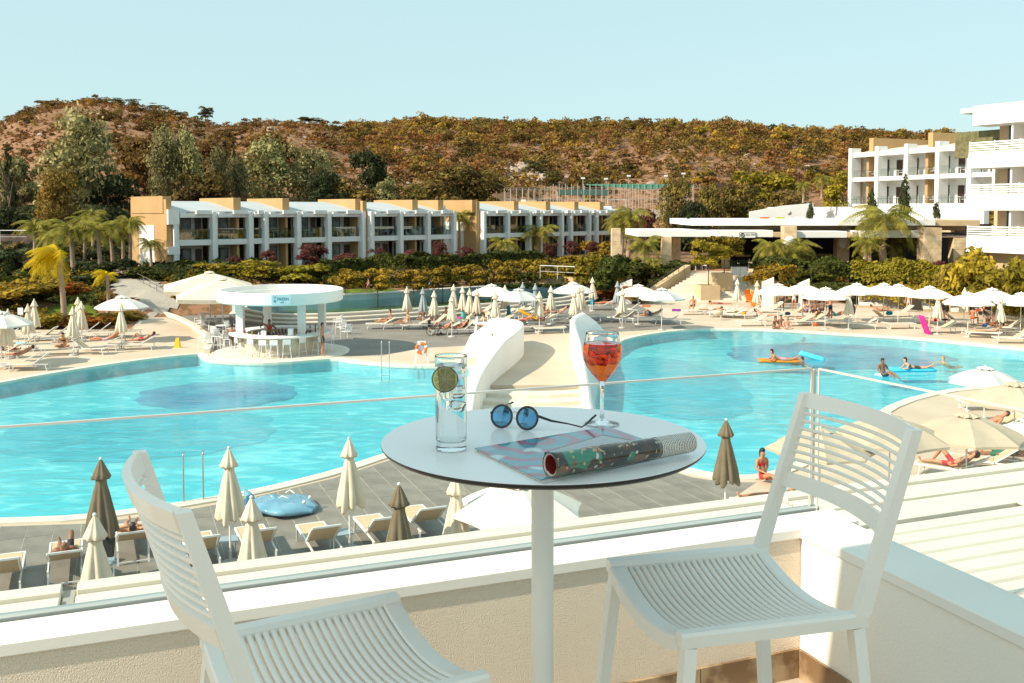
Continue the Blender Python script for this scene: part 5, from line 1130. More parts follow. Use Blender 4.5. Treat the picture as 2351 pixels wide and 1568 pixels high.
# bar stools
bs = thing('bar_stool', '', 'stool', group='white bar stools round the pool bar')
wire = whitem
m = MB(); m.bbox(-.2, .2, -.18, .2, .72, .755, .012); m.build('seat', wire, bs)
m = MB(); m.bbox(-.2, .2, -.2, -.17, .755, 1.02, .012); m.build('backrest', wire, bs)
for sx in (-1, 1):
    for sy in (-1, 1): m = MB(); m.tube([(sx * .16, sy * .15, .72), (sx * .23, sy * .22, 0)], .018, 5); m.build('leg', wire, bs)
m = MB(); z = .28; m.tube([(-.2, -.2, z), (.2, -.2, z), (.2, .2, z), (-.2, .2, z)], .012, 5, closed=True, sm=False); m.build('footrest', wire, bs)
proto(bs)
for i, (u, v) in enumerate([(658, 824), (691, 819), (730, 816), (757, 811), (606, 826), (580, 823), (550, 818), (522, 810), (503, 803), (630, 826)]):
    p = W(u, v); r = math.atan2(51.45 - p.y, -12.35 - p.x); place(bs, p, r - PI / 2, 'white bar stool at the pool bar, ' + ['left of the two facing the pool', 'second from the right facing the pool', 'below the right front column', 'rightmost, beside the shirtless man', 'centre left of the counter front', 'left of the counter centre', 'third from the left end', 'second from the left end', 'at the far left end of the counter', 'at the middle of the counter front'][i], 'white bar stools round the pool bar')
# cafe chairs and tables by the bar
ch = thing('cafe_chair', '', 'chair'); m = MB(); m.bbox(-.23, .23, -.22, .22, .43, .46, .012); m.build('seat', wire, ch); m = MB()
m.tube([(-.23, -.22, .45), (-.25, -.3, .9), (.25, -.3, .9), (.23, -.22, .45)], .018, 5); 
for q in (-.15, -.05, .05, .15): m.box(q - .035, q + .035, -.29, -.265, .5, .88)
m.build('backrest', wire, ch)
for sx in (-1, 1):
    m = MB(); m.tube([(sx * .25, -.24, .64), (sx * .26, .18, .64), (sx * .24, .2, 0)], .018, 5); m.build('armrest', wire, ch)
    m = MB(); m.tube([(sx * .22, -.2, .45), (sx * .24, -.26, 0)], .018, 5); m.build('leg', wire, ch)
proto(ch)
ct = thing('cafe_table', '', 'table'); m = MB(); m.lathe([(.01, .72), (.40, .72), (.41, .735), (.40, .75), (.01, .75)], 24); m.build('tabletop', wire, ct); m = MB(); m.lathe([(.24, 0), (.24, .015), (.035, .03), (.035, .72)], 10); m.build('pedestal', wire, ct); proto(ct)
for i, (u, v) in enumerate([(480, 762), (512, 775), (470, 745)]): place(ct, W(u, v), 0, 'round white cafe table left of the pool bar, ' + ['in the middle of the chairs', 'closest to the bar', 'farthest back under the parasols'][i])
for i, (u, v, r) in enumerate([(455, 765, 1.5), (458, 752, 1.3), (498, 783, -.5), (505, 757, -1.5), (520, 793, .6), (545, 790, .2), (490, 790, .9), (530, 770, -1.9), (470, 800, 1.0), (782, 767, 1.0), (795, 778, .8), (775, 755, 1.4), (548, 758, 2.6)]):
    place(ch, W(u, v), r, 'white slatted cafe chair ' + ['at the far left of the cafe tables', 'behind the leftmost chair', 'in front of the middle cafe table', 'right of the farthest cafe table', 'nearest the pool by the cafe tables', 'close to the left bar stools', 'front left of the cafe group by the kerb', 'beside the cafe table closest to the bar', 'next to the white kerb end', 'right of the bar, left one of the front pair', 'right of the bar, nearest the camera', 'right of the bar, farthest back', 'behind the left end of the bar'][i], 'white cafe chairs by the pool bar')
# ------------------------------------------------------------------ parasols
cream = mat('parasol_cream', (.72, .62, .49), (.66, .57, .44), rough=.9, scale=3, objvar=.04)
taupe = mat('parasol_taupe', (.185, .145, .09), (.15, .12, .075), rough=.9, scale=3)
sand = mat('parasol_sand', (.50, .42, .31), (.45, .38, .28), rough=.9, scale=3)
whitec = mat('parasol_white', (.72, .69, .63), (.68, .65, .59), rough=.9, scale=3)
greyc = mat('parasol_grey', (.33, .37, .38), (.28, .32, .33), rough=.9, scale=3)
def closed_mesh(seed):
    r = random.Random(seed); ph = [r.uniform(0, 6.28) for _ in range(4)]; mb = MB(); prof = []
    N = 48
    def md(rr, z, t):
        a = t * 2 * PI; w = min(1, max(0, (2.15 - z) / .9)); return rr * (1 + w * (.30 * math.cos(8 * a + ph[0] + .5 * z) + .10 * math.cos(5 * a + ph[1]) ))
    prof = [(.03, 2.45), (.09, 2.28), (.105, 2.12), (.11, 2.02), (.15, 1.85), (.19, 1.6), (.23, 1.35), (.27, 1.08), (.25, 1.03), (.10, 1.15)]
    R = []
    for rr, z in prof:
        w = min(1, max(0, (2.2 - z) / 1.0)); ring = []
        for q in range(N):
            a = 2 * PI * q / N; fold = abs(math.sin(4 * a + ph[0] + .35 * z)) ** .7; r_ = rr * (1 + w * (.62 * fold - .36 + .12 * math.cos(3 * a + ph[1]) + .05 * math.cos(13 * a + ph[2] + 3 * z)))
            hem = (.13 * (fold - .5) + .05 * math.cos(3 * a + ph[3])) * (1 if z < 1.2 else 0)
            ring.append((r_ * math.cos(a) + .02 * w * math.cos(ph[1]), r_ * math.sin(a), z - hem))
        R.append(ring)
    mb.rings(R, 0, True)
    # ragged hem points
    return mb
def capmesh(seed):
    mb = MB(); md = lambda rr, z, t: rr * (1 + .16 * math.cos(8 * t * 2 * PI)) * (1 if z > 2.3 else 1.05)
    mb.lathe([(.02, 2.52), (.06, 2.44), (.135, 2.24), (.17, 2.16), (.15, 2.13), (.10, 2.22)], 32, mod=md); return mb
def closed(name, cloth, seed):
    T = thing(name, '', 'parasol'); closed_mesh(seed).build('canopy', cloth, T); capmesh(seed).build('vent_cap', cloth, T)
    m = MB(); m.tube([(0, 0, 0), (0, 0, 2.5)], .022, 8); p = m.build('pole', whitem, T); m = MB(); m.ball((0, 0, 2.54), .035, 8, 5); m.build('finial', whitem, T)
    m = MB(); m.lathe([(.04, .92), (.04, 1.0)], 8); m.build('collar', whitem, p)
    m = MB(); m.lathe([(.24, 0), (.24, .05), (.2, .07), (.03, .08), (.03, .3)], 16); m.build('base', mat('parasol_base', (.45, .43, .4)), T)
    return proto(T)
closedP = {'cream': closed('closed_parasol', cream, 1), 'taupe': closed('closed_parasol', taupe, 2), 'grey': closed('closed_parasol', greyc, 3), 'cream2': closed('closed_parasol', cream, 4)}
def open_mesh(R=1.5, z0=2.02, h=.55, n=8, sag=.10):
    mb = MB(); rings = []
    for j, t in enumerate((.08, .2, .4, .6, .8, 1.0)):
        ring = []
        for k in range(n * 4):
            a = 2 * PI * k / (n * 4); f = (k % 4) / 4; sg = math.sin(PI * f); flat = math.cos(PI / n) / math.cos(((a + PI / n * 0) % (2 * PI / n)) - PI / n)
            r = R * t * (flat * (1 - .05 * t * sg)); z = z0 + h * (1 - t ** 1.7) - sag * sg * t * .6 + (.05 * sg * (t == 1.0))
            ring.append((r * math.cos(a), r * math.sin(a), z))
        rings.append(ring)
    mb.rings(rings, 0, False, cap=False)
    # short valance
    last = rings[-1]; mb.rings([last, [(x * 1.0, y * 1.0, z - .07) for x, y, z in last]], 0, False, cap=False)
    return mb
def opened(name, cloth, R=1.5):
    T = thing(name, '', 'parasol'); o = open_mesh(R).build('canopy', cloth, T)
    for p in o.data.polygons: p.use_smooth = True
    o.data.set_sharp_from_angle(angle=math.radians(9))
    m = MB(); n = 8; rg = [[(r * (1 + .1 * math.cos(8 * a)) * math.cos(a), r * (1 + .1 * math.cos(8 * a)) * math.sin(a), z + .03 * math.cos(8 * a) * (r > .2)) for a in [2 * PI * k / 32 for k in range(32)]] for r, z in ((.03, 2.68), (.2, 2.64), (.33, 2.56))]; m.rings(rg, cap=False); m.build('vent_cap', cloth, T)
    m = MB(); m.tube([(0, 0, 0), (0, 0, 2.66)], .022, 8); m.build('pole', whitem, T); m = MB(); m.ball((0, 0, 2.70), .035, 8, 5); m.build('finial', whitem, T)
    for k in range(8):
        a = 2 * PI * k / 8; m = MB(); m.tube([(.03 * math.cos(a), .03 * math.sin(a), 2.5), (R * .55 * math.cos(a), R * .55 * math.sin(a), 2.33), (R * .97 * math.cos(a), R * .97 * math.sin(a), 2.0)], .008, 4); m.build('rib', whitem, T)
    m = MB(); m.lathe([(.24, 0), (.24, .05), (.2, .07), (.03, .08), (.03, .3)], 16); m.build('base', MATS['parasol_base'], T)
    return proto(T)
openP = {'white': opened('open_parasol', whitec), 'sand': opened('open_parasol', sand, 1.62), 'grey': opened('open_parasol', mat('parasol_pale_grey', (.55, .57, .55)), 1.5)}
ru = random.Random(8)
def CP(k, u, v, lab, group, z=2.55, tilt=None):
    p = W(u, v, z); q = place(closedP[k], (p.x, p.y, 0), ru.uniform(0, 6.28), lab, group); return q
def OP(k, u, v, lab, group, z=2.72, s=1.0):
    p = W(u, v, z); return place(openP[k], (p.x, p.y, 0), ru.uniform(0, 6.28), lab, group, scale=s)
Gn = 'closed parasols on the near grey deck'
for k, u, v, lab in [('taupe', 231, 1052, 'closed dark taupe parasol at the pool edge with a black bag hanging on it'), ('cream', 217, 1180, 'closed cream parasol nearest the camera at lower left'), ('cream2', 525, 1027, 'tall closed cream parasol left of the blue inflatable'), ('cream', 577, 1140, 'closed cream parasol overlapping the blue inflatable, cut by the roof edge'), ('cream2', 801, 1005, 'closed cream parasol left of the table'), ('taupe', 916, 1110, 'closed dark taupe parasol under the left edge of the table'), ('taupe', 1667, 962, 'closed taupe parasol right of the table by the pool'), ('cream', 1047, 1085, 'closed parasol under the table, only its pole in view')]:
    CP(k, u, v, lab, Gn)
Gm = 'closed parasols on the deck behind the pool'
names = ['leftmost by the raised pool', 'grey, second from the left', 'third from the left above the seated women', 'fourth from the left, farther back', 'in front of the fourth one', 'with a turquoise towel below it', 'wide one in the middle of the row', 'right of the wide one', 'above the blue sunbed towel', 'tall one left of the grey pair', 'first of the grey pair behind the open parasol', 'second of the grey pair behind the open parasol', 'above the woman in purple', 'right end of the raised pool steps']
for i, (x, y, k) in enumerate([(500, 278, 'cream'), (700, 292, 'grey'), (840, 325, 'cream2'), (1085, 248, 'cream'), (1062, 375, 'cream2'), (1197, 275, 'cream'), (1285, 300, 'cream2'), (1375, 305, 'cream'), (1605, 345, 'cream2'), (1728, 258, 'cream'), (1950, 225, 'grey'), (2108, 240, 'grey'), (2160, 335, 'cream'), (2305, 270, 'cream2')]):
    CP(k, 842.5 + x / 5.454, 607.4 + y / 5.454, ('closed grey parasol, ' if k == 'grey' else 'closed cream parasol, ') + names[i].replace('grey, ', ''), Gm)
names = ['one step right of the raised pool corner', 'with a teal towel tied under it', 'in front of the white cluster', 'left of the close pair', 'right of the close pair', 'grey, beside the white slab', 'cream, in front of the grey one by the slab']
for i, (x, y, k) in enumerate([(145, 237, 'cream'), (605, 140, 'cream2'), (400, 280, 'cream'), (452, 240, 'cream2'), (490, 230, 'cream'), (880, 185, 'grey'), (935, 265, 'cream2')]):
    CP(k, 1234.3 + x / 4.8, 607.4 + y / 4.8, ('closed grey parasol, ' if k == 'grey' else 'closed cream parasol, ') + names[i].replace('grey, ', '').replace('cream, ', '') + ', left of the stairs', Gm)
Gr = 'closed parasols on the right deck'
for i, (x, y) in enumerate([(95, 180), (250, 195), (975, 265), (1675, 290), (1885, 250), (2165, 310)]):
    CP('cream' if i % 2 else 'cream2', 1665.4 + x / 3.429, 587.8 + y / 3.429, ['closed white parasol at the foot of the stairs', 'closed white parasol by the orange chair', 'closed white parasol between the first and second open groups', 'closed white parasol before the day beds', 'closed parasol behind the small open one', 'closed white parasol near the right edge'][i], Gr)
Gl = 'closed parasols on the left sun deck'
for i, (x, y) in enumerate([(45, 640), (85, 585), (305, 530), (375, 475), (800, 560), (858, 455), (895, 500), (1330, 520)]):
    CP('cream' if i % 2 else 'cream2', x / 4.8, 587.8 + y / 4.8, ['closed cream parasol in front at the far left edge', 'closed cream parasol just behind the leftmost', 'closed cream parasol, left of the pair by the grasses', 'closed cream parasol, right of the pair by the grasses', 'closed cream parasol left of the palm pair', 'closed cream parasol behind its neighbour by the yellow palm', 'closed cream parasol in front by the yellow palm', 'closed cream parasol in front of the open white one'][i], Gl)
Go = 'open white parasols'
for i, (u, v, k, s) in enumerate([(279, 677, 'white', 1), (0, 712, 'white', 1), (842.5 + 1560 / 5.454, 607.4 + 235 / 5.454, 'white', 1.0), (842.5 + 1900 / 5.454, 607.4 + 290 / 5.454, 'grey', 1), (1234.3 + 390 / 4.8, 607.4 + 185 / 4.8, 'white', 1), (1234.3 + 1110 / 4.8, 607.4 + 210 / 4.8, 'white', 1), (1234.3 + 1370 / 4.8, 607.4 + 250 / 4.8, 'grey', 1)]
        + [(1665.4 + x / 3.429, 587.8 + y / 3.429, 'white', 1) for x, y in ((415, 210), (610, 205), (790, 240), (1035, 207), (1250, 207), (1365, 215), (1610, 230), (1915, 280), (2100, 245), (2330, 280))]):
    OP(k, u, v, ['open white parasol on the left sun deck beside the ramp', 'open white parasol cut by the left edge', 'open white parasol above the raised pool, left one', 'open pale parasol over the raised pool, right one', 'open white parasol at the right end of the raised pool', 'open white parasol in front of the white slab', 'open grey white parasol left of the stairs', 'flat open white parasol at the shower screen', 'open white parasol over the standing group', 'open white parasol right of the standing group', 'open white parasol, first of the three in a row on the right', 'open white parasol, middle of the three in a row on the right', 'open white parasol, last of the three in a row on the right', 'open white parasol before the day beds', 'lower open white parasol beside the orange lifebuoy', 'open white parasol right of the lifebuoy', 'open white parasol cut by the right edge'][i], Go, s=s)
Gs = 'open sand coloured parasols at lower right'
for i, (u, v, k, z) in enumerate([(2045, 924, 'sand', 2.72), (2222, 918, 'sand', 2.72), (2332, 853, 'sand', 2.72), (2263, 806, 'grey', 2.72), (2372, 915, 'white', 2.72), (1885, 934, 'sand', 2.72)]):
    OP(k, u, v, ['open sand parasol behind the right chair back', 'open sand parasol with a long visible pole, lower right', 'open sand parasol at the right edge above the bather', 'translucent pale parasol over the right end of the pool', 'open white parasol cut by the right edge at lower right', 'open sand parasol seen through the chair slats'][i], Gs, z=z, s=(.90 if i < 3 else .82))
# white parasol below the table
p = W(1190, 1108, 2.3); place(openP['white'], (p.x, p.y, 0), .3, 'open white parasol below the table top beside the grey deck', 'open white parasols', scale=.88)
# big square parasols
def square(u, vb, vt, half, lab):
    b = W(u, vb); T = thing('square_parasol', lab, 'parasol', b, math.radians(20), 'large square parasols by the bar'); zt = WD(u, vt, b.y).z; ze = zt - 1.0
    mb = MB(); n = 8; R = []
    for t in (.02, .35, .7, 1.0):
        ring = []
        for s in range(4):
            for k in range(n):
                f = k / n; c0 = [(-1, -1), (1, -1), (1, 1), (-1, 1)][s]; c1 = [(1, -1), (1, 1), (-1, 1), (-1, -1)][s]
                ring.append(((c0[0] + (c1[0] - c0[0]) * f) * half * t, (c0[1] + (c1[1] - c0[1]) * f) * half * t, zt - (zt - ze) * t - .10 * math.sin(PI * f) * t))
        R.append(ring)
    R.append([(x, y, z - .24) for x, y, z in R[-1]]); mb.rings(R, cap=False); mb.build('canopy', cream, T)
    m = MB(); m.lathe([(.02, zt + .08), (.25, zt + .04), (.35, zt - .06)], 8, sm=False); m.build('vent_cap', cream, T)
    m = MB(); m.tube([(0, 0, 0), (0, 0, zt)], .045, 8); m.build('pole', whitem, T); m = MB(); m.bbox(-.45, .45, -.45, .45, 0, .12, .02); m.build('base', MATS['parasol_base'], T)
square(483, 742, 624.6, 2.9, 'large square cream parasol, rear one left of the pool bar'); square(512, 758, 640, 2.75, 'large square cream parasol, front one left of the pool bar')
# ------------------------------------------------------------------ sun loungers
sling = mat('lounger_sling', (.62, .48, .30), (.56, .43, .27), rough=.8, scale=12)
def lounger(name, ang, shade=False):
    T = thing(name, '', 'sun lounger'); w = .31; zb = .34; A = math.radians(ang); Ls = 1.15; Lb = .78
    m = MB(); m.bbox(-w + .03, w - .03, -Ls, 0, zb - .01, zb + .015, .006); m.build('seat_sling', sling, T)
    m = MB(); c, s = math.cos(A), math.sin(A); m.rings([[(x, y * c - z * s, zb + y * s + z * c) for x, z in ((-w + .03, -.01), (w - .03, -.01), (w - .03, .012), (-w + .03, .012))] for y in (.01, Lb)]); m.build('back_sling', sling, T)
    m = MB()
    for sx in (-w, w): m.beam((sx, -Ls, zb), (sx, .02, zb), .04, .05); m.beam((sx, .0, zb), (sx, Lb * c, zb + Lb * s), .04, .045); m.beam((sx, 0.02, zb - .01), (sx, .68, zb - .02), .03, .035)
    m.beam((-w, -Ls, zb), (w, -Ls, zb), .05, .04); m.beam((-w, Lb * c, zb + Lb * s), (w, Lb * c, zb + Lb * s), .04, .04); m.build('frame', whitem, T)['kind'] = 'stuff'
    for sx in (-w, w):
        for sy in (-Ls + .15, .55): m = MB(); m.beam((sx, sy, zb - .01), (sx, sy + (.08 if sy > 0 else -.06), 0), .04, .03, up=(0, 1, 0)); m.build('leg', whitem, T)
    for sy in (-Ls + .1, .62): m = MB(); m.beam((-w, sy, .05), (w, sy, .05), .025, .025); m.build('stretcher', whitem, T)
    return proto(T)
LP = {0: lounger('sun_lounger', 3), 1: lounger('sun_lounger', 28), 2: lounger('sun_lounger', 37)}
LG = 'sun loungers round the pools'
cell = {}
def LO(u, v, rz, k, lab, z=.34):
    p = W(u, v, z); return place(LP[k], (p.x, p.y, 0), rz, lab, LG), Vector((p.x, p.y, 0))
# ------------------------------------------------------------------ people
SK = [mat('skin_tan', (.50, .24, .13), (.44, .20, .10), rough=.5, scale=8), mat('skin_fair', (.62, .36, .24), (.56, .30, .19), rough=.5, scale=8), mat('skin_brown', (.27, .12, .065), (.22, .10, .05), rough=.5, scale=8), mat('skin_red', (.55, .22, .13), (.50, .19, .10), rough=.5, scale=8)]
HR = dict(brown=mat('hair_brown', (.05, .025, .015), rough=.6), black=mat('hair_black', (.012, .01, .01), rough=.5), blond=mat('hair_blond', (.42, .26, .10), rough=.6), grey=mat('hair_grey', (.35, .32, .30), rough=.7))
def cl(c): return mat('cloth_%02x%02x%02x' % tuple(int(x * 255) for x in c), c, rough=.8, scale=20)
V3 = Vector
def limbs(shL, shR, elL, elR, wrL, wrR, hpL, hpR, knL, knR, anL, anR, toL, toR): return locals()
def pose(kind):
    s = .18; h = .09
    if kind == 'stand': return dict(pel=(0, 0, .95), spi=(0, .0, 1.14), che=(0, .0, 1.32), nek=(0, 0, 1.47), hed=(0, .02, 1.58), top=(0, .015, 1.70), face=(0, 1, 0), arms=[((-s, 0, 1.42), (-.25, -.03, 1.13), (-.27, .04, .88), (-.27, .07, .78)), ((s, 0, 1.42), (.25, -.03, 1.13), (.27, .04, .88), (.27, .07, .78))], legs=[((-h, 0, .90), (-.11, .01, .49), (-.11, -.02, .08), (-.12, .14, .03)), ((h, 0, .90), (.12, .03, .49), (.12, .0, .08), (.13, .16, .03))])
    if kind == 'walk': return dict(pel=(0, 0, .93), spi=(0, .0, 1.12), che=(0, .02, 1.30), nek=(0, .03, 1.45), hed=(0, .05, 1.56), top=(0, .045, 1.68), face=(0, 1, 0), arms=[((-s, .02, 1.40), (-.23, -.12, 1.14), (-.24, -.12, .90), (-.24, -.09, .80)), ((s, .02, 1.40), (.23, .14, 1.14), (.22, .30, .95), (.21, .36, .87))], legs=[((-h, 0, .88), (-.10, .20, .50), (-.10, .22, .08), (-.10, .38, .04)), ((h, 0, .88), (.10, -.02, .47), (.10, -.28, .14), (.10, -.20, .03))])
    if kind == 'armup': 
        p = pose('stand'); p['arms'][1] = ((s, 0, 1.42), (.38, .05, 1.55), (.30, .1, 1.80), (.28, .1, 1.88)); p['arms'][0] = ((-s, 0, 1.42), (-.36, -.05, 1.22), (-.20, .12, 1.10), (-.12, .15, 1.10)); return p
    if kind == 'sit': return dict(pel=(0, 0, .46), spi=(0, -.03, .64), che=(0, 0, .82), nek=(0, .04, .97), hed=(0, .08, 1.08), top=(0, .08, 1.20), face=(0, 1, -.2), arms=[((-s, .02, .92), (-.24, .10, .68), (-.12, .32, .58), (-.08, .38, .56)), ((s, .02, .92), (.25, .12, .68), (.14, .33, .60), (.1, .39, .57))], legs=[((-h, .02, .45), (-.14, .42, .48), (-.13, .40, .08), (-.13, .54, .03)), ((h, .02, .45), (.15, .42, .48), (.14, .46, .08), (.14, .60, .03))])
    if kind == 'longsit': return dict(pel=(0, 0, .46), spi=(0, .04, .64), che=(0, .07, .82), nek=(0, .06, .97), hed=(0, .03, 1.08), top=(0, .03, 1.20), face=(0, -1, -.2), arms=[((-s, .06, .92), (-.26, .0, .68), (-.16, -.22, .62), (-.12, -.30, .60)), ((s, .06, .92), (.27, .12, .66), (.26, .22, .44), (.26, .25, .40))], legs=[((-h, -.04, .44), (-.10, -.44, .60), (-.10, -.78, .42), (-.10, -.90, .50)), ((h, -.04, .44), (.10, -.48, .46), (.11, -.88, .42), (.12, -.94, .53))])
    if kind == 'cross': return dict(pel=(0, 0, .46), spi=(0, .02, .62), che=(0, -.02, .80), nek=(0, -.06, .93), hed=(0, -.11, 1.03), top=(0, -.11, 1.15), face=(0, -1, -.5), arms=[((-s, -.03, .89), (-.27, -.08, .66), (-.10, -.28, .52), (-.03, -.33, .50)), ((s, -.03, .89), (.27, -.08, .66), (.10, -.28, .52), (.03, -.33, .50))], legs=[((-h, -.03, .44), (-.38, -.25, .50), (-.06, -.36, .42), (.04, -.42, .42)), ((h, -.03, .44), (.38, -.25, .50), (.06, -.42, .42), (-.06, -.48, .42))])
    if kind in ('lie', 'lieknee', 'liearm'):
        A = math.radians(28); c, sn = math.cos(A), math.sin(A); B = lambda x, t, o=.10: (x, t * c - o * sn * .5, .36 + t * sn + o)
        p = dict(pel=(0, -.05, .46), spi=B(0, .14), che=B(0, .34), nek=B(0, .50), hed=B(0, .61, .13), top=B(0, .73, .15), face=(0, -sn, c), arms=[(B(-s, .44), (-.30, .20 * c, .50), (-.27, -.02, .44), (-.22, -.10, .45)), (B(s, .44), (.30, .20 * c, .50), (.27, -.02, .44), (.2, -.10, .46))], legs=[((-h, -.08, .45), (-.11, -.50, .46), (-.12, -.90, .42), (-.15, -.96, .54)), ((h, -.08, .45), (.11, -.50, .46), (.12, -.90, .42), (.15, -.96, .54))])
        if kind == 'lieknee': p['legs'][0] = ((-h, -.08, .45), (-.12, -.40, .80), (-.12, -.66, .42), (-.12, -.80, .40))
        if kind == 'liearm': p['arms'][0] = (B(-s, .44), (-.42, .62 * c, .82), (-.22, .78 * c, .84), (-.12, .76 * c, .84)); p['arms'][1] = (B(s, .44), (.42, .62 * c, .82), (.22, .78 * c, .84), (.12, .76 * c, .84)); p['legs'][1] = ((h, -.08, .45), (.10, -.46, .58), (.02, -.86, .50), (.02, -.93, .62))
        return p
    if kind == 'prone': return dict(pel=(0, 0, .48), spi=(0, .18, .47), che=(0, .36, .48), nek=(0, .53, .52), hed=(0, .64, .55), top=(0, .76, .58), face=(0, .5, -.9), arms=[((-s, .46, .47), (-.30, .66, .42), (-.14, .82, .44), (-.08, .86, .46)), ((s, .46, .47), (.30, .66, .42), (.14, .82, .44), (.08, .86, .46))], legs=[((-h, -.03, .46), (-.11, -.44, .44), (-.12, -.86, .44), (-.12, -.99, .40)), ((h, -.03, .46), (.11, -.44, .44), (.12, -.86, .46), (.12, -.99, .42))])
    if kind == 'swim': return dict(pel=(0, -.42, -.30), spi=(0, -.26, -.24), che=(0, -.08, -.16), nek=(0, 0, .0), hed=(0, .02, .12), top=(0, .02, .24), face=(0, 1, 0), arms=[((-s, 0, -.06), (-.40, .08, -.10), (-.48, .30, -.10), (-.5, .38, -.10)), ((s, 0, -.06), (.40, .08, -.10), (.48, .30, -.10), (.5, .38, -.1))], legs=[((-h, -.46, -.32), (-.14, -.8, -.36), (-.12, -1.2, -.34), (-.12, -1.3, -.34)), ((h, -.46, -.32), (.14, -.8, -.36), (.12, -1.2, -.34), (.12, -1.3, -.34))])
    if kind == 'ride': return dict(pel=(0, .12, .08), spi=(0, .22, .24), che=(0, .26, .42), nek=(0, .24, .56), hed=(0, .22, .67), top=(0, .22, .79), face=(0, -1, 0), arms=[((-s, .26, .52), (-.32, .2, .30), (-.26, -.02, .16), (-.22, -.08, .14)), ((s, .26, .52), (.32, .2, .30), (.26, -.02, .16), (.22, -.08, .14))], legs=[((-h, .08, .06), (-.14, -.26, .26), (-.12, -.58, .06), (-.12, -.68, .02)), ((h, .08, .06), (.12, -.28, .22), (.14, -.62, .04), (.14, -.72, .0))])
    if kind == 'paddle': return dict(pel=(0, -.15, .12), spi=(0, .04, .14), che=(0, .22, .22), nek=(0, .33, .34), hed=(0, .36, .45), top=(0, .36, .57), face=(0, 1, 0), arms=[((-s, .26, .26), (-.26, .36, .08), (-.08, .50, .08), (-.02, .54, .1)), ((s, .26, .26), (.26, .36, .08), (.08, .50, .08), (.02, .54, .1))], legs=[((-h, -.18, .11), (-.11, -.6, .10), (-.10, -.95, .26), (-.10, -1.02, .36)), ((h, -.18, .11), (.11, -.6, .10), (.12, -1.0, .12), (.12, -1.12, .10))])
def lazyfig(kind, female):
    J = pose(kind); vs = []; es = []; rad = []
    def av(p, r): vs.append(V3(p)); rad.append(r); return len(vs) - 1
    f = .9 if female else 1.0
    pe = av(J['pel'], .135 if female else .13); sp = av(J['spi'], .10 if female else .12); c = av(J['che'], .125 if female else .145); nk = av(J['nek'], .052); hd = av(J['hed'], .088); tp = av(J['top'], .062)
    es += [(pe, sp), (sp, c), (c, nk), (nk, hd), (hd, tp)]
    for a in J['arms']:
        i = [av(a[0], .058 * f), av(a[1], .042 * f), av(a[2], .030 * f), av(a[3], .030 * f)]; es += [(c, i[0])] + [(i[k], i[k + 1]) for k in range(3)]
        d = (V3(a[3]) - V3(a[2])).normalized(); e = av(V3(a[3]) + d * .07, .014); es.append((i[3], e)); 
        t = av(V3(a[3]) + d.orthogonal().normalized() * .045 + d * .02, .011); es.append((i[3], t))
    for a in J['legs']:
        i = [av(a[0], .088 if female else .085), av(a[1], .060 * f), av(a[2], .040 * f), av(a[3], .030)]; mid = av((V3(a[1]) * .6 + V3(a[2]) * .4), .055 * f); es += [(pe, i[0]), (i[0], i[1]), (i[1], mid), (mid, i[2]), (i[2], i[3])]
    me = bpy.data.meshes.new('body'); me.from_pydata([tuple(v) for v in vs], es, []); o = bpy.data.objects.new('body', me); COL.objects.link(o)
    md = o.modifiers.new('s', 'SKIN'); md.use_smooth_shade = True
    for i, sv in enumerate(me.skin_vertices[0].data): sv.radius = (rad[i], rad[i] * (.78 if i in (pe, sp, c) else 1)); sv.use_root = (i == 0)
    # the broad side of the trunk lies across the shoulders
    sub = o.modifiers.new('u', 'SUBSURF'); sub.levels = 1
    bpy.context.view_layer.update(); dg = bpy.context.evaluated_depsgraph_get(); m2 = bpy.data.meshes.new_from_object(o.evaluated_get(dg)); bpy.data.objects.remove(o)
    pel = V3(J['pel']); hips = [V3(a[0]) for a in J['legs']]; thigh = [V3(a[0]).lerp(V3(a[1]), .30 if female else .55) for a in J['legs']]; che = V3(J['che'])
    m2.materials.clear()
    for _ in range(3): m2.materials.append(SK[0])
    def sd(p, a, b):
        ab = b - a; t = max(0, min(1, (p - a).dot(ab) / max(1e-6, ab.length_squared))); return (p - a - ab * t).length
    bones = [(0, V3(J['hed']), V3(J['top'])), (0, V3(J['nek']), V3(J['hed'])), (0, V3(J['spi']), V3(J['spi']).lerp(che, .45)), (2, V3(J['spi']).lerp(che, .5), che), (0, che.lerp(V3(J['nek']), .5), V3(J['nek'])), (1, pel, pel.lerp(V3(J['spi']), .25))]
    for a, th in zip(J['legs'], thigh): bones += [(1, pel, V3(a[0])), (1, V3(a[0]), th), (0, th.lerp(V3(a[1]), .15), V3(a[1])), (0, V3(a[1]), V3(a[2])), (0, V3(a[2]), V3(a[3]))]
    for a in J['arms']: bones += [(0, V3(a[0]), V3(a[1])), (0, V3(a[1]), V3(a[2])), (0, V3(a[2]), V3(a[3]))]
    for p in m2.polygons:
        p.use_smooth = True; q = V3(p.center); p.material_index = min(((sd(q, a, b), k) for k, a, b in bones))[1]
    # hair cap
    up = (V3(J['top']) - V3(J['hed'])).normalized(); fc = V3(J['face']).normalized(); sx = up.cross(fc).normalized(); fc = sx.cross(up); hc = V3(J['hed']).lerp(V3(J['top']), .45)
    hm = MB(); R = []
    for i in range(7):
        ph = PI * i / 6; ring = []
        for q in range(12):
            a = 2 * PI * q / 12; l = up * math.cos(ph) * .115 + sx * math.sin(ph) * math.cos(a) * .092 + fc * (math.sin(ph) * math.sin(a) * .10)
            back = -math.sin(a) * math.sin(ph)
            if math.cos(ph) < .15 and back < .1: l = l * .70
            if math.cos(ph) < -.1: l -= up * (.16 if female else .0) * max(0, back)
            ring.append(hc + l - fc * .012)
        R.append(ring)
    hm.rings(R, 0, True)
    hme = hm.mesh('hair', HR['brown'])
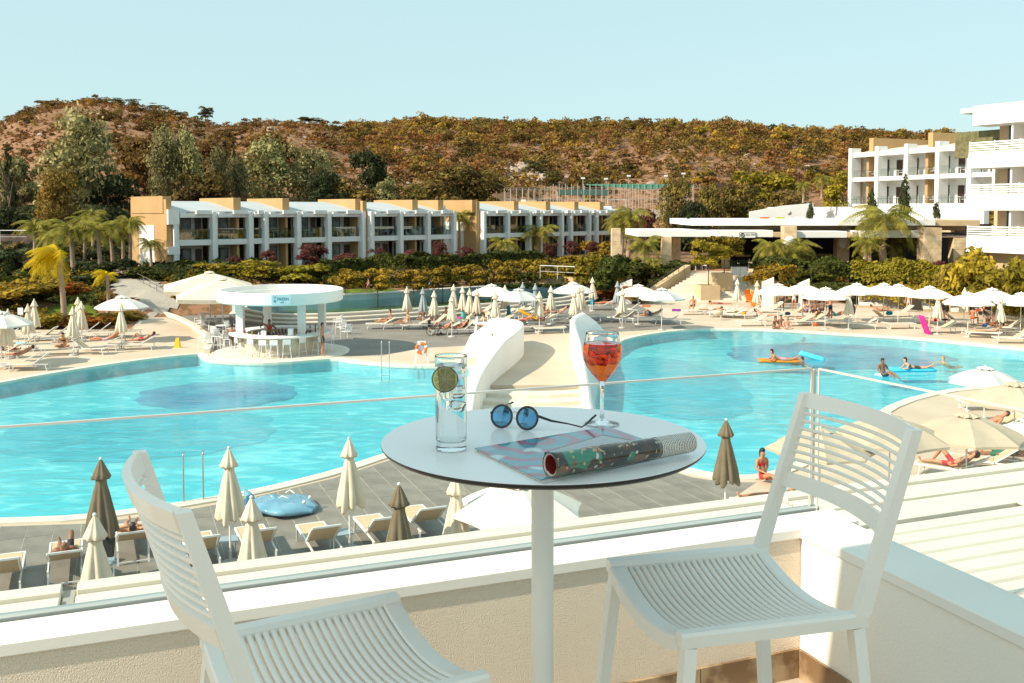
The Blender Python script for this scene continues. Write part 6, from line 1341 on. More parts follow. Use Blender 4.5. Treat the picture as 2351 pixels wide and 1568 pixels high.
    nm = MB(); nb = V3(J['hed']) + up * .035 + fc * .085; nm.rings([[nb - sx * .016 - up * .02, nb + sx * .016 - up * .02, nb + up * .03], [nb + fc * .022 - up * .016] * 3]); nme = nm.mesh('nose', SK[0])
    return m2, hme, nme
FIG = {}
PG = 'hotel guests'
def person(kind, loc, rz, lab, skin=0, bot=(.03, .03, .05), top=None, hair='brown', female=False, scale=1.0, group=None):
    k = (kind, female)
    if k not in FIG: FIG[k] = lazyfig(*k)
    T = thing('person', lab, 'person', loc, rz, group, scale)
    o = link('body', FIG[k][0], T); ms = [SK[skin], cl(bot), cl(top) if top else SK[skin]]
    for i in range(3): o.material_slots[i].link = 'OBJECT'; o.material_slots[i].material = ms[i]
    if hair:
        h = link('hair', FIG[k][1], T); h.material_slots[0].link = 'OBJECT'; h.material_slots[0].material = HR[hair]
    n = link('nose', FIG[k][2], T); n.material_slots[0].link = 'OBJECT'; n.material_slots[0].material = SK[skin]
    return T
def towel(loc, rz, c, lab, w=.3, l=.9, nm='towel', z=.365):
    m = MB(); rng_ = random.Random(int(loc[0] * 100)); R = []
    for i in range(7):
        y = -l / 2 + l * i / 6; R.append([(x, y, z + .012 * math.sin(i * 1.9 + x * 9) + (0 if abs(x) < w * .95 else -.12)) for x in (-w * 1.05, -w, -w * .3, w * .3, w, w * 1.05)])
    m.sheet(R, 0, True); R2 = [[(x, y, zz - .012) for x, y, zz in r][::-1] for r in R]; m.sheet(R2, 0, True)
    o = m.build(nm, cl(c), None, loc, rz); return tag(o, lab, 'towel')
# near deck
near_rz = math.radians(-157)     # foot end towards the pool, head end towards the camera
nrz = math.atan2(-.91, .40) - PI / 2
def seat_at(u, v, rz, k, lab): return LO(u, v, rz, k, lab)
for i, (u, v, k) in enumerate([(150, 1283, 1), (10, 1315, 2), (303, 1238, 1), (462, 1262, 2), (590, 1245, 2), (736, 1238, 2), (872, 1218, 2), (975, 1195, 2)]):
    LO(u, v, nrz, k, ['sun lounger with the bald sunbather, lower left', 'empty sun lounger at the lower left corner', 'sun lounger behind the closed cream parasol, with a sunbather hidden by the chair', 'empty sun lounger right of the left chair back', 'empty sun lounger behind the cream parasol at the blue inflatable', 'empty sun lounger left of the tall parasol pole', 'empty sun lounger behind the dark taupe parasol under the table', 'white lounger under the table edge'][i])
_p = W(150, 1283, .34); person('lieknee', (_p.x, _p.y, 0), nrz, 'bald tanned man in dark shorts lying on the lower left lounger, one knee up', 2, (.02, .02, .03), hair=None)
_p = W(303, 1238, .34); person('liearm', (_p.x, _p.y, 0), nrz, 'sunbather with raised arms partly hidden behind the left chair', 0, (.5, .5, .52), (.5, .5, .52), 'brown', True)
# small side tables near deck
lt = thing('side_table', '', 'table'); m = MB(); m.bbox(-.24, .24, -.2, .2, .36, .39, .008); m.build('tabletop', mat('blue_grey_top', (.30, .38, .42)), lt)
for sx in (-.21, .21):
    for sy in (-.17, .17): m = MB(); m.box(sx - .012, sx + .012, sy - .012, sy + .012, 0, .36); m.build('leg', whitem, lt)
proto(lt)
for i, (u, v) in enumerate([(520, 1238), (783, 1222), (1175, 1205), (235, 1290)]): place(lt, W(u, v, .38) * 1 - V3((0, 0, .38)), nrz, ['small blue grey side table between two loungers near the left chair', 'small blue grey side table beside the parasol pole left of the table', 'small low table under the white parasol below the table', 'small side table beside the bald sunbather'][i], 'side tables on the near deck')
# bag on the umbrella
bgp = W(231, 1052, 2.55); b = thing('hanging_bag', 'black bag hanging from the dark taupe parasol pole at lower left', 'bag', (bgp.x + .12, bgp.y - .1, .55)); m = MB(); m.rings([[(-.13, -.05, 0), (.13, -.05, 0), (.13, .05, 0), (-.13, .05, 0)], [(-.17, -.06, .38), (.17, -.06, .38), (.17, .06, .38), (-.17, .06, .38)]]); m.build('bag_body', mat('black_cloth', (.012, .012, .014), rough=.7), b); m = MB(); m.tube([(-.12, 0, .38), (-.08, 0, .62), (.0, 0, .72), (.08, 0, .62), (.12, 0, .38)], .012, 5); m.build('strap', MATS['black_cloth'], b)
# inflatable ray / dolphin
def inflatable():
    p = W(640, 1172, 0); T = thing('inflatable_ray', 'blue inflatable ray lying on the grey deck beside the pool', 'pool float', (p.x, p.y, .01), math.radians(-8)); bl = mat('blue_vinyl', (.10, .28, .42), (.20, .42, .55), rough=.15, scale=2.5, coat=.6)
    m = MB(); n = 20; R = []
    for i in range(13):
        t = i / 12; w = .80 * math.sin(PI * (t * .86 + .07)) ** .6 * (1 + .16 * math.sin(t * 11)); x = -.95 + 1.9 * t; th = .15 * math.sin(PI * (t * .9 + .05)) ** .5
        R.append([(x, w * math.cos(a) * (1 + .06 * math.cos(3 * a)), th + th * math.sin(a) * (1 + .22 * math.cos(a * 3 + 1.3 * i))) for a in [2 * PI * k / n for k in range(n)]])
    m.rings(R, 0, True); m.build('body', bl, T)
    m = MB(); m.tube([(-.85, .2, .2), (-1.0, .38, .27), (-1.15, .5, .36)], [.13, .08, .02], 8); m.build('tail_fin', bl, T); m = MB(); m.tube([(-.85, -.2, .2), (-1.05, -.35, .35), (-1.15, -.55, .45)], [.12, .09, .02], 8); m.build('tail_fin', bl, T)
    m = MB(); m.tube([(-.1, 0, .28), (-.15, 0, .34), (-.22, 0, .38)], [.08, .05, .01], 8); m.build('top_fin', bl, T)
    for s in (-1, 1): m = MB(); m.ball((.75, s * .2, .30), .05, 8, 5); m.build('eye', mat('eye_white', (.75, .75, .72), rough=.3), T)
    for s in (-1, 1): m = MB(); m.tube([(.1, s * .22, .38), (.2, s * .26, .45), (.34, s * .22, .38)], .018, 6); m.build('handle', mat('white_vinyl', (.7, .7, .7), rough=.3), T)
inflatable()
# pool ladders: tall rods
for j, (u0, u1, vb, vt, lab) in enumerate([(422, 467, 1155, 1040, 'steel ladder rails at the near pool edge, left of the tall cream parasol'), (876, 894, 848, 783, 'steel ladder rails at the far pool edge in front of the bar shadow')]):
    a = W(u0, vb); T = thing('pool_ladder', lab, 'ladder', a); w = W(u1, vb - (5 if j == 0 else 0)) - a; h = (WD(u0, vt, a.y).z)
    for k, off in enumerate((V3((0, 0, 0)), w)): m = MB(); m.tube([(0, 0, -.8), (0, 0, h - .08), (0, .05, h), (0, .0 + .1, h - .01)], .022, 8); m.build('rail', metal, T, off)
    for z in (-.3, -.6): m = MB(); m.tube([(0, 0, z), w + V3((0, 0, z))], .02, 6); m.build('rung', metal, T)
# life rings
def lifering(u, v, vc, r, lab, base=True):
    p = W(u, v); zc = WD(u, vc, p.y).z; T = thing('lifebuoy', lab, 'lifebuoy', p)
    m = MB(); m.M = Matrix.Translation((0, -.1, zc)) @ Matrix.Rotation(PI / 2 - .1, 4, 'X'); pts = [(r * math.cos(a), r * math.sin(a), 0) for a in [2 * PI * k / 24 for k in range(24)]]; m.tube(pts, .075, 10, closed=True); m.M = None; rg = m.build('ring', mat('orange_foam', (.75, .15, .02), rough=.45), T)
    m = MB()
    for k in range(4):
        a0 = 2 * PI * k / 4 + .4; m.M = Matrix.Translation((0, -.1, zc)) @ Matrix.Rotation(PI / 2 - .1, 4, 'X') @ Matrix.Rotation(a0, 4, 'Z'); m.tube([(r, -.05, 0), (r, .05, 0)], .08, 10)
    m.M = None; m.build('band', whitem, rg)['kind'] = 'stuff'
    if base:
        m = MB()
        m.beam((-.15, 0, zc + .3), (-.32, -.1, 0), .07, .03, up=(0, 1, 0)); m.beam((.15, 0, zc + .3), (.32, -.1, 0), .05, .03, up=(0, 1, 0)); m.beam((0, .0, zc + .3), (0, .35, 0), .05, .03, up=(0, 1, 0)); m.box(-.2, .2, -.02, .03, zc - .2, zc + .35); m.build('stand', whitem, T)
lifering(968, 833, 799, .24, 'orange lifebuoy on a white stand at the far pool edge'); lifering(2247, 742, 703, .30, 'orange lifebuoy hanging between the open parasols on the right deck')
# rescue chair frame
T = thing('rescue_frame', 'tall white frame with a seat left of the curving wall', 'lifeguard chair', W(1105, 822)); 
for x0, x1, y in ((-.45, -.25, 0), (.35, .1, 0), (-.45, -.2, .8), (.75, .3, .8)): m = MB(); m.tube([(x0, y, 0), (x1, y * .6, 2.1)], .03, 6); m.build('post', whitem, T)
m = MB(); m.bbox(-.4, .4, -.1, .6, 1.75, 1.8, .01); m.build('seat', whitem, T)
for z in (.4, .8, 1.2): m = MB(); m.tube([(-.42, 0, z), (.3, 0, z)], .02, 6); m.build('rung', whitem, T)
# middle deck loungers and people: (u, v, rz, kind)
f = lambda x, y: (842.5 + x / 5.454, 607.4 + y / 5.454)
mid = [(215, 735, -1.4, 1, 'first lounger of the row behind the bar shadow'), (410, 735, -1.35, 2, 'second lounger, with the woman reaching to her friend'), (650, 745, -1.5, 1, 'third lounger, empty, left of the wheelchair'), (870, 720, -1.2, 2, 'lounger of the sitting woman in cream'), (1020, 800, -1.4, 1, 'front lounger right of the wheelchair'), (1215, 800, -1.4, 2, 'front lounger with the black bag'), (1250, 680, -1.2, 2, 'tan lounger behind the closed parasols'), (1420, 690, -1.2, 2, 'white towelled lounger behind the plinth'), (1500, 780, -1.2, 1, 'lounger with the yellow float beside the wall'), (1480, 580, -1.2, 2, 'rear lounger under the closed parasol pair'), (1730, 620, -1.2, 1, 'lounger beneath the tall closed parasol'), (1860, 610, -1.3, 2, 'tan lounger at the left of the yellow mattress'), (2020, 560, -1.3, 2, 'tall backed tan lounger behind the yellow mattress'), (2060, 770, -1.3, 0, 'flat lounger just behind the curving wall'), (2230, 720, -1.3, 2, 'tan lounger right of the woman in purple'), (1700, 700, -1.2, 1, 'lounger hidden behind the top of the curving wall'), (2330, 790, -1.3, 0, 'flat lounger in front right of the purple woman')]
for x, y, r, k, lab in mid: LO(*f(x, y), r, k, lab)
def PP(fn, x, y, kind, rz, lab, z=0.0, **kw):
    u, v = fn(x, y); p = W(u, v, z + (.4 if kind in ('lie', 'lieknee', 'liearm', 'longsit', 'cross', 'prone') else 0)); p.z = z; return person(kind, p, rz, lab, **kw)
PP(f, 280, 715, 'longsit', -1.5, 'woman in a black swimsuit sitting on the first lounger behind the bar shadow', bot=(.02, .02, .02), top=(.02, .02, .02), female=True)
PP(f, 500, 735, 'longsit', -1.2, 'blond woman sitting sideways on the second lounger', bot=(.6, .55, .5), top=(.6, .55, .5), hair='blond', female=True)
PP(f, 860, 690, 'longsit', -.6, 'woman in cream top sitting upright left of the pink float', skin=3, bot=(.6, .5, .4), hair='blond', female=True)
PP(f, 985, 690, 'longsit', -.4, 'dark haired woman in a yellow top next to the pink float', bot=(.5, .4, .1), top=(.55, .45, .12), hair='black', female=True)
PP(f, 700, 690, 'cross', 0, 'person sitting behind the grey closed parasol', skin=2, bot=(.3, .3, .35))
PP(f, 960, 800, 'lieknee', -1.35, 'person lying with knees up on the front lounger right of the wheelchair', skin=0, bot=(.05, .05, .06))
PP(f, 1150, 790, 'lie', -1.35, 'sunbather with a black bag on the front row', skin=3, bot=(.4, .1, .05), top=(.4, .1, .05), female=True)
PP(f, 1480, 770, 'cross', -1.0, 'woman in white and black bikini beside the yellow float', bot=(.6, .6, .6), top=(.05, .05, .05), female=True)
PP(f, 1380, 600, 'longsit', 1.0, 'person sitting under the closed parasol in the middle of the row', skin=3, bot=(.4, .05, .05))
PP(f, 2210, 690, 'longsit', -.5, 'woman in purple with long dark hair sitting below a closed parasol', bot=(.12, .02, .10), top=(.12, .02, .10), hair='black', female=True)
PP(f, 1990, 700, 'lie', -1.3, 'sunbather lying behind the yellow mattress', skin=0, bot=(.6, .1, .1))
PP(f, 2320, 600, 'longsit', -1.0, 'seated sunbather at the right end of the middle row', skin=0, bot=(.6, .3, .3))
# path walkers behind the raised pool
for x, y, lab, kw in [(25, 355, 'girl in a pink dress walking behind the raised pool', dict(bot=(.6, .3, .32), top=(.6, .3, .32), female=True, hair='blond', scale=.85)), (603, 325, 'blond woman in an orange top and patterned skirt walking behind the raised pool', dict(bot=(.35, .32, .45), top=(.7, .2, .08), female=True, hair='blond')), (795, 320, 'child in a blue top behind the raised pool wall', dict(bot=(.2, .4, .6), top=(.5, .6, .7), hair='brown', scale=.75)), (870, 315, 'child in a pink top behind the raised pool wall', dict(bot=(.2, .3, .5), top=(.7, .25, .3), hair='black', scale=.72))]:
    u, v = f(x, y); p = W(u, v, 1.1); person('walk', (p.x, p.y, 1.08), 1.3, lab, **kw)
# floats and colour spots
def mattress(u, v, c, rz, lab, stand=0, w=.75, l=1.8, z=0.02, n=8, nm='air_mattress'):
    p = W(u, v, z); T = thing(nm, lab, 'pool float', p, rz); mm = cl(c)
    T.rotation_euler = (stand, 0, rz)
    for k in range(5): m = MB(); x = -w / 2 + w * (k + .5) / 5; q = w / 5 * .56; m.tube([(x, -l / 2, .06)] + [(x, -l / 2 + .05 + (l - .1) * j / 8, .07) for j in range(9)] + [(x, l / 2, .06)], [.02] + [q * (1 - .14 * (j % 2)) for j in range(9)] + [.02], 8); m.build('air_tube', mm, T)
    return T
mattress(*f(2035, 655), (.75, .38, .01), 1.5, 'yellow air mattress propped on a lounger', z=.55, l=1.7, stand=.5)
mattress(*f(1590, 750), (.75, .30, .01), -.5, 'orange yellow float leaning by the curving wall', z=.4, w=.6, l=1.0, stand=.6, n=5)
mattress(*f(1100, 680), (.70, .05, .35), 1.5, 'bright pink float on a lounger behind the wheelchair', z=.5, w=.5, l=.9, n=4)
mattress(1665.4 + 1565 / 3.429, 587.8 + 560 / 3.429, (.80, .02, .28), 1.5, 'bright pink air mattress standing on edge on the right deck', z=.42, w=.8, l=1.5, stand=1.2, n=7)
# hanging towels
for u, v, c, lab in [(f(1205, 590)[0], f(1205, 590)[1], (.10, .50, .45), 'turquoise towel hanging under a closed parasol'), (1234.3 + 605 / 4.8, 607.4 + 375 / 4.8, (.01, .28, .42), 'teal towel tied below a closed parasol'), (f(1775, 570)[0], f(1775, 570)[1], (.01, .22, .32), 'teal towel over a lounger back by the tall closed parasol')]:
    p = W(u, v, .9); m = MB(); m.lathe([(.06, 1.2), (.10, .9), (.15, .45), (.13, .42), (.05, .8)], 12, mod=lambda r, z, t: r * (1 + .25 * math.cos(6 * 2 * PI * t))); tag(m.build('towel', cl(c), None, (p.x, p.y + .05, 0)), lab, 'towel')
# wheelchair
def wheelchair():
    u, v = f(820, 885); T = thing('wheelchair', 'empty black wheelchair parked in front of the sunbathers', 'wheelchair', W(u, v), math.radians(75)); bk_ = MATS['black_cloth']
    for s in (-.3, .3):
        m = MB(); m.M = Matrix.Translation((s, 0, .3)) @ Matrix.Rotation(PI / 2, 4, 'Y'); m.tube([(.29 * math.cos(a), .29 * math.sin(a), 0) for a in [2 * PI * k / 20 for k in range(20)]], .018, 6, closed=True)
        for k in range(6): m.tube([(0, 0, 0), (.28 * math.cos(k * PI / 3), .28 * math.sin(k * PI / 3), 0)], .006, 4)
        m.M = None; m.build('wheel', bk_, T); m = MB(); m.M = Matrix.Translation((s * .85, -.45, .09)) @ Matrix.Rotation(PI / 2, 4, 'Y'); m.lathe([(.09, -.015), (.09, .015)], 12); m.M = None; m.build('caster', bk_, T)
        m = MB(); m.tube([(s * .85, .25, .95), (s * .85, .2, .5), (s * .85, -.25, .5), (s * .85, -.45, .15)], .014, 6); m.tube([(s * .85, .2, .68), (s * .85, -.15, .68), (s * .85, -.2, .5)], .014, 6); m.build('frame', metal, T)
    m = MB(); m.bbox(-.24, .24, -.22, .2, .48, .52, .01); m.build('seat', bk_, T); m = MB(); m.bbox(-.24, .24, .19, .215, .54, .92, .01); m.build('backrest', bk_, T); m = MB(); m.bbox(-.2, .2, -.58, -.46, .1, .12, .005); m.build('footplate', bk_, T)
wheelchair()
# group left of the stairs
g = lambda x, y: (1234.3 + x / 4.8, 607.4 + y / 4.8)
for x, y, r, k, lab in [(90, 590, -1.9, 2, 'tan lounger just right of the curving wall top'), (580, 560, -1.4, 0, 'flat lounger in front of the closed trio'), (860, 580, -2.3, 2, 'tall backed tan lounger, left of the front pair'), (990, 580, -2.2, 2, 'tall backed tan lounger, right of the front pair'), (380, 540, -1.8, 1, 'lounger among the closed trio'), (730, 450, -1.6, 1, 'lounger with the sunburnt person behind the grey parasol'), (1030, 490, -1.9, 2, 'lounger under the open parasol by the slab'), (1250, 575, -1.7, 1, 'lounger of the man lying near the pool corner'), (1480, 600, -1.8, 1, 'lounger with the purple towel'), (1740, 500, -1.5, 1, 'lounger where the man sits at the stair foot'), (1990, 480, -1.6, 0, 'lounger of the prone couple by the stairs'), (2060, 530, -1.9, 1, 'white cushioned lounger right of the couple'), (2190, 540, -1.9, 1, 'tan lounger beside the yellow bag'), (220, 590, -1.8, 0, 'flat lounger before the dark haired woman'), (100, 520, -1.8, 2, 'lounger of the dark haired woman')]:
    LO(*g(x, y), r, k, lab)
PP(g, 65, 560, 'longsit', -1.2, 'dark haired woman seated right of the curving wall top', skin=0, bot=(.10, .02, .1), top=(.10, .02, .1), hair='black', female=True)
PP(g, 235, 530, 'lie', -1.6, 'person lying with pale skin behind the flat lounger', skin=1, bot=(.1, .1, .1))
PP(g, 730, 430, 'prone', -1.6, 'sunburnt person lying face down right of the teal towel', skin=3, bot=(.5, .1, .05))
PP(g, 1270, 560, 'lieknee', -1.75, 'man lying with bent knee near the pool corner', skin=0, bot=(.05, .05, .08), hair='brown')
PP(g, 1715, 520, 'sit', 2.6, 'bald man sitting on a lounger edge at the stair foot', skin=0, bot=(.1, .08, .06), hair='grey')
PP(g, 1920, 500, 'prone', -1.6, 'person in white shorts lying face down by the stairs', skin=0, bot=(.7, .7, .68))
PP(g, 2000, 435, 'prone', 1.5, 'tanned sunbather lying along the stair foot', skin=0, bot=(.3, .05, .05))
towel((W(*g(1530, 545), .4).x, W(*g(1530, 545), .4).y, 0), -1.8, (.20, .02, .25), 'purple towel on the back of a lounger near the pool corner', z=.75, w=.28, l=.6)
towel((W(*g(1200, 490), .4).x, W(*g(1200, 490), .4).y, 0), -1.8, (.45, .12, .05), 'rust patterned towel over a lounger under the open parasol', z=.7, w=.28, l=.6)
# right deck
r_ = lambda x, y: (1665.4 + x / 3.429, 587.8 + y / 3.429)
for i, (x, y, r, k, lab) in enumerate([(60, 440, -1.8, 1, 'lounger at the left of the right deck'), (190, 440, -1.7, 2, 'lounger behind the bright orange chair'), (230, 510, -1.5, 1, 'lounger of the fair sunbather beside the poolside trio'), (380, 410, -1.5, 2, 'raised lounger left of the standing group'), (560, 440, -1.5, 2, 'lounger under the first open parasol of the group'), (600, 510, -1.5, 1, 'lounger in front of the standing group'), (690, 500, -1.5, 1, 'lounger with the big bag'), (830, 510, -1.7, 0, 'flat lounger right of the standing group'), (920, 500, -1.7, 1, 'lounger below the shirtless standing man'), (1100, 530, -1.9, 1, 'lounger angled to the pool, right of the closed parasol'), (1240, 480, 1.8, 2, 'lounger at the middle of the right deck'), (1400, 440, -1.5, 2, 'lounger with a teal towel under the middle parasol'), (1620, 490, -1.8, 1, 'lounger behind the pink mattress'), (1720, 560, -1.5, 1, 'lounger next to the red swimsuit woman'), (1800, 500, 1.6, 2, 'lounger right of the pink mattress'), (1960, 570, 1.6, 1, 'lounger of the woman by the lifebuoy'), (2060, 600, -1.9, 0, 'long flat lounger near the right pool edge'), (2130, 480, 1.7, 2, 'lounger behind the two boys'), (2230, 560, -1.9, 2, 'lounger at the right of the closed white parasol'), (2280, 640, -1.7, 1, 'lounger in the right front corner of the far deck'), (2330, 590, -1.7, 2, 'lounger cut by the right edge of the view'), (1350, 530, 1.7, 0, 'flat lounger in front of the middle parasol')]):
    LO(*r_(x, y), r, k, lab)
for x, y, kind, rz, lab, kw in [(445, 440, 'stand', 2.5, 'man in a black shirt standing by the shower screen', dict(skin=2, bot=(.03, .03, .03), top=(.02, .02, .02), hair='black')), (540, 425, 'armup', 2.9, 'woman in a green yellow top lifting her arm', dict(skin=0, bot=(.55, .55, .5), top=(.30, .38, .05), female=True)), (625, 430, 'stand', -2.6, 'dark woman standing right of the green top', dict(skin=2, bot=(.02, .02, .02), top=(.02, .02, .02), hair='black', female=True)), (825, 500, 'armup', -1.2, 'shirtless man in navy shorts standing with an arm out', dict(skin=3, bot=(.02, .03, .07))), (640, 440, 'longsit', -1.0, 'seated guest below the dark standing woman', dict(skin=0, bot=(.05, .1, .3), top=(.05, .1, .3), female=True)), (705, 440, 'longsit', -.6, 'dark haired guest seated behind the big bag', dict(skin=2, bot=(.05, .03, .03), hair='black')), (762, 430, 'longsit', -.6, 'small seated guest left of the shirtless man', dict(skin=2, bot=(.05, .03, .03), hair='black')), (660, 490, 'lie', -1.4, 'guest lying in front of the standing group', dict(skin=1, bot=(.4, .1, .1))), (880, 470, 'lieknee', -1.6, 'guest in teal lying right of the shirtless man', dict(skin=0, bot=(.02, .40, .42))), (300, 470, 'lie', 1.4, 'fair sunbather lying beside the poolside trio', dict(skin=1, bot=(.6, .5, .5), female=True, hair='brown')), (385, 572, 'cross', .6, 'left one of the three sitting at the pool edge', dict(skin=0, bot=(.05, .03, .03), female=True, hair='brown')), (432, 560, 'cross', .2, 'middle one of the three sitting at the pool edge, in a black cap', dict(skin=3, bot=(.05, .05, .06), hair='black')), (488, 575, 'cross', -.4, 'right one of the three sitting at the pool edge', dict(skin=1, bot=(.4, .3, .3), female=True, hair='blond')), (1010, 500, 'sit', 1.6, 'guest in red sitting behind the closed parasol', dict(skin=2, bot=(.5, .02, .02), top=(.5, .02, .02), hair='black')), (1215, 435, 'lieknee', 1.3, 'tanned guest curled on a lounger at the middle of the right deck', dict(skin=0, bot=(.3, .1, .05))), (1262, 400, 'stand', .4, 'tanned man in dark shorts standing between the middle parasols', dict(skin=3, bot=(.04, .04, .05))), (1440, 440, 'stand', 2.4, 'small woman in a grey robe standing before the day beds', dict(skin=1, bot=(.45, .42, .42), top=(.45, .42, .42), female=True, scale=.85)), (1660, 560, 'sit', 1.2, 'woman in a red swimsuit bending over right of the pink mattress', dict(skin=1, bot=(.7, .02, .05), top=(.7, .02, .05), female=True, hair='blond')), (1715, 555, 'sit', -1.0, 'guest with black bottoms sitting right of the red swimsuit', dict(skin=1, bot=(.02, .02, .02))), (1945, 540, 'sit', -.9, 'woman in an orange bikini sitting below the lifebuoy', dict(skin=3, bot=(.7, .15, .03), top=(.7, .15, .03), female=True)), (2065, 540, 'longsit', .5, 'left of the two dark haired boys on a lounger', dict(skin=2, bot=(.05, .05, .1), hair='black', scale=.85)), (2110, 540, 'longsit', -.5, 'right of the two dark haired boys on a lounger', dict(skin=2, bot=(.3, .02, .02), hair='black', scale=.9)), (2100, 590, 'lie', -1.9, 'guest lying on the long flat lounger by the right pool edge', dict(skin=1, bot=(.5, .4, .4)))]:
    PP(r_, x, y, kind, rz, lab, **kw)
# orange chair, day beds, bags
p = W(*r_(190, 400)); T = thing('orange_chair', 'bright orange plastic slide chair by the stair foot', 'chair', p, .5); m = MB(); R = [[(-.3, y, z), (.3, y, z), (.3, y, z - .05), (-.3, y, z - .05)] for y, z in ((-1.0, .15), (-.5, .35), (0, .55), (.25, 1.0), (.3, 1.35))]; m.rings(R); m.build('seat', cl((.75, .18, .01)), T); m = MB(); m.box(.4, .46, 0, .3, 0, 1.2); m.box(.75, .8, 0, .3, 0, 1.2); m.box(.46, .75, .05, .25, .55, .6); m.box(.46, .75, .05, .25, 1.1, 1.15); m.build('frame', cl((.75, .18, .01)), T)
for i, (x, y) in enumerate([(1150, 400), (1330, 400), (1420, 400), (1610, 430), (1830, 450)]):
    p = W(*r_(x, y)); T = thing('day_bed', ['widest white day bed, first before the grey screen', 'second white day bed from the left', 'third white day bed from the left', 'fourth white day bed, before the closed white parasol', 'last white day bed, left of the lifebuoy'][i], 'day bed', p, -.25, 'white day beds along the grey screen'); w = .95 if i == 0 else .55
    m = MB(); m.bbox(-w, w, -.9, .3, .15, .42, .03); m.build('mattress', whitec, T); m = MB(); m.rings([[(-w, y, z), (w, y, z), (w, y + .1, z), (-w, y + .1, z)] for y, z in ((.2, .40), (.65, 1.15))]); m.build('backrest', whitec, T); m = MB(); m.box(-w - .03, w + .03, -.93, .4, 0, .15); m.build('base', mat('daybed_base', (.45, .35, .22)), T)
for x, y, c, s, lab, fn in [(740, 480, (.25, .17, .05), .26, 'big olive beach bag on a lounger by the standing group', r_), (490, 465, (.03, .05, .15), .16, 'navy ball cap bag on the raised lounger', r_), (2040, 560, (.1, .2, .5), .14, 'small bag with a blue badge on a lounger by the two boys', r_), (1290, 465, (.01, .25, .35), .2, 'teal bag under the middle parasols', r_), (705, 550, (.65, .12, .02), .14, 'orange bag on the floor before the standing group', r_), (2270, 545, (.65, .35, .02), .16, 'yellow bag hanging by a lounger left of the orange chair', g), (1990, 560, (.55, .48, .36), .28, 'cream pouffe in front of the prone couple', g), (1240, 790, (.02, .02, .02), .2, 'black bag in front of a lounger behind the rescue chair', f)]:
    p = W(*fn(x, y), .35); m = MB(); m.rings([[(s * a * math.cos(q) * 1.2, s * a * math.sin(q) * .7, z * s) for q in [2 * PI * k / 10 for k in range(10)]] for a, z in ((.6, 0), (1, .25), (1, .8), (.8, 1.2), (.3, 1.35))], 0, True); tag(m.build('beach_bag', cl(c), None, (p.x, p.y, .36 if fn is not g or x < 2100 else .3)), lab, 'bag')
# yellow floor sign on left deck, notice posts
p = W(408, 798); T = thing('wet_floor_sign', 'small yellow folding floor sign on the left sun deck', 'sign', p); 
for s in (-1, 1): m = MB(); m.rings([[(-.15, s * .16, 0), (.15, s * .16, 0), (.15, s * .17, 0), (-.15, s * .17, 0)], [(-.09, s * .01, .55), (.09, s * .01, .55), (.09, s * .02, .55), (-.09, s * .02, .55)]]); m.build('panel', cl((.75, .45, .02)), T)
for u, v, h, lab in ((49, 765, 1.2, 'white notice board on a post behind the left loungers'), (1881, 668, 1.9, 'white notice board on a post before the right hedge')):
    T = thing('notice_post', lab, 'sign', W(u, v)); m = MB(); m.tube([(0, 0, 0), (0, 0, h)], .03, 6); m.build('post', metal, T); m = MB(); m.bbox(-.17, .17, -.06, -.03, h - .05, h + .38, .01); m.build('board', whitem, T)
p = W(226, 0 + 608, 1.9) if False else None
# left deck
h_ = lambda x, y: (x / 4.8, 587.8 + y / 4.8)
for i, (x, y, r, k, lab) in enumerate([(500, 870, -1.5, 2, 'rear left empty lounger on the left deck'), (640, 860, -1.4, 2, 'rear lounger behind the seated woman'), (960, 830, -1.3, 2, 'tan lounger behind the reclining woman'), (1090, 830, -1.3, 2, 'tan lounger left of the closed parasol pole'), (1250, 840, -1.3, 2, 'pale lounger right of the closed parasol pole'), (1430, 820, -1.3, 2, 'lounger with white cushions at the right rear'), (560, 960, -1.4, 1, 'lounger before the rear left one'), (700, 1010, -1.4, 1, 'lounger of the seated woman in black'), (800, 880, -1.4, 1, 'lounger with a striped towel'), (950, 1010, 1.5, 2, 'front lounger with raised back at the centre of the left deck'), (1170, 970, -1.5, 1, 'lounger of the reclining blond sunbather'), (1560, 960, -1.5, 1, 'lounger of the sunbather with a red shirt'), (250, 980, -1.4, 2, 'lounger at the far left with a towel'), (250, 1160, -1.4, 1, 'front lounger of the couple at far left'), (380, 1180, -1.4, 2, 'empty pale lounger near the pool at far left'), (80, 1050, -1.5, 1, 'lounger cut by the left edge'), (300, 850, -1.3, 2, 'rear lounger near the notice board'), (60, 900, -1.3, 2, 'rear lounger at the very left edge')]):
    LO(*h_(x, y), r, k, lab)
for x, y, kind, rz, lab, kw in [(700, 1000, 'cross', .1, 'woman in a black swimsuit sitting cross legged on the left deck', dict(skin=0, bot=(.02, .02, .02), top=(.02, .02, .02), female=True)), (1180, 930, 'liearm', -1.45, 'blond sunbather lying with an arm behind the head on the left deck', dict(skin=3, bot=(.65, .5, .6), female=True, hair='blond')), (1580, 930, 'lieknee', -1.45, 'sunbather reading with a red book on the left deck', dict(skin=0, bot=(.5, .02, .03), top=(.6, .6, .6), female=True)), (230, 1090, 'lie', -1.45, 'sunbather lying at the far left by the pool', dict(skin=0, bot=(.3, .1, .1))), (30, 1030, 'lie', 1.4, 'sunbather cut by the left edge of the view', dict(skin=0, bot=(.05, .05, .05)))]:
    PP(h_, x, y, kind, rz, lab, **kw)
towel((W(*h_(260, 940), .4).x, W(*h_(260, 940), .4).y, 0), -1.4, (.30, .60, .62), 'pale aqua towel on a lounger at the far left', w=.28, l=.7)
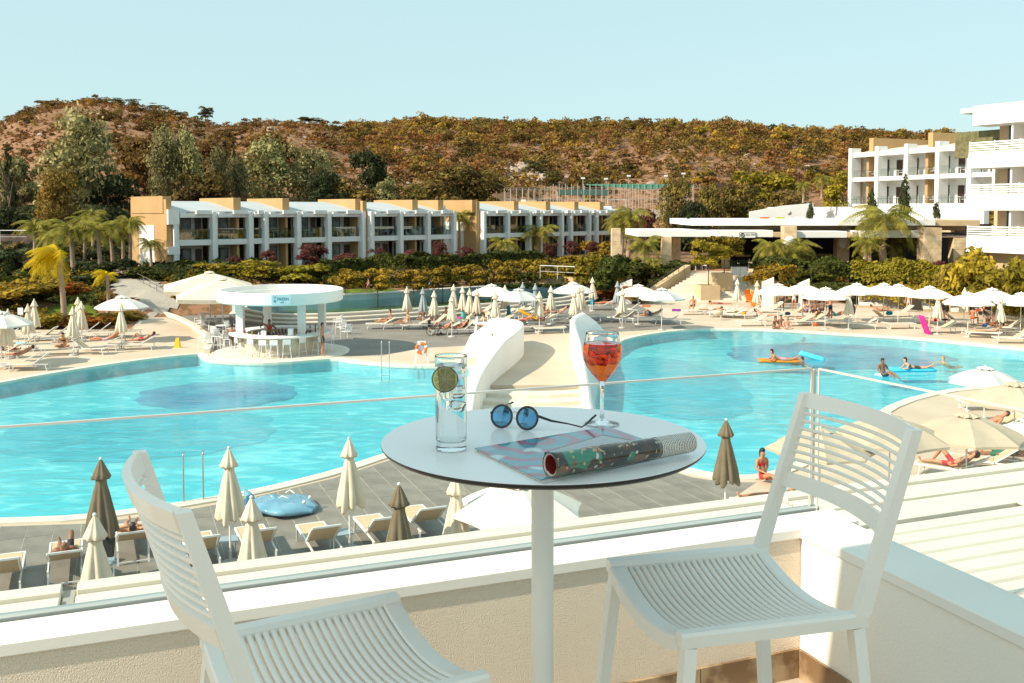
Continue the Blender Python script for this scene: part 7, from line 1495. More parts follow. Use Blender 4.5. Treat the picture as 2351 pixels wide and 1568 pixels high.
# bar people
B = V3((-12.35, 51.45, 0))
person('armup', B + V3((-.55, -.3, .06)), PI, 'bartender in a red shirt working inside the round bar', 2, (.05, .05, .05), (.65, .02, .02), 'black')
person('stand', B + V3((-.1, -1.35, -.35)), PI, 'second bar worker in a white top bending behind the counter', 2, (.05, .05, .05), (.6, .58, .55), 'black', scale=.9)
person('stand', B + V3((2.55, -1.75, .06)), -PI * .5, 'shirtless man in dark shorts leaning at the right of the bar', 3, (.03, .04, .06), None, 'brown')
person('sit', B + V3((-2.55, -.4, .34)), -.2, 'shirtless guest on a stool at the left of the bar', 2, (.05, .05, .06), None, 'black')
# swimmers and floats
def q_(x, y): return (1861.2 + x / 4.0, 783.7 + y / 4.0)
u, v = r_(420, 835); mt = mattress(u, v, (.75, .22, .02), 1.45, 'orange air mattress floating in the right pool', z=-.03, w=.7, l=2.0); pp = W(u, v, 0); person('paddle', (pp.x, pp.y, .06), 1.45, 'woman lying on the orange air mattress in the right pool', 0, (.55, .3, .35), (.55, .3, .35), 'black', True)
u, v = r_(680, 800); mattress(u, v, (.08, .55, .75), 1.2, 'blue patterned air mattress floating right of the orange one', z=-.0, w=.8, l=1.3, stand=.25); pp = W(r_(605, 830)[0], r_(605, 830)[1], 0); person('swim', (pp.x, pp.y, -.02), 1.0, 'swimmer between the orange and blue mattresses', 3, (.1, .1, .1), None, 'brown')
u, v = r_(1265, 950); p0 = W(u, v, 0); person('ride', (p0.x, p0.y, 0), .4, 'dark haired boy sitting on a small float in the right pool', 2, (.05, .1, .2), None, 'black'); mattress(u, v, (.45, .68, .85), 1.9, 'small pale float under the boy in the right pool', z=-.08, w=.6, l=.9, n=4)
u, v = r_(1470, 905); mattress(u, v, (.05, .50, .75), 1.6, 'long blue air mattress in the right pool', z=-.03, w=.75, l=2.1); pp = W(u, v, 0); person('paddle', (pp.x, pp.y, .06), 1.6, 'fair woman lying on the long blue mattress', 1, (.05, .05, .05), (.05, .05, .05), 'brown', True)
pp = W(*r_(1715, 825), 0); person('swim', (pp.x, pp.y, -.03), 2.0, 'lone swimmer near the right end of the pool', 1, (.1, .1, .1), None, 'blond')
# lower right sunbathers
w_ = lambda x, y: (2135.5 + x / 6.158, 862 + y / 6.158)
for x, y, rz, k, lab in [(430, 1300, -2.2, 1, 'lounger of the person in red shorts at lower right'), (1050, 960, -1.9, 1, 'lounger of the person in black trunks, right edge'), (1180, 1100, -1.9, 1, 'second lounger behind the sloping slats at the right edge'), (900, 1200, -2.0, 2, 'lounger with a white towel at lower right'), (980, 700, -1.6, 1, 'lounger under the sand parasols'), (860, 360, -1.6, 1, 'lounger of the woman stretching at the right edge')]:
    LO(*w_(x, y), rz, k, lab)
for x, y, kind, rz, lab, kw in [(350, 1270, 'lieknee', -2.3, 'person in red shorts lying below the long parasol pole', dict(skin=0, bot=(.45, .03, .03), top=(.2, .16, .14))), (980, 930, 'lie', -1.75, 'pale bellied man in black trunks lying at the right edge', dict(skin=1, bot=(.02, .02, .02), hair='brown')), (1000, 1130, 'lieknee', -1.9, 'sunbather in green shorts at the lower right', dict(skin=2, bot=(.01, .16, .10), hair='black')), (1220, 1130, 'lieknee', -1.9, 'sunbather in a dark teal top cut by the right edge', dict(skin=0, bot=(.01, .14, .14), top=(.01, .14, .14), female=True)), (850, 330, 'longsit', 2.0, 'woman with raised arm sitting above the sand parasol, right edge', dict(skin=3, bot=(.1, .3, .5), top=(.1, .3, .5), female=True)), (830, 700, 'lie', -1.7, 'sunbather under the sand parasols at right', dict(skin=3, bot=(.1, .4, .4)))]:
    PP(w_, x, y, kind, rz, lab, **kw)
pp = W(1782, 1152, .3); PPx = person('lie', (pp.x, pp.y, 0), -1.5, 'sunbather with colourful towels seen under the chair back', 0, (.6, .1, .03), (.1, .4, .6), 'brown', True); LO(1788, 1150, -1.5, 1, 'lounger with colourful towels seen under the chair back')
towel((pp.x + .8, pp.y, 0), -1.5, (.7, .4, .05), 'orange and yellow towel under the right chair back')
pp = W(1752, 1105, 0); person('longsit', (pp.x, pp.y, -.3), .5, 'bather sitting at the pool edge behind the right chair post', 0, (.6, .03, .03), (.6, .03, .03), 'black', True)
for o in list(LP.values()):
    if o.name not in USED: 
        for c in kids(o): bpy.data.objects.remove(c)
        bpy.data.objects.remove(o)
# ------------------------------------------------------------------ terrace in the foreground
ZT = 7.6 - 1.6
AX = V3((.932, .362, 0)); AN = V3((-.362, .932, 0))          # along the parapet, outwards
cor = V3((.987, 3.247, 0))
TRZ = math.atan2(AX.y, AX.x)
def frame(name, label=None, cat=None, kind=None):
    T = bpy.data.objects.new(name, None); COL.objects.link(T); T.location = (cor.x, cor.y, 0); T.rotation_euler = (0, 0, TRZ); return tag(T, label, cat, kind=kind)
stucco = mat('rough_stucco', (.86, .73, .58), (.80, .67, .53), rough=.9, scale=1.5, bump=1.0, bscale=230)
nt_ = stucco.node_tree
for n_ in nt_.nodes:
    if n_.type == 'BUMP': n_.inputs['Distance'].default_value = .007
capm = mat('white_cap_paint', (.87, .82, .75), (.84, .79, .72), rough=.6, scale=3, bump=.02, bscale=60)
zw = EYE - 1.083
Pw = frame('parapet', 'low stucco parapet with a white coping round the terrace', 'wall')
tb_ = math.radians(-2.5)
bx, by = math.sin(tb_), -math.cos(tb_)
def Bp(t, o=0): return (t * -math.sin(tb_) * -1 * -1 + 0, 0)
# wall A (local x along, y outwards); inner face at y=0, wall B runs towards the camera from the corner
m = MB(); m.box(-6, .22, 0, .19, ZT - .6, zw - .035); m.build('wall_face', stucco, Pw)
m = MB(); m.bbox(-6, .24, -.008, .135, zw - .034, zw + .001, .003); m.build('coping', capm, Pw)
m = MB(); m.box(0, .14, -6, -.002, ZT - .6, zw - .036); m.build('wall_face', mat('lit_wall_stucco', (.90, .84, .76), (.87, .81, .73), rough=.9, scale=2, bump=.15, bscale=120), Pw)  # side wall stucco, whitened in colour for the bright light on it
m = MB(); m.bbox(-.01, .20, -6, -.0085, zw - .0345, zw, .003); m.build('coping', capm, Pw)
# marble skirting tiles
marble = mat('brown_marble', (.20, .12, .06), (.42, .30, .18), rough=.25, scale=9, detail=12, lo=.45, hi=.58)
for k in range(15): x = -6 + k * .4; m = MB(); m.box(x + .002, x + .398, -.012, -.0005, ZT, ZT + .1); m.build('skirting_tile', marble, Pw)
for k in range(12): y = -.012 - k * .4; m = MB(); m.box(-.0115, .0, y - .398, y - .002, ZT, ZT + .1); m.build('skirting_tile', marble, Pw)
# floor
Fl = frame('terrace_floor', kind='structure'); m = MB(); m.box(-6, -.0, -6, 0, ZT - .15, ZT - .006); m.build('screed', mat('grout', (.35, .3, .25)), Fl)
fm = mat('terrace_tile', (.62, .52, .42), (.54, .45, .35), rough=.4, scale=3, bump=.1, objvar=.08)
for i in range(8):
    for j in range(6): m = MB(); m.box(-i * .6 - .598, -i * .6 - .002, -j * .6 - .598, -j * .6 - .014 + .012, ZT - .0055, ZT); m.build('floor_tile', fm, Fl)
# channel strip and dark joint, glass
G_ = frame('glass_balustrade', 'frameless glass balustrade with a thin steel edge round the terrace', 'railing')
m = MB(); m.box(-6, .20, .136, .150, zw - .034, zw - .012); m.build('sealant_joint', mat('brown_sealant', (.06, .035, .02), rough=.9), G_)
m = MB(); m.bbox(-6, .20, .151, .185, zw - .034, zw + .008, .003); m.build('base_channel', mat('anodised_channel', (.50, .54, .52), (.46, .5, .48), rough=.4, metal=.3), G_)
pane = panemat('clear_glass_pane', (.93, .965, .96), .035); edge = mat('steel_edge_trim', (.72, .70, .65), rough=.3, metal=.4)
zg = EYE - .574
def Gpane(a, b, nm='glass_pane'):
    a = V3(a); b = V3(b); m = MB(); m.add([(a.x, a.y, zw - .03), (b.x, b.y, zw - .03), (b.x, b.y, zg), (a.x, a.y, zg)], [(0, 1, 2, 3)]); o = m.build(nm, pane, G_); m = MB(); m.beam((a.x, a.y, zg + .003), (b.x, b.y, zg + .003), .010, .006); m.build('edge_trim', edge, o)
    for p in (a, b): m = MB(); m.beam((p.x, p.y, zw - .03), (p.x, p.y, zg), .004, .008, up=(0, 1, 0)); m.build('edge_trim', edge, o)
Gpane((-6, .168), (-2.6, .168)); Gpane((-2.58, .168), (.165, .168)); 
Bd = V3((.09, -.996))
Gpane((.185, .150), (.185 + Bd.x * 1.9, .15 + Bd.y * 1.9)); Gpane((.185 + Bd.x * 1.92, .15 + Bd.y * 1.92), (.195 + Bd.x * 5, .15 + Bd.y * 5))
m = MB(); m.beam((.182, .172, zw), (.182, .172, zg), .008, .008, up=(0, 1, 0)); m.build('corner_post', edge, G_)
# roof below: framed edge and louvre slats
zr = EYE - 1.60
Rf = frame('louvred_roof', 'cream slatted aluminium roof just outside the parapet', 'roof')
crm = mat('cream_aluminium', (.72, .67, .57), (.68, .63, .53), rough=.45, scale=3)
# outer edge: y distance of line through display (0,1360),(1640,1155),(2351,1058)
e1 = W(0, 1358, zr); e2 = W(2351, 1058, zr); loc_ = lambda p: ((p - cor).dot(AX), (p - cor).dot(AN))
yo = (loc_(e1)[1] + loc_(e2)[1]) / 2
for k, (a, b, z0, z1) in enumerate([(yo - .10, yo, zr - .22, zr), (yo - .135, yo - .105, zr - .22, zr - .02), (yo - .33, yo - .14, zr - .2, zr - .008), (yo - .36, yo - .335, zr - .22, zr - .035), (yo - .60, yo - .365, zr - .2, zr - .01)]):
    for s0, s1 in ((-9, -2.42), (-2.36, 1.2), (1.26, 9)):
        m = MB(); m.bbox(s0, s1, a, b, z0, z1, .004); m.build('edge_beam', crm, Rf)
for x in (-2.39, 1.23): m = MB(); m.bbox(x - .025, x + .025, yo - .60, yo - .01, zr - .2, zr - .03, .004); m.build('joint_cover', mat('joint_grey', (.35, .34, .30)), Rf)
n = 0; y = yo - .64
while y > -1.2:
    m = MB(); m.rings([[(x, y, zr - .02), (x, y - .095, zr - .02), (x, y - .115, zr - .05), (x, y - .10, zr - .075), (x, y, zr - .06)] for x in (.35 if y < .4 else -3, 9)]); m.build('louvre_slat', crm, Rf); y -= .13; n += 1
m = MB(); m.box(-9, 9, -.2 + .4, yo - .6, zr - .40, zr - .22); m.build('soffit', capm, Rf); m = MB(); m.box(.36, 9, -1.5, .19, zr - .40, zr - .22); m.build('soffit', capm, Rf)
for x in (2.4, 4.2): m = MB(); m.bbox(x, x + .09, -1.2, yo - .61, zr - .018, zr + .005, .003); m.build('cross_beam', crm, Rf)
# outer face of our own building below the parapet
m = MB(); m.box(-9, 9, .19 - .0, .2, -2.0, ZT - .61); Hh = frame('own_hotel_wall', 'white wall of the hotel under the terrace', 'wall'); m.build('outer_wall', white, Hh)
# unseen translucent sheet added overhead to shade table and chairs
shcloth = mat('shade_sheet_cloth', (.80, .78, .74), rough=.9); nA = shcloth.node_tree; tA = nA.nodes.new('ShaderNodeBsdfTranslucent'); tA.inputs[0].default_value = (.85, .82, .78, 1); mA = nA.nodes.new('ShaderNodeMixShader'); mA.inputs[0].default_value = .5; nA.links.new(nA.nodes['Principled BSDF'].outputs[0], mA.inputs[1]); nA.links.new(tA.outputs[0], mA.inputs[2]); nA.links.new(mA.outputs[0], nA.nodes['Material Output'].inputs[0])
Ev = frame('shade_sheet', 'unseen canvas sheet added over the terrace to shade the table', 'shade_sheet'); m = MB(); m.add([(-7, -3.4, 9.15), (-2.55, -3.4, 9.15), (-2.55, -.62, 9.0), (-7, -.62, 9.0)], [(0, 1, 2, 3)]); m.build('canvas', shcloth, Ev); m = MB(); m.beam((-7, -.60, 9.0), (-2.55, -.60, 9.0), .04, .05); m.build('front_bar', whitem, Ev)
# ------------------------------------------------------------------ chairs
chm = mat('chair_lacquer', (.88, .82, .75), (.85, .79, .72), rough=.38, scale=4, bump=.05, bscale=300, coat=.1)
def chair(lab, c, fdir):
    """origin at seat centre; local +x = front, y = width; z relative to the floor"""
    T = thing('bar_chair', lab, 'chair', (c[0], c[1], ZT), math.atan2(fdir[1], fdir[0]), 'white slatted bar chairs at the round table')
    hx, hy, zs = .205, .215, .78
    # seat: side rails along x, sagging cross slats
    def sag(y): return -.045 * (1 - (y / hy) ** 2)
    for s in (-1, 1):
        m = MB(); R = []
        for x in np.linspace(-hx, hx, 9): R.append([(x, s * (hy - .028), zs - .032), (x, s * hy, zs - .030), (x, s * (hy + .002), zs - .006), (x, s * (hy - .003), zs), (x, s * (hy - .026), zs - .002), (x, s * (hy - .030), zs - .012)][::(1 if s > 0 else -1)])
        m.rings(R); m.build('side_rail', chm, T)
    for x0, x1, nm in ((-hx, -hx + .032, 'rear_rail'), (hx - .040, hx, 'front_rail')):
        m = MB(); R = [[(x0, y, zs + sag(y) - .034), (x1, y, zs + sag(y) - .034), (x1, y, zs + sag(y) - .004), (x1 - .004, y, zs + sag(y)), (x0 + .004, y, zs + sag(y)), (x0, y, zs + sag(y) - .004)] for y in np.linspace(-hy + .026, hy - .026, 15)]; m.rings(R, 0, False); m.build(nm, chm, T)
    ns = 21
    for k in range(ns):
        x = -hx + .032 + (2 * hx - .072) * (k + .5) / ns; m = MB(); w = .0060
        R = [[(x + w * math.copysign(abs(math.cos(a)) ** .6, math.cos(a)), y, zs + sag(y) - .009 + .0065 * math.copysign(abs(math.sin(a)) ** .6, math.sin(a))) for a in [PI / 6 * q for q in range(12)]] for y in np.linspace(-hy + .024, hy - .024, 13)]; m.rings(R, 0, True); m.build('seat_slat', chm, T)
    # backrest: two posts, curved rails
    def bp(y, t): # t 0..1 up the back ; bow backwards
        bow = .046 * (1 - (y / hy) ** 2); return V3((-hx + .010 - .115 * t - bow, y * (1 - .0 * t), zs + .37 * t))
    for s in (-1, 1):
        m = MB(); R = []
        for t in np.linspace(-.02, 1.0, 6):
            p = bp(s * hy, t); wx = .012 + .004 * (1 - t); R.append([(p.x - wx, s * (hy - .021), p.z), (p.x + wx, s * (hy - .021), p.z), (p.x + wx, s * (hy + .002), p.z), (p.x - wx, s * (hy + .002), p.z)][::(1 if s > 0 else -1)])
        m.rings(R); m.build('back_post', chm, T)
    def crossrail(t0, t1, th, nm, round_=False):
        m = MB(); R = []
        for y in np.linspace(-hy + .018, hy - .018, 17):
            a = bp(y, t0); b = bp(y, t1); d = (b - a); nrm = V3((d.z, 0, -d.x)).normalized() * th / 2
            if round_:
                c_ = (a + b) / 2; u_ = d / 2; R.append([tuple(c_ + u_ * math.sin(q) + nrm * math.cos(q)) for q in [PI / 4 * j for j in range(8)]])
            else: R.append([tuple(a - nrm), tuple(a + nrm), tuple(b + nrm), tuple(b - nrm)])
        m.rings(R, 0, round_); o = m.build(nm, chm, T); return o
    crossrail(.905, 1.0, .016, 'top_rail'); crossrail(.39, .485, .016, 'lower_back_rail')
    for k in range(8): t = .512 + k * .0495; crossrail(t, t + .021, .010, 'back_slat', True)
    # legs
    for sx in (-1, 1):
        for s in (-1, 1):
            top = V3((sx * (hx - .02) - (0 if sx > 0 else .0), s * (hy - .014), zs - .032)); bot = V3((sx * (hx + .055), s * (hy + .03), 0)); m = MB(); m.beam(top, bot, .028, .026, up=(1, 0, 0)); lg = m.build('leg', chm, T)
    for s in (-1, 1): m = MB(); m.beam((hx + .035, s * (hy + .02), .29), (-hx - .035, s * (hy + .02), .29), .016, .028); m.build('side_footrest', chm, T)
    m = MB(); m.beam((hx + .035, -hy - .02, .29), (hx + .035, hy + .02, .29), .028, .02); m.build('footrest', chm, T)
    return T
P_ = [W(1372, 1284, EYE - .82), W(1601, 1450, EYE - .82), W(2015, 1403, EYE - .82), W(1725, 1250, EYE - .82)]
cR = sum(P_, V3((0, 0, 0))) / 4; fR = ((P_[0] + P_[1]) - (P_[2] + P_[3])).normalized()
chair('white slatted bar chair on the right, facing the table', cR, fR)
L1 = W(481, 1448, EYE - .82); L2 = W(935, 1353, EYE - .82); L3 = W(1100, 1549, EYE - .82); cL = L1 + ((L2 - L1) + (L3 - L2)) / 2; fL = (L2 - L1).normalized()
chair('white slatted bar chair on the left, cut off by the lower edge', cL, fL)
# ------------------------------------------------------------------ table
TZ = EYE - .499
tc_ = V3((.067, 2.084, 0))
Tb = thing('bar_table', 'round white bar table with a dark edge and a single post', 'table', (tc_.x, tc_.y, ZT))
hT = TZ - ZT
lam = mat('white_laminate', (.87, .85, .84), (.85, .83, .82), rough=.22, scale=2, bump=.02, bscale=200)
m = MB(); m.lathe([(.0005, hT - .0015), (.3485, hT - .0015), (.3495, hT - .0005), (.349, hT), (.0005, hT)], 160); o = m.build('tabletop', lam, Tb)
for p in o.data.polygons: p.use_smooth = abs(p.normal.z) < .5
m = MB(); m.lathe([(.0005, hT - .0125), (.340, hT - .0125), (.3465, hT - .008), (.3495, hT - .0035), (.3495, hT - .0016), (.0005, hT - .0016)], 160); o = m.build('tabletop_core', mat('phenolic_core', (.018, .012, .010), rough=.35), Tb)
for p in o.data.polygons: p.use_smooth = abs(p.normal.z) < .95
m = MB(); m.tube([(0, 0, .02), (0, 0, hT - .0126)], .0245, 28); m.build('post', chm, Tb); m = MB(); m.lathe([(.0005, 0), (.22, 0), (.22, .008), (.21, .012), (.03, .02), (.0005, .02)], 48); m.build('base_plate', chm, Tb)
m = MB(); m.lathe([(.0005, hT - .0180), (.09, hT - .018), (.09, hT - .0127), (.0005, hT - .0127)], 24); m.build('mounting_plate', chm, Tb)
# glass tumbler
glass = glassmat('drinking_glass', (.97, .99, .99), 0, 1.48); liq = glassmat('sparkling_water', (.96, .98, .98), .0, 1.33); ice = glassmat('ice', (.97, .99, 1), .05, 1.31)
def onT(u, v): return W(u, v, TZ)
gp = onT(1036, 1031); hg = thing('highball_glass', 'tall glass of sparkling water with ice and lemon on the table', 'drinking glass', (gp.x, gp.y, TZ + .0006))
r0, r1, H0 = .0318, .0338, .197
m = MB(); m.lathe([(.0004, 0), (r0 - .004, 0), (r0 - .002, 0.0002), (r0 - .0004, .0012), (r0, .0028), (r0, .006), (r1, H0 - .004), (r1, H0 - .0012), (r1 - .0003, H0 - .0002), (r1 - .0007, H0), (r1 - .0011, H0 - .0002), (r1 - .0014, H0 - .0012), (r1 - .0014, H0 - .004), (r0 - .0020, .030), (r0 - .0024, .024), (r0 - .005, .0190), (r0 - .009, .0178), (.0004, .0175)], 96); m.build('glass_body', glass, hg)
m = MB(); m.lathe([(.0004, .0170), (r0 - .009, .0174), (r0 - .0046, .0184), (r0 - .0018, .0243), (r0 - .0016, .030), (r1 - .0012, .172), (r1 - .0012, .1758), (r1 - .0016, .1765), (r1 - .005, .1762), (.0004, .1762)], 96); m.build('water', liq, hg)
ri = random.Random(7)
def icecube(parent, c, s, rot, mt=ice, nm='ice_cube'):
    m = MB(); R = Matrix.Translation(c) @ Matrix.Rotation(rot[0], 4, 'X') @ Matrix.Rotation(rot[1], 4, 'Y') @ Matrix.Rotation(rot[2], 4, 'Z'); m.M = R; m.bbox(-s, s, -s, s, -s, s, s * .3); m.M = None; o = m.build(nm, mt, parent)
    for p in o.data.polygons: p.use_smooth = True
    return o
for c, s in [((.010, .004, .160), .0115), ((-.008, -.010, .138), .011), ((.012, -.006, .122), .0115), ((-.004, .012, .112), .010), ((.008, .008, .090), .0105)]: icecube(hg, c, s, [ri.uniform(0, 3) for _ in range(3)])
# lemon / lime wheel
def citrus(parent):
    m = MB(); T_ = Matrix.Translation((-.012, -.019, .150)) @ Matrix.Rotation(math.radians(84), 4, 'X') @ Matrix.Rotation(math.radians(8), 4, 'Y'); m.M = T_
    m.lathe([(.0004, -.0018), (.0235, -.0018), (.0262, -.001), (.0262, .001), (.0235, .0018), (.0004, .0018)], 40); m.M = None; o = m.build('citrus_slice', mat('citrus_pith', (.62, .60, .30), rough=.5), parent)
    m = MB(); m.M = T_; m.lathe([(.0245, -.0021), (.0268, -.0012), (.0268, .0012), (.0245, .0021)], 40, closed=True); m.M = None; m.build('rind', mat('citrus_rind', (.10, .14, .012), rough=.4), o)
    for k in range(9):
        a0 = 2 * PI * k / 9 + .06; a1 = 2 * PI * (k + 1) / 9 - .06; m = MB(); m.M = T_; m.prism([(.004 * math.cos((a0 + a1) / 2), .004 * math.sin((a0 + a1) / 2))] + [(.0215 * math.cos(a0 + (a1 - a0) * q / 4), .0215 * math.sin(a0 + (a1 - a0) * q / 4)) for q in range(5)], -.0023, .0023); m.M = None; m.build('segment', mat('citrus_flesh', (.42, .40, .10), rough=.3), o)
citrus(hg)
# wine glass
wp = onT(1382, 974); wg = thing('wine_glass', 'stemmed glass of orange cocktail with ice on the table', 'wine glass', (wp.x, wp.y, TZ + .0006))
outer = [(.0004, 0), (.038, 0), (.040, .001), (.040, .002), (.030, .004), (.012, .0075), (.0055, .013), (.0042, .03), (.0040, .06), (.0046, .085), (.0075, .0985), (.015, .108), (.026, .120), (.0365, .135), (.0435, .152), (.0457, .168), (.0445, .182), (.0415, .197), (.0392, .2085), (.0385, .2125), (.0381, .2142), (.0377, .2146)]
inner = [(.0372, .2144), (.0370, .2136), (.0376, .209), (.0402, .197), (.0431, .182), (.0443, .168), (.0421, .152), (.0351, .1358), (.0245, .1212), (.0135, .1100), (.005, .1045), (.0004, .1035)]
m = MB(); m.lathe(outer + inner, 72); m.build('glass_body', glass, wg)
apm = glassmat('orange_aperitif', (.97, .15, .0), .02, 1.35)
m = MB(); m.lathe([(.0004, .1030), (.0055, .1040), (.0140, .1098), (.0249, .1210), (.0355, .1357), (.0425, .1520), (.0447, .1681), (.0435, .182), (.0418, .1908), (.0410, .1908), (.0004, .1906)], 64); m.build('cocktail', apm, wg)
cice = glassmat('tinted_ice', (.99, .40, .03), .12, 1.30)
for c, s in [((.012, -.012, .178), .013), ((-.014, -.010, .172), .0135), ((.002, .014, .176), .013), ((.018, .008, .160), .012), ((-.012, .012, .158), .012), ((0, -.018, .156), .0115)]: icecube(wg, c, s, [ri.uniform(0, 3) for _ in range(3)], cice)
# ------------------------------------------------------------------ magazine, phone
def magcover():
    m = mat('magazine_cover', (.015, .17, .23), (.06, .32, .38), rough=.18, scale=6, coat=.5); nt = m.node_tree; b = nt.nodes['Principled BSDF']; src = b.inputs['Base Color'].links[0].from_socket
    tc = nt.nodes.new('ShaderNodeTexCoord'); w = nt.nodes.new('ShaderNodeTexWave'); w.wave_type = 'RINGS'; w.rings_direction = 'Z'; w.inputs['Scale'].default_value = 5.5; w.inputs['Distortion'].default_value = 3.5; w.inputs['Detail'].default_value = 1; w.inputs['Detail Scale'].default_value = 2
    mpp = nt.nodes.new('ShaderNodeMapping'); mpp.inputs['Location'].default_value = (-.05, -2.04, 0); nt.links.new(tc.outputs['Object'], mpp.inputs[0]); nt.links.new(mpp.outputs[0], w.inputs['Vector']); mr = nt.nodes.new('ShaderNodeMapRange'); mr.inputs[1].default_value = .62; mr.inputs[2].default_value = .7; nt.links.new(w.outputs['Fac'], mr.inputs[0])
    mx = nt.nodes.new('ShaderNodeMix'); mx.data_type = 'RGBA'; mx.inputs[7].default_value = (.30, .03, .09, 1); nt.links.new(mr.outputs[0], mx.inputs[0]); nt.links.new(src, mx.inputs[6])
    n = nt.nodes.new('ShaderNodeTexNoise'); n.inputs['Scale'].default_value = 11; nt.links.new(tc.outputs['Object'], n.inputs[0]); m2 = nt.nodes.new('ShaderNodeMapRange'); m2.inputs[1].default_value = .62; m2.inputs[2].default_value = .68; nt.links.new(n.outputs[0], m2.inputs[0])
    mx2 = nt.nodes.new('ShaderNodeMix'); mx2.data_type = 'RGBA'; mx2.inputs[7].default_value = (.45, .62, .64, 1); nt.links.new(m2.outputs[0], mx2.inputs[0]); nt.links.new(mx.outputs[2], mx2.inputs[6]); nt.links.new(mx2.outputs[2], b.inputs['Base Color']); return m
Mg = thing('magazine', 'open glossy magazine with its front pages rolled up on the table', 'magazine', (0, 0, TZ + .0008))
paper = mat('magazine_paper', (.74, .70, .64), (.58, .54, .48), rough=.5, scale=10)
q0, q1, q2, q3 = onT(1090, 1034), onT(1395, 984), onT(1560, 1022), onT(1240, 1108)      # flat part corners: left, back, right back, front
def quad(mm, a, b, c, d, z0, z1): mm.rings([[(p.x, p.y, z) for p in (a, b, c, d)] for z in (z0, z1)])
q2 = q1 + (q3 - q0) * .92
m = MB(); quad(m, q0, q1, q2, q3, .003, .0045); m.build('cover', magcover(), Mg)
for k in range(4):
    o_ = (q3 - q0) * (.02 * k); sh = V3((.002 * k, -.003 * k, 0)); a, b, c, d = q0 + o_ + sh, q1 + o_ + sh, q2 + sh, q3 + sh; m = MB(); quad(m, a, b, c, d, .0024 - k * .0007, .0029 - k * .0007); m.build('page', paper, Mg)
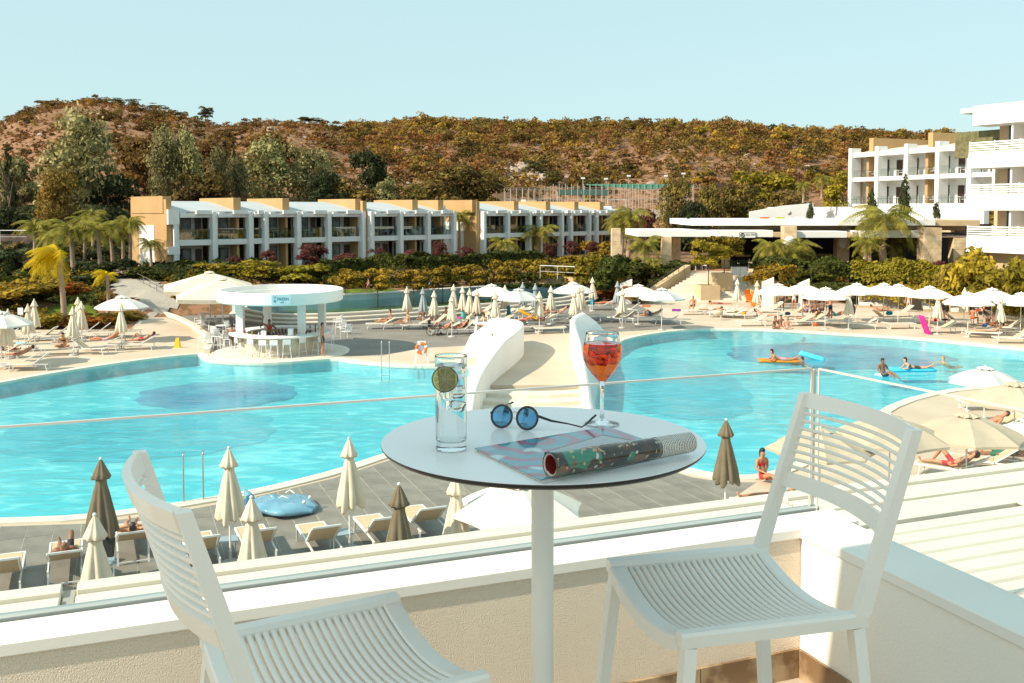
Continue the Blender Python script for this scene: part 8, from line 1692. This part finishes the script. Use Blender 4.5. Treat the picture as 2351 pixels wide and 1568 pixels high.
# rolled part: spiral cylinder along the front edge from (1255,1085) to (1590,1020)
ra = onT(1262, 1103); rb_ = onT(1585, 1045); ax = (rb_ - ra).normalized(); LR = (rb_ - ra).length; ra.z = 0; rr_ = .0240
def rolled():
    m = mat('magazine_photo_page', (.012, .015, .012), (.06, .035, .02), rough=.10, scale=22, coat=.8, detail=4); nt = m.node_tree; b = nt.nodes['Principled BSDF']; src = b.inputs['Base Color'].links[0].from_socket
    tc = nt.nodes.new('ShaderNodeTexCoord')
    def layer(src, scale, lo, hi, col, off, kind='n'):
        n = nt.nodes.new('ShaderNodeTexVoronoi' if kind == 'v' else 'ShaderNodeTexNoise'); n.inputs['Scale'].default_value = scale
        mp = nt.nodes.new('ShaderNodeMapping'); mp.inputs['Location'].default_value = off; nt.links.new(tc.outputs['Object'], mp.inputs[0]); nt.links.new(mp.outputs[0], n.inputs['Vector'])
        mr = nt.nodes.new('ShaderNodeMapRange'); mr.inputs[1].default_value = lo; mr.inputs[2].default_value = hi; nt.links.new(n.outputs[0], mr.inputs[0])
        mx = nt.nodes.new('ShaderNodeMix'); mx.data_type = 'RGBA'; mx.inputs[7].default_value = (*col, 1); nt.links.new(mr.outputs[0], mx.inputs[0]); nt.links.new(src, mx.inputs[6]); return mx.outputs[2]
    src = layer(src, 14, .52, .55, (.03, .20, .12), (1, 0, 0)); src = layer(src, 18, .58, .62, (.16, .10, .06), (5, 5, 0)); src = layer(src, 60, .64, .67, (.40, .03, .03), (4, 2, 0)); src = layer(src, 75, .62, .66, (.45, .33, .18), (2, 7, 0)); src = layer(src, 34, .66, .67, (.6, .52, .5), (9, 2, 3))
    nt.links.new(src, b.inputs['Base Color'])
    tp = mat('magazine_text_page', (.80, .75, .68), rough=.45, scale=5); nt = tp.node_tree; b = nt.nodes['Principled BSDF']; src = b.inputs['Base Color'].links[0].from_socket
    at = nt.nodes.new('ShaderNodeUVMap'); sx = nt.nodes.new('ShaderNodeSeparateXYZ'); nt.links.new(at.outputs[0], sx.inputs[0])
    mu = nt.nodes.new('ShaderNodeMath'); mu.operation = 'MULTIPLY'; mu.inputs[1].default_value = 1; nt.links.new(sx.outputs[0], mu.inputs[0]); fr = nt.nodes.new('ShaderNodeMath'); fr.operation = 'FRACT'; nt.links.new(mu.outputs[0], fr.inputs[0]); gt = nt.nodes.new('ShaderNodeMath'); gt.operation = 'GREATER_THAN'; gt.inputs[1].default_value = .5; nt.links.new(fr.outputs[0], gt.inputs[0])
    nz = nt.nodes.new('ShaderNodeTexNoise'); nz.inputs['Scale'].default_value = 3.0; nz.inputs['Detail'].default_value = 0; cb = nt.nodes.new('ShaderNodeCombineXYZ'); fl_ = nt.nodes.new('ShaderNodeMath'); fl_.operation = 'FLOOR'; nt.links.new(sx.outputs[0], fl_.inputs[0]); nt.links.new(fl_.outputs[0], cb.inputs[0]); nt.links.new(sx.outputs[1], cb.inputs[1]); nt.links.new(cb.outputs[0], nz.inputs['Vector']); g2 = nt.nodes.new('ShaderNodeMath'); g2.operation = 'GREATER_THAN'; g2.inputs[1].default_value = .40; nt.links.new(nz.outputs[0], g2.inputs[0])
    an = nt.nodes.new('ShaderNodeMath'); an.operation = 'MULTIPLY'; nt.links.new(gt.outputs[0], an.inputs[0]); nt.links.new(g2.outputs[0], an.inputs[1]); mx = nt.nodes.new('ShaderNodeMix'); mx.data_type = 'RGBA'; mx.inputs[7].default_value = (.05, .045, .045, 1); nt.links.new(an.outputs[0], mx.inputs[0]); nt.links.new(src, mx.inputs[6]); nt.links.new(mx.outputs[2], b.inputs['Base Color'])
    side = V3((-ax.y, ax.x, 0)); 
    if side.y > 0: side = side   # points away from the camera
    cz = rr_ + .0035
    def prof(off): # open at the back: sheet rises from the flat pages, wraps over the front
        P = []
        for k in range(34): th = math.radians(-95) - k / 33 * math.radians(395); r = rr_ - .0035 * k / 33 + off; P.append((r * math.cos(th), r * math.sin(th)))
        return P
    def sheet(s0, s1, mt, nm, off=0, sc_=1):
        P = prof(off); mm = MB(); R = []; N = 20
        for j in range(N + 1):
            s = s0 + (s1 - s0) * j / N; c = ra + ax * s; k2 = 1 - .10 * (s / LR); R.append([tuple(c + side * (x * k2) * -1 + V3((0, 0, (cz + z * k2) - (1 - k2) * .018))) for x, z in P])
        mm.sheet(R, 0, True); o = mm.build(nm, mt, Mg); o.data.uv_layers.new(name='UVMap'); uv = o.data.uv_layers[0].data
        for pl in o.data.polygons:
            for li, vi in zip(pl.loop_indices, pl.vertices): j, k = divmod(vi, 34); uv[li].uv = ((j / N) * (s1 - s0) * 230, k * 1.1)
        md = o.modifiers.new('thick', 'SOLIDIFY'); md.thickness = .0007; return o
    sheet(0, LR * .74, m, 'rolled_page', .0006); sheet(LR * .742, LR * 1.0, tp, 'rolled_text_page', .0004)
    sheet(.001, LR * .99, paper, 'rolled_page', -.0008); sheet(.002, LR * .985, paper, 'rolled_page', -.0022); 
    # dark red liner seen in the open end
    sheet(.003, .03, mat('page_dark_red', (.25, .02, .02), rough=.4), 'rolled_page', -.0036)
rolled()
ph = thing('smartphone', 'black smartphone lying on the magazine, half under the rolled pages', 'phone', (0, 0, TZ + .0055)); a, b, c, d = onT(1250, 1053), onT(1385, 1012), onT(1480, 1030), onT(1330, 1075)
c = b + (onT(1480, 1030) - b); d = a + (c - b)
m = MB(); quad(m, a, b, c, d, .0, .0076); m.build('body', mat('phone_black', (.008, .008, .01), rough=.25), ph); ins = lambda p: p + ((a + b + c + d) / 4 - p) * .07
m = MB(); quad(m, ins(a), ins(b), ins(c), ins(d), .0077, .008); m.build('screen', mat('phone_screen', (.01, .012, .014), rough=.03, coat=1, spec=1), ph)
m = MB(); quad(m, a + (d - a) * .04, b + (d - a) * .04, c, d, -.004, -.0004); m.build('case', mat('phone_case', (.02, .02, .02), rough=.5), ph)
# ------------------------------------------------------------------ sunglasses
def shades():
    sl = thing('sunglasses', 'round dark framed sunglasses with blue mirror lenses on the table', 'sunglasses', (0, 0, 0)); A_ = onT(1153, 978); B_ = onT(1212, 989)
    fr = mat('black_acetate', (.012, .012, .014), rough=.18, coat=.5); lens = mat('blue_mirror_lens', (.11, .29, .47), rough=.03, metal=.85)
    ctr = (A_ + B_) / 2; d = (B_ - A_); 
    sep = .0615; hd = V3((.94, -.33, 0)).normalized(); nf = V3((hd.y, -hd.x, 0)) * 1.0     # facing the camera
    if nf.y > 0: nf = -nf
    tilt = math.radians(14); up = (V3((0, 0, 1)) * math.cos(tilt) - nf * math.sin(tilt)).normalized(); fn = hd.cross(up).normalized(); 
    if fn.dot(nf) < 0: fn = -fn
    base = W(1181, 985, TZ); R = .0245; cs = []
    for k, s in enumerate((-1, 1)):
        c = base + hd * s * sep / 2 + V3((0, 0, R + .003)); cs.append(c); fnk = (fn + hd * s * -.06).normalized()
        m = MB(); N = 36; m.tube([c + (hd * math.cos(a) + up * math.sin(a) * 1.02) * R for a in [2 * PI * q / N for q in range(N)]], .0028, 8, closed=True); rim = m.build('rim', fr, sl)
        m = MB(); RR = [[c + fn * (.0025 * (1 - (t) ** 2)) + (hd * math.cos(a) + up * math.sin(a)) * R * t for a in [2 * PI * q / N for q in range(N)]] for t in (.02, .35, .7, .98)]; m.rings(RR, 0, True); m.build('lens', lens, sl)
        # side shields / hinge
        h = c + hd * s * (R + .001) + up * .006; m = MB(); m.ball(h, .0034, 8, 6); m.build('hinge', fr, rim)
        th = h + V3((0, 0, 0)); back = -fn * .135; back.z = 0
        e = th + back + hd * s * .004; e.z = TZ + .012 if s > 0 else TZ + .030
        if s > 0: e = th + hd * .105 + V3((0, .045, 0)); e.z = TZ + .006
        tip = e + (V3((.034, .010, .026)) if s > 0 else V3((.010, .012, .0)))
        m = MB(); m.tube([h, h.lerp(e, .3) + V3((0, 0, -.003 * (s > 0))), h.lerp(e, .7), e, e.lerp(tip, .35) + V3((0, 0, -.002)), e.lerp(tip, .7), tip], [.0034, .0028, .0017, .0018, .0022, .0026, .0024], 8); m.build('temple', fr, sl)
    m = MB(); mid = (cs[0] + cs[1]) / 2; m.tube([cs[0] + hd * R * .95 + up * .008, mid + up * .013 + fn * .002, cs[1] - hd * R * .95 + up * .008], .0011, 6); m.tube([cs[0] + hd * R * .93 - up * .006, mid - up * .002 + fn * .003, cs[1] - hd * R * .93 - up * .006], .0009, 6); m.build('bridge', metal, sl)
shades()
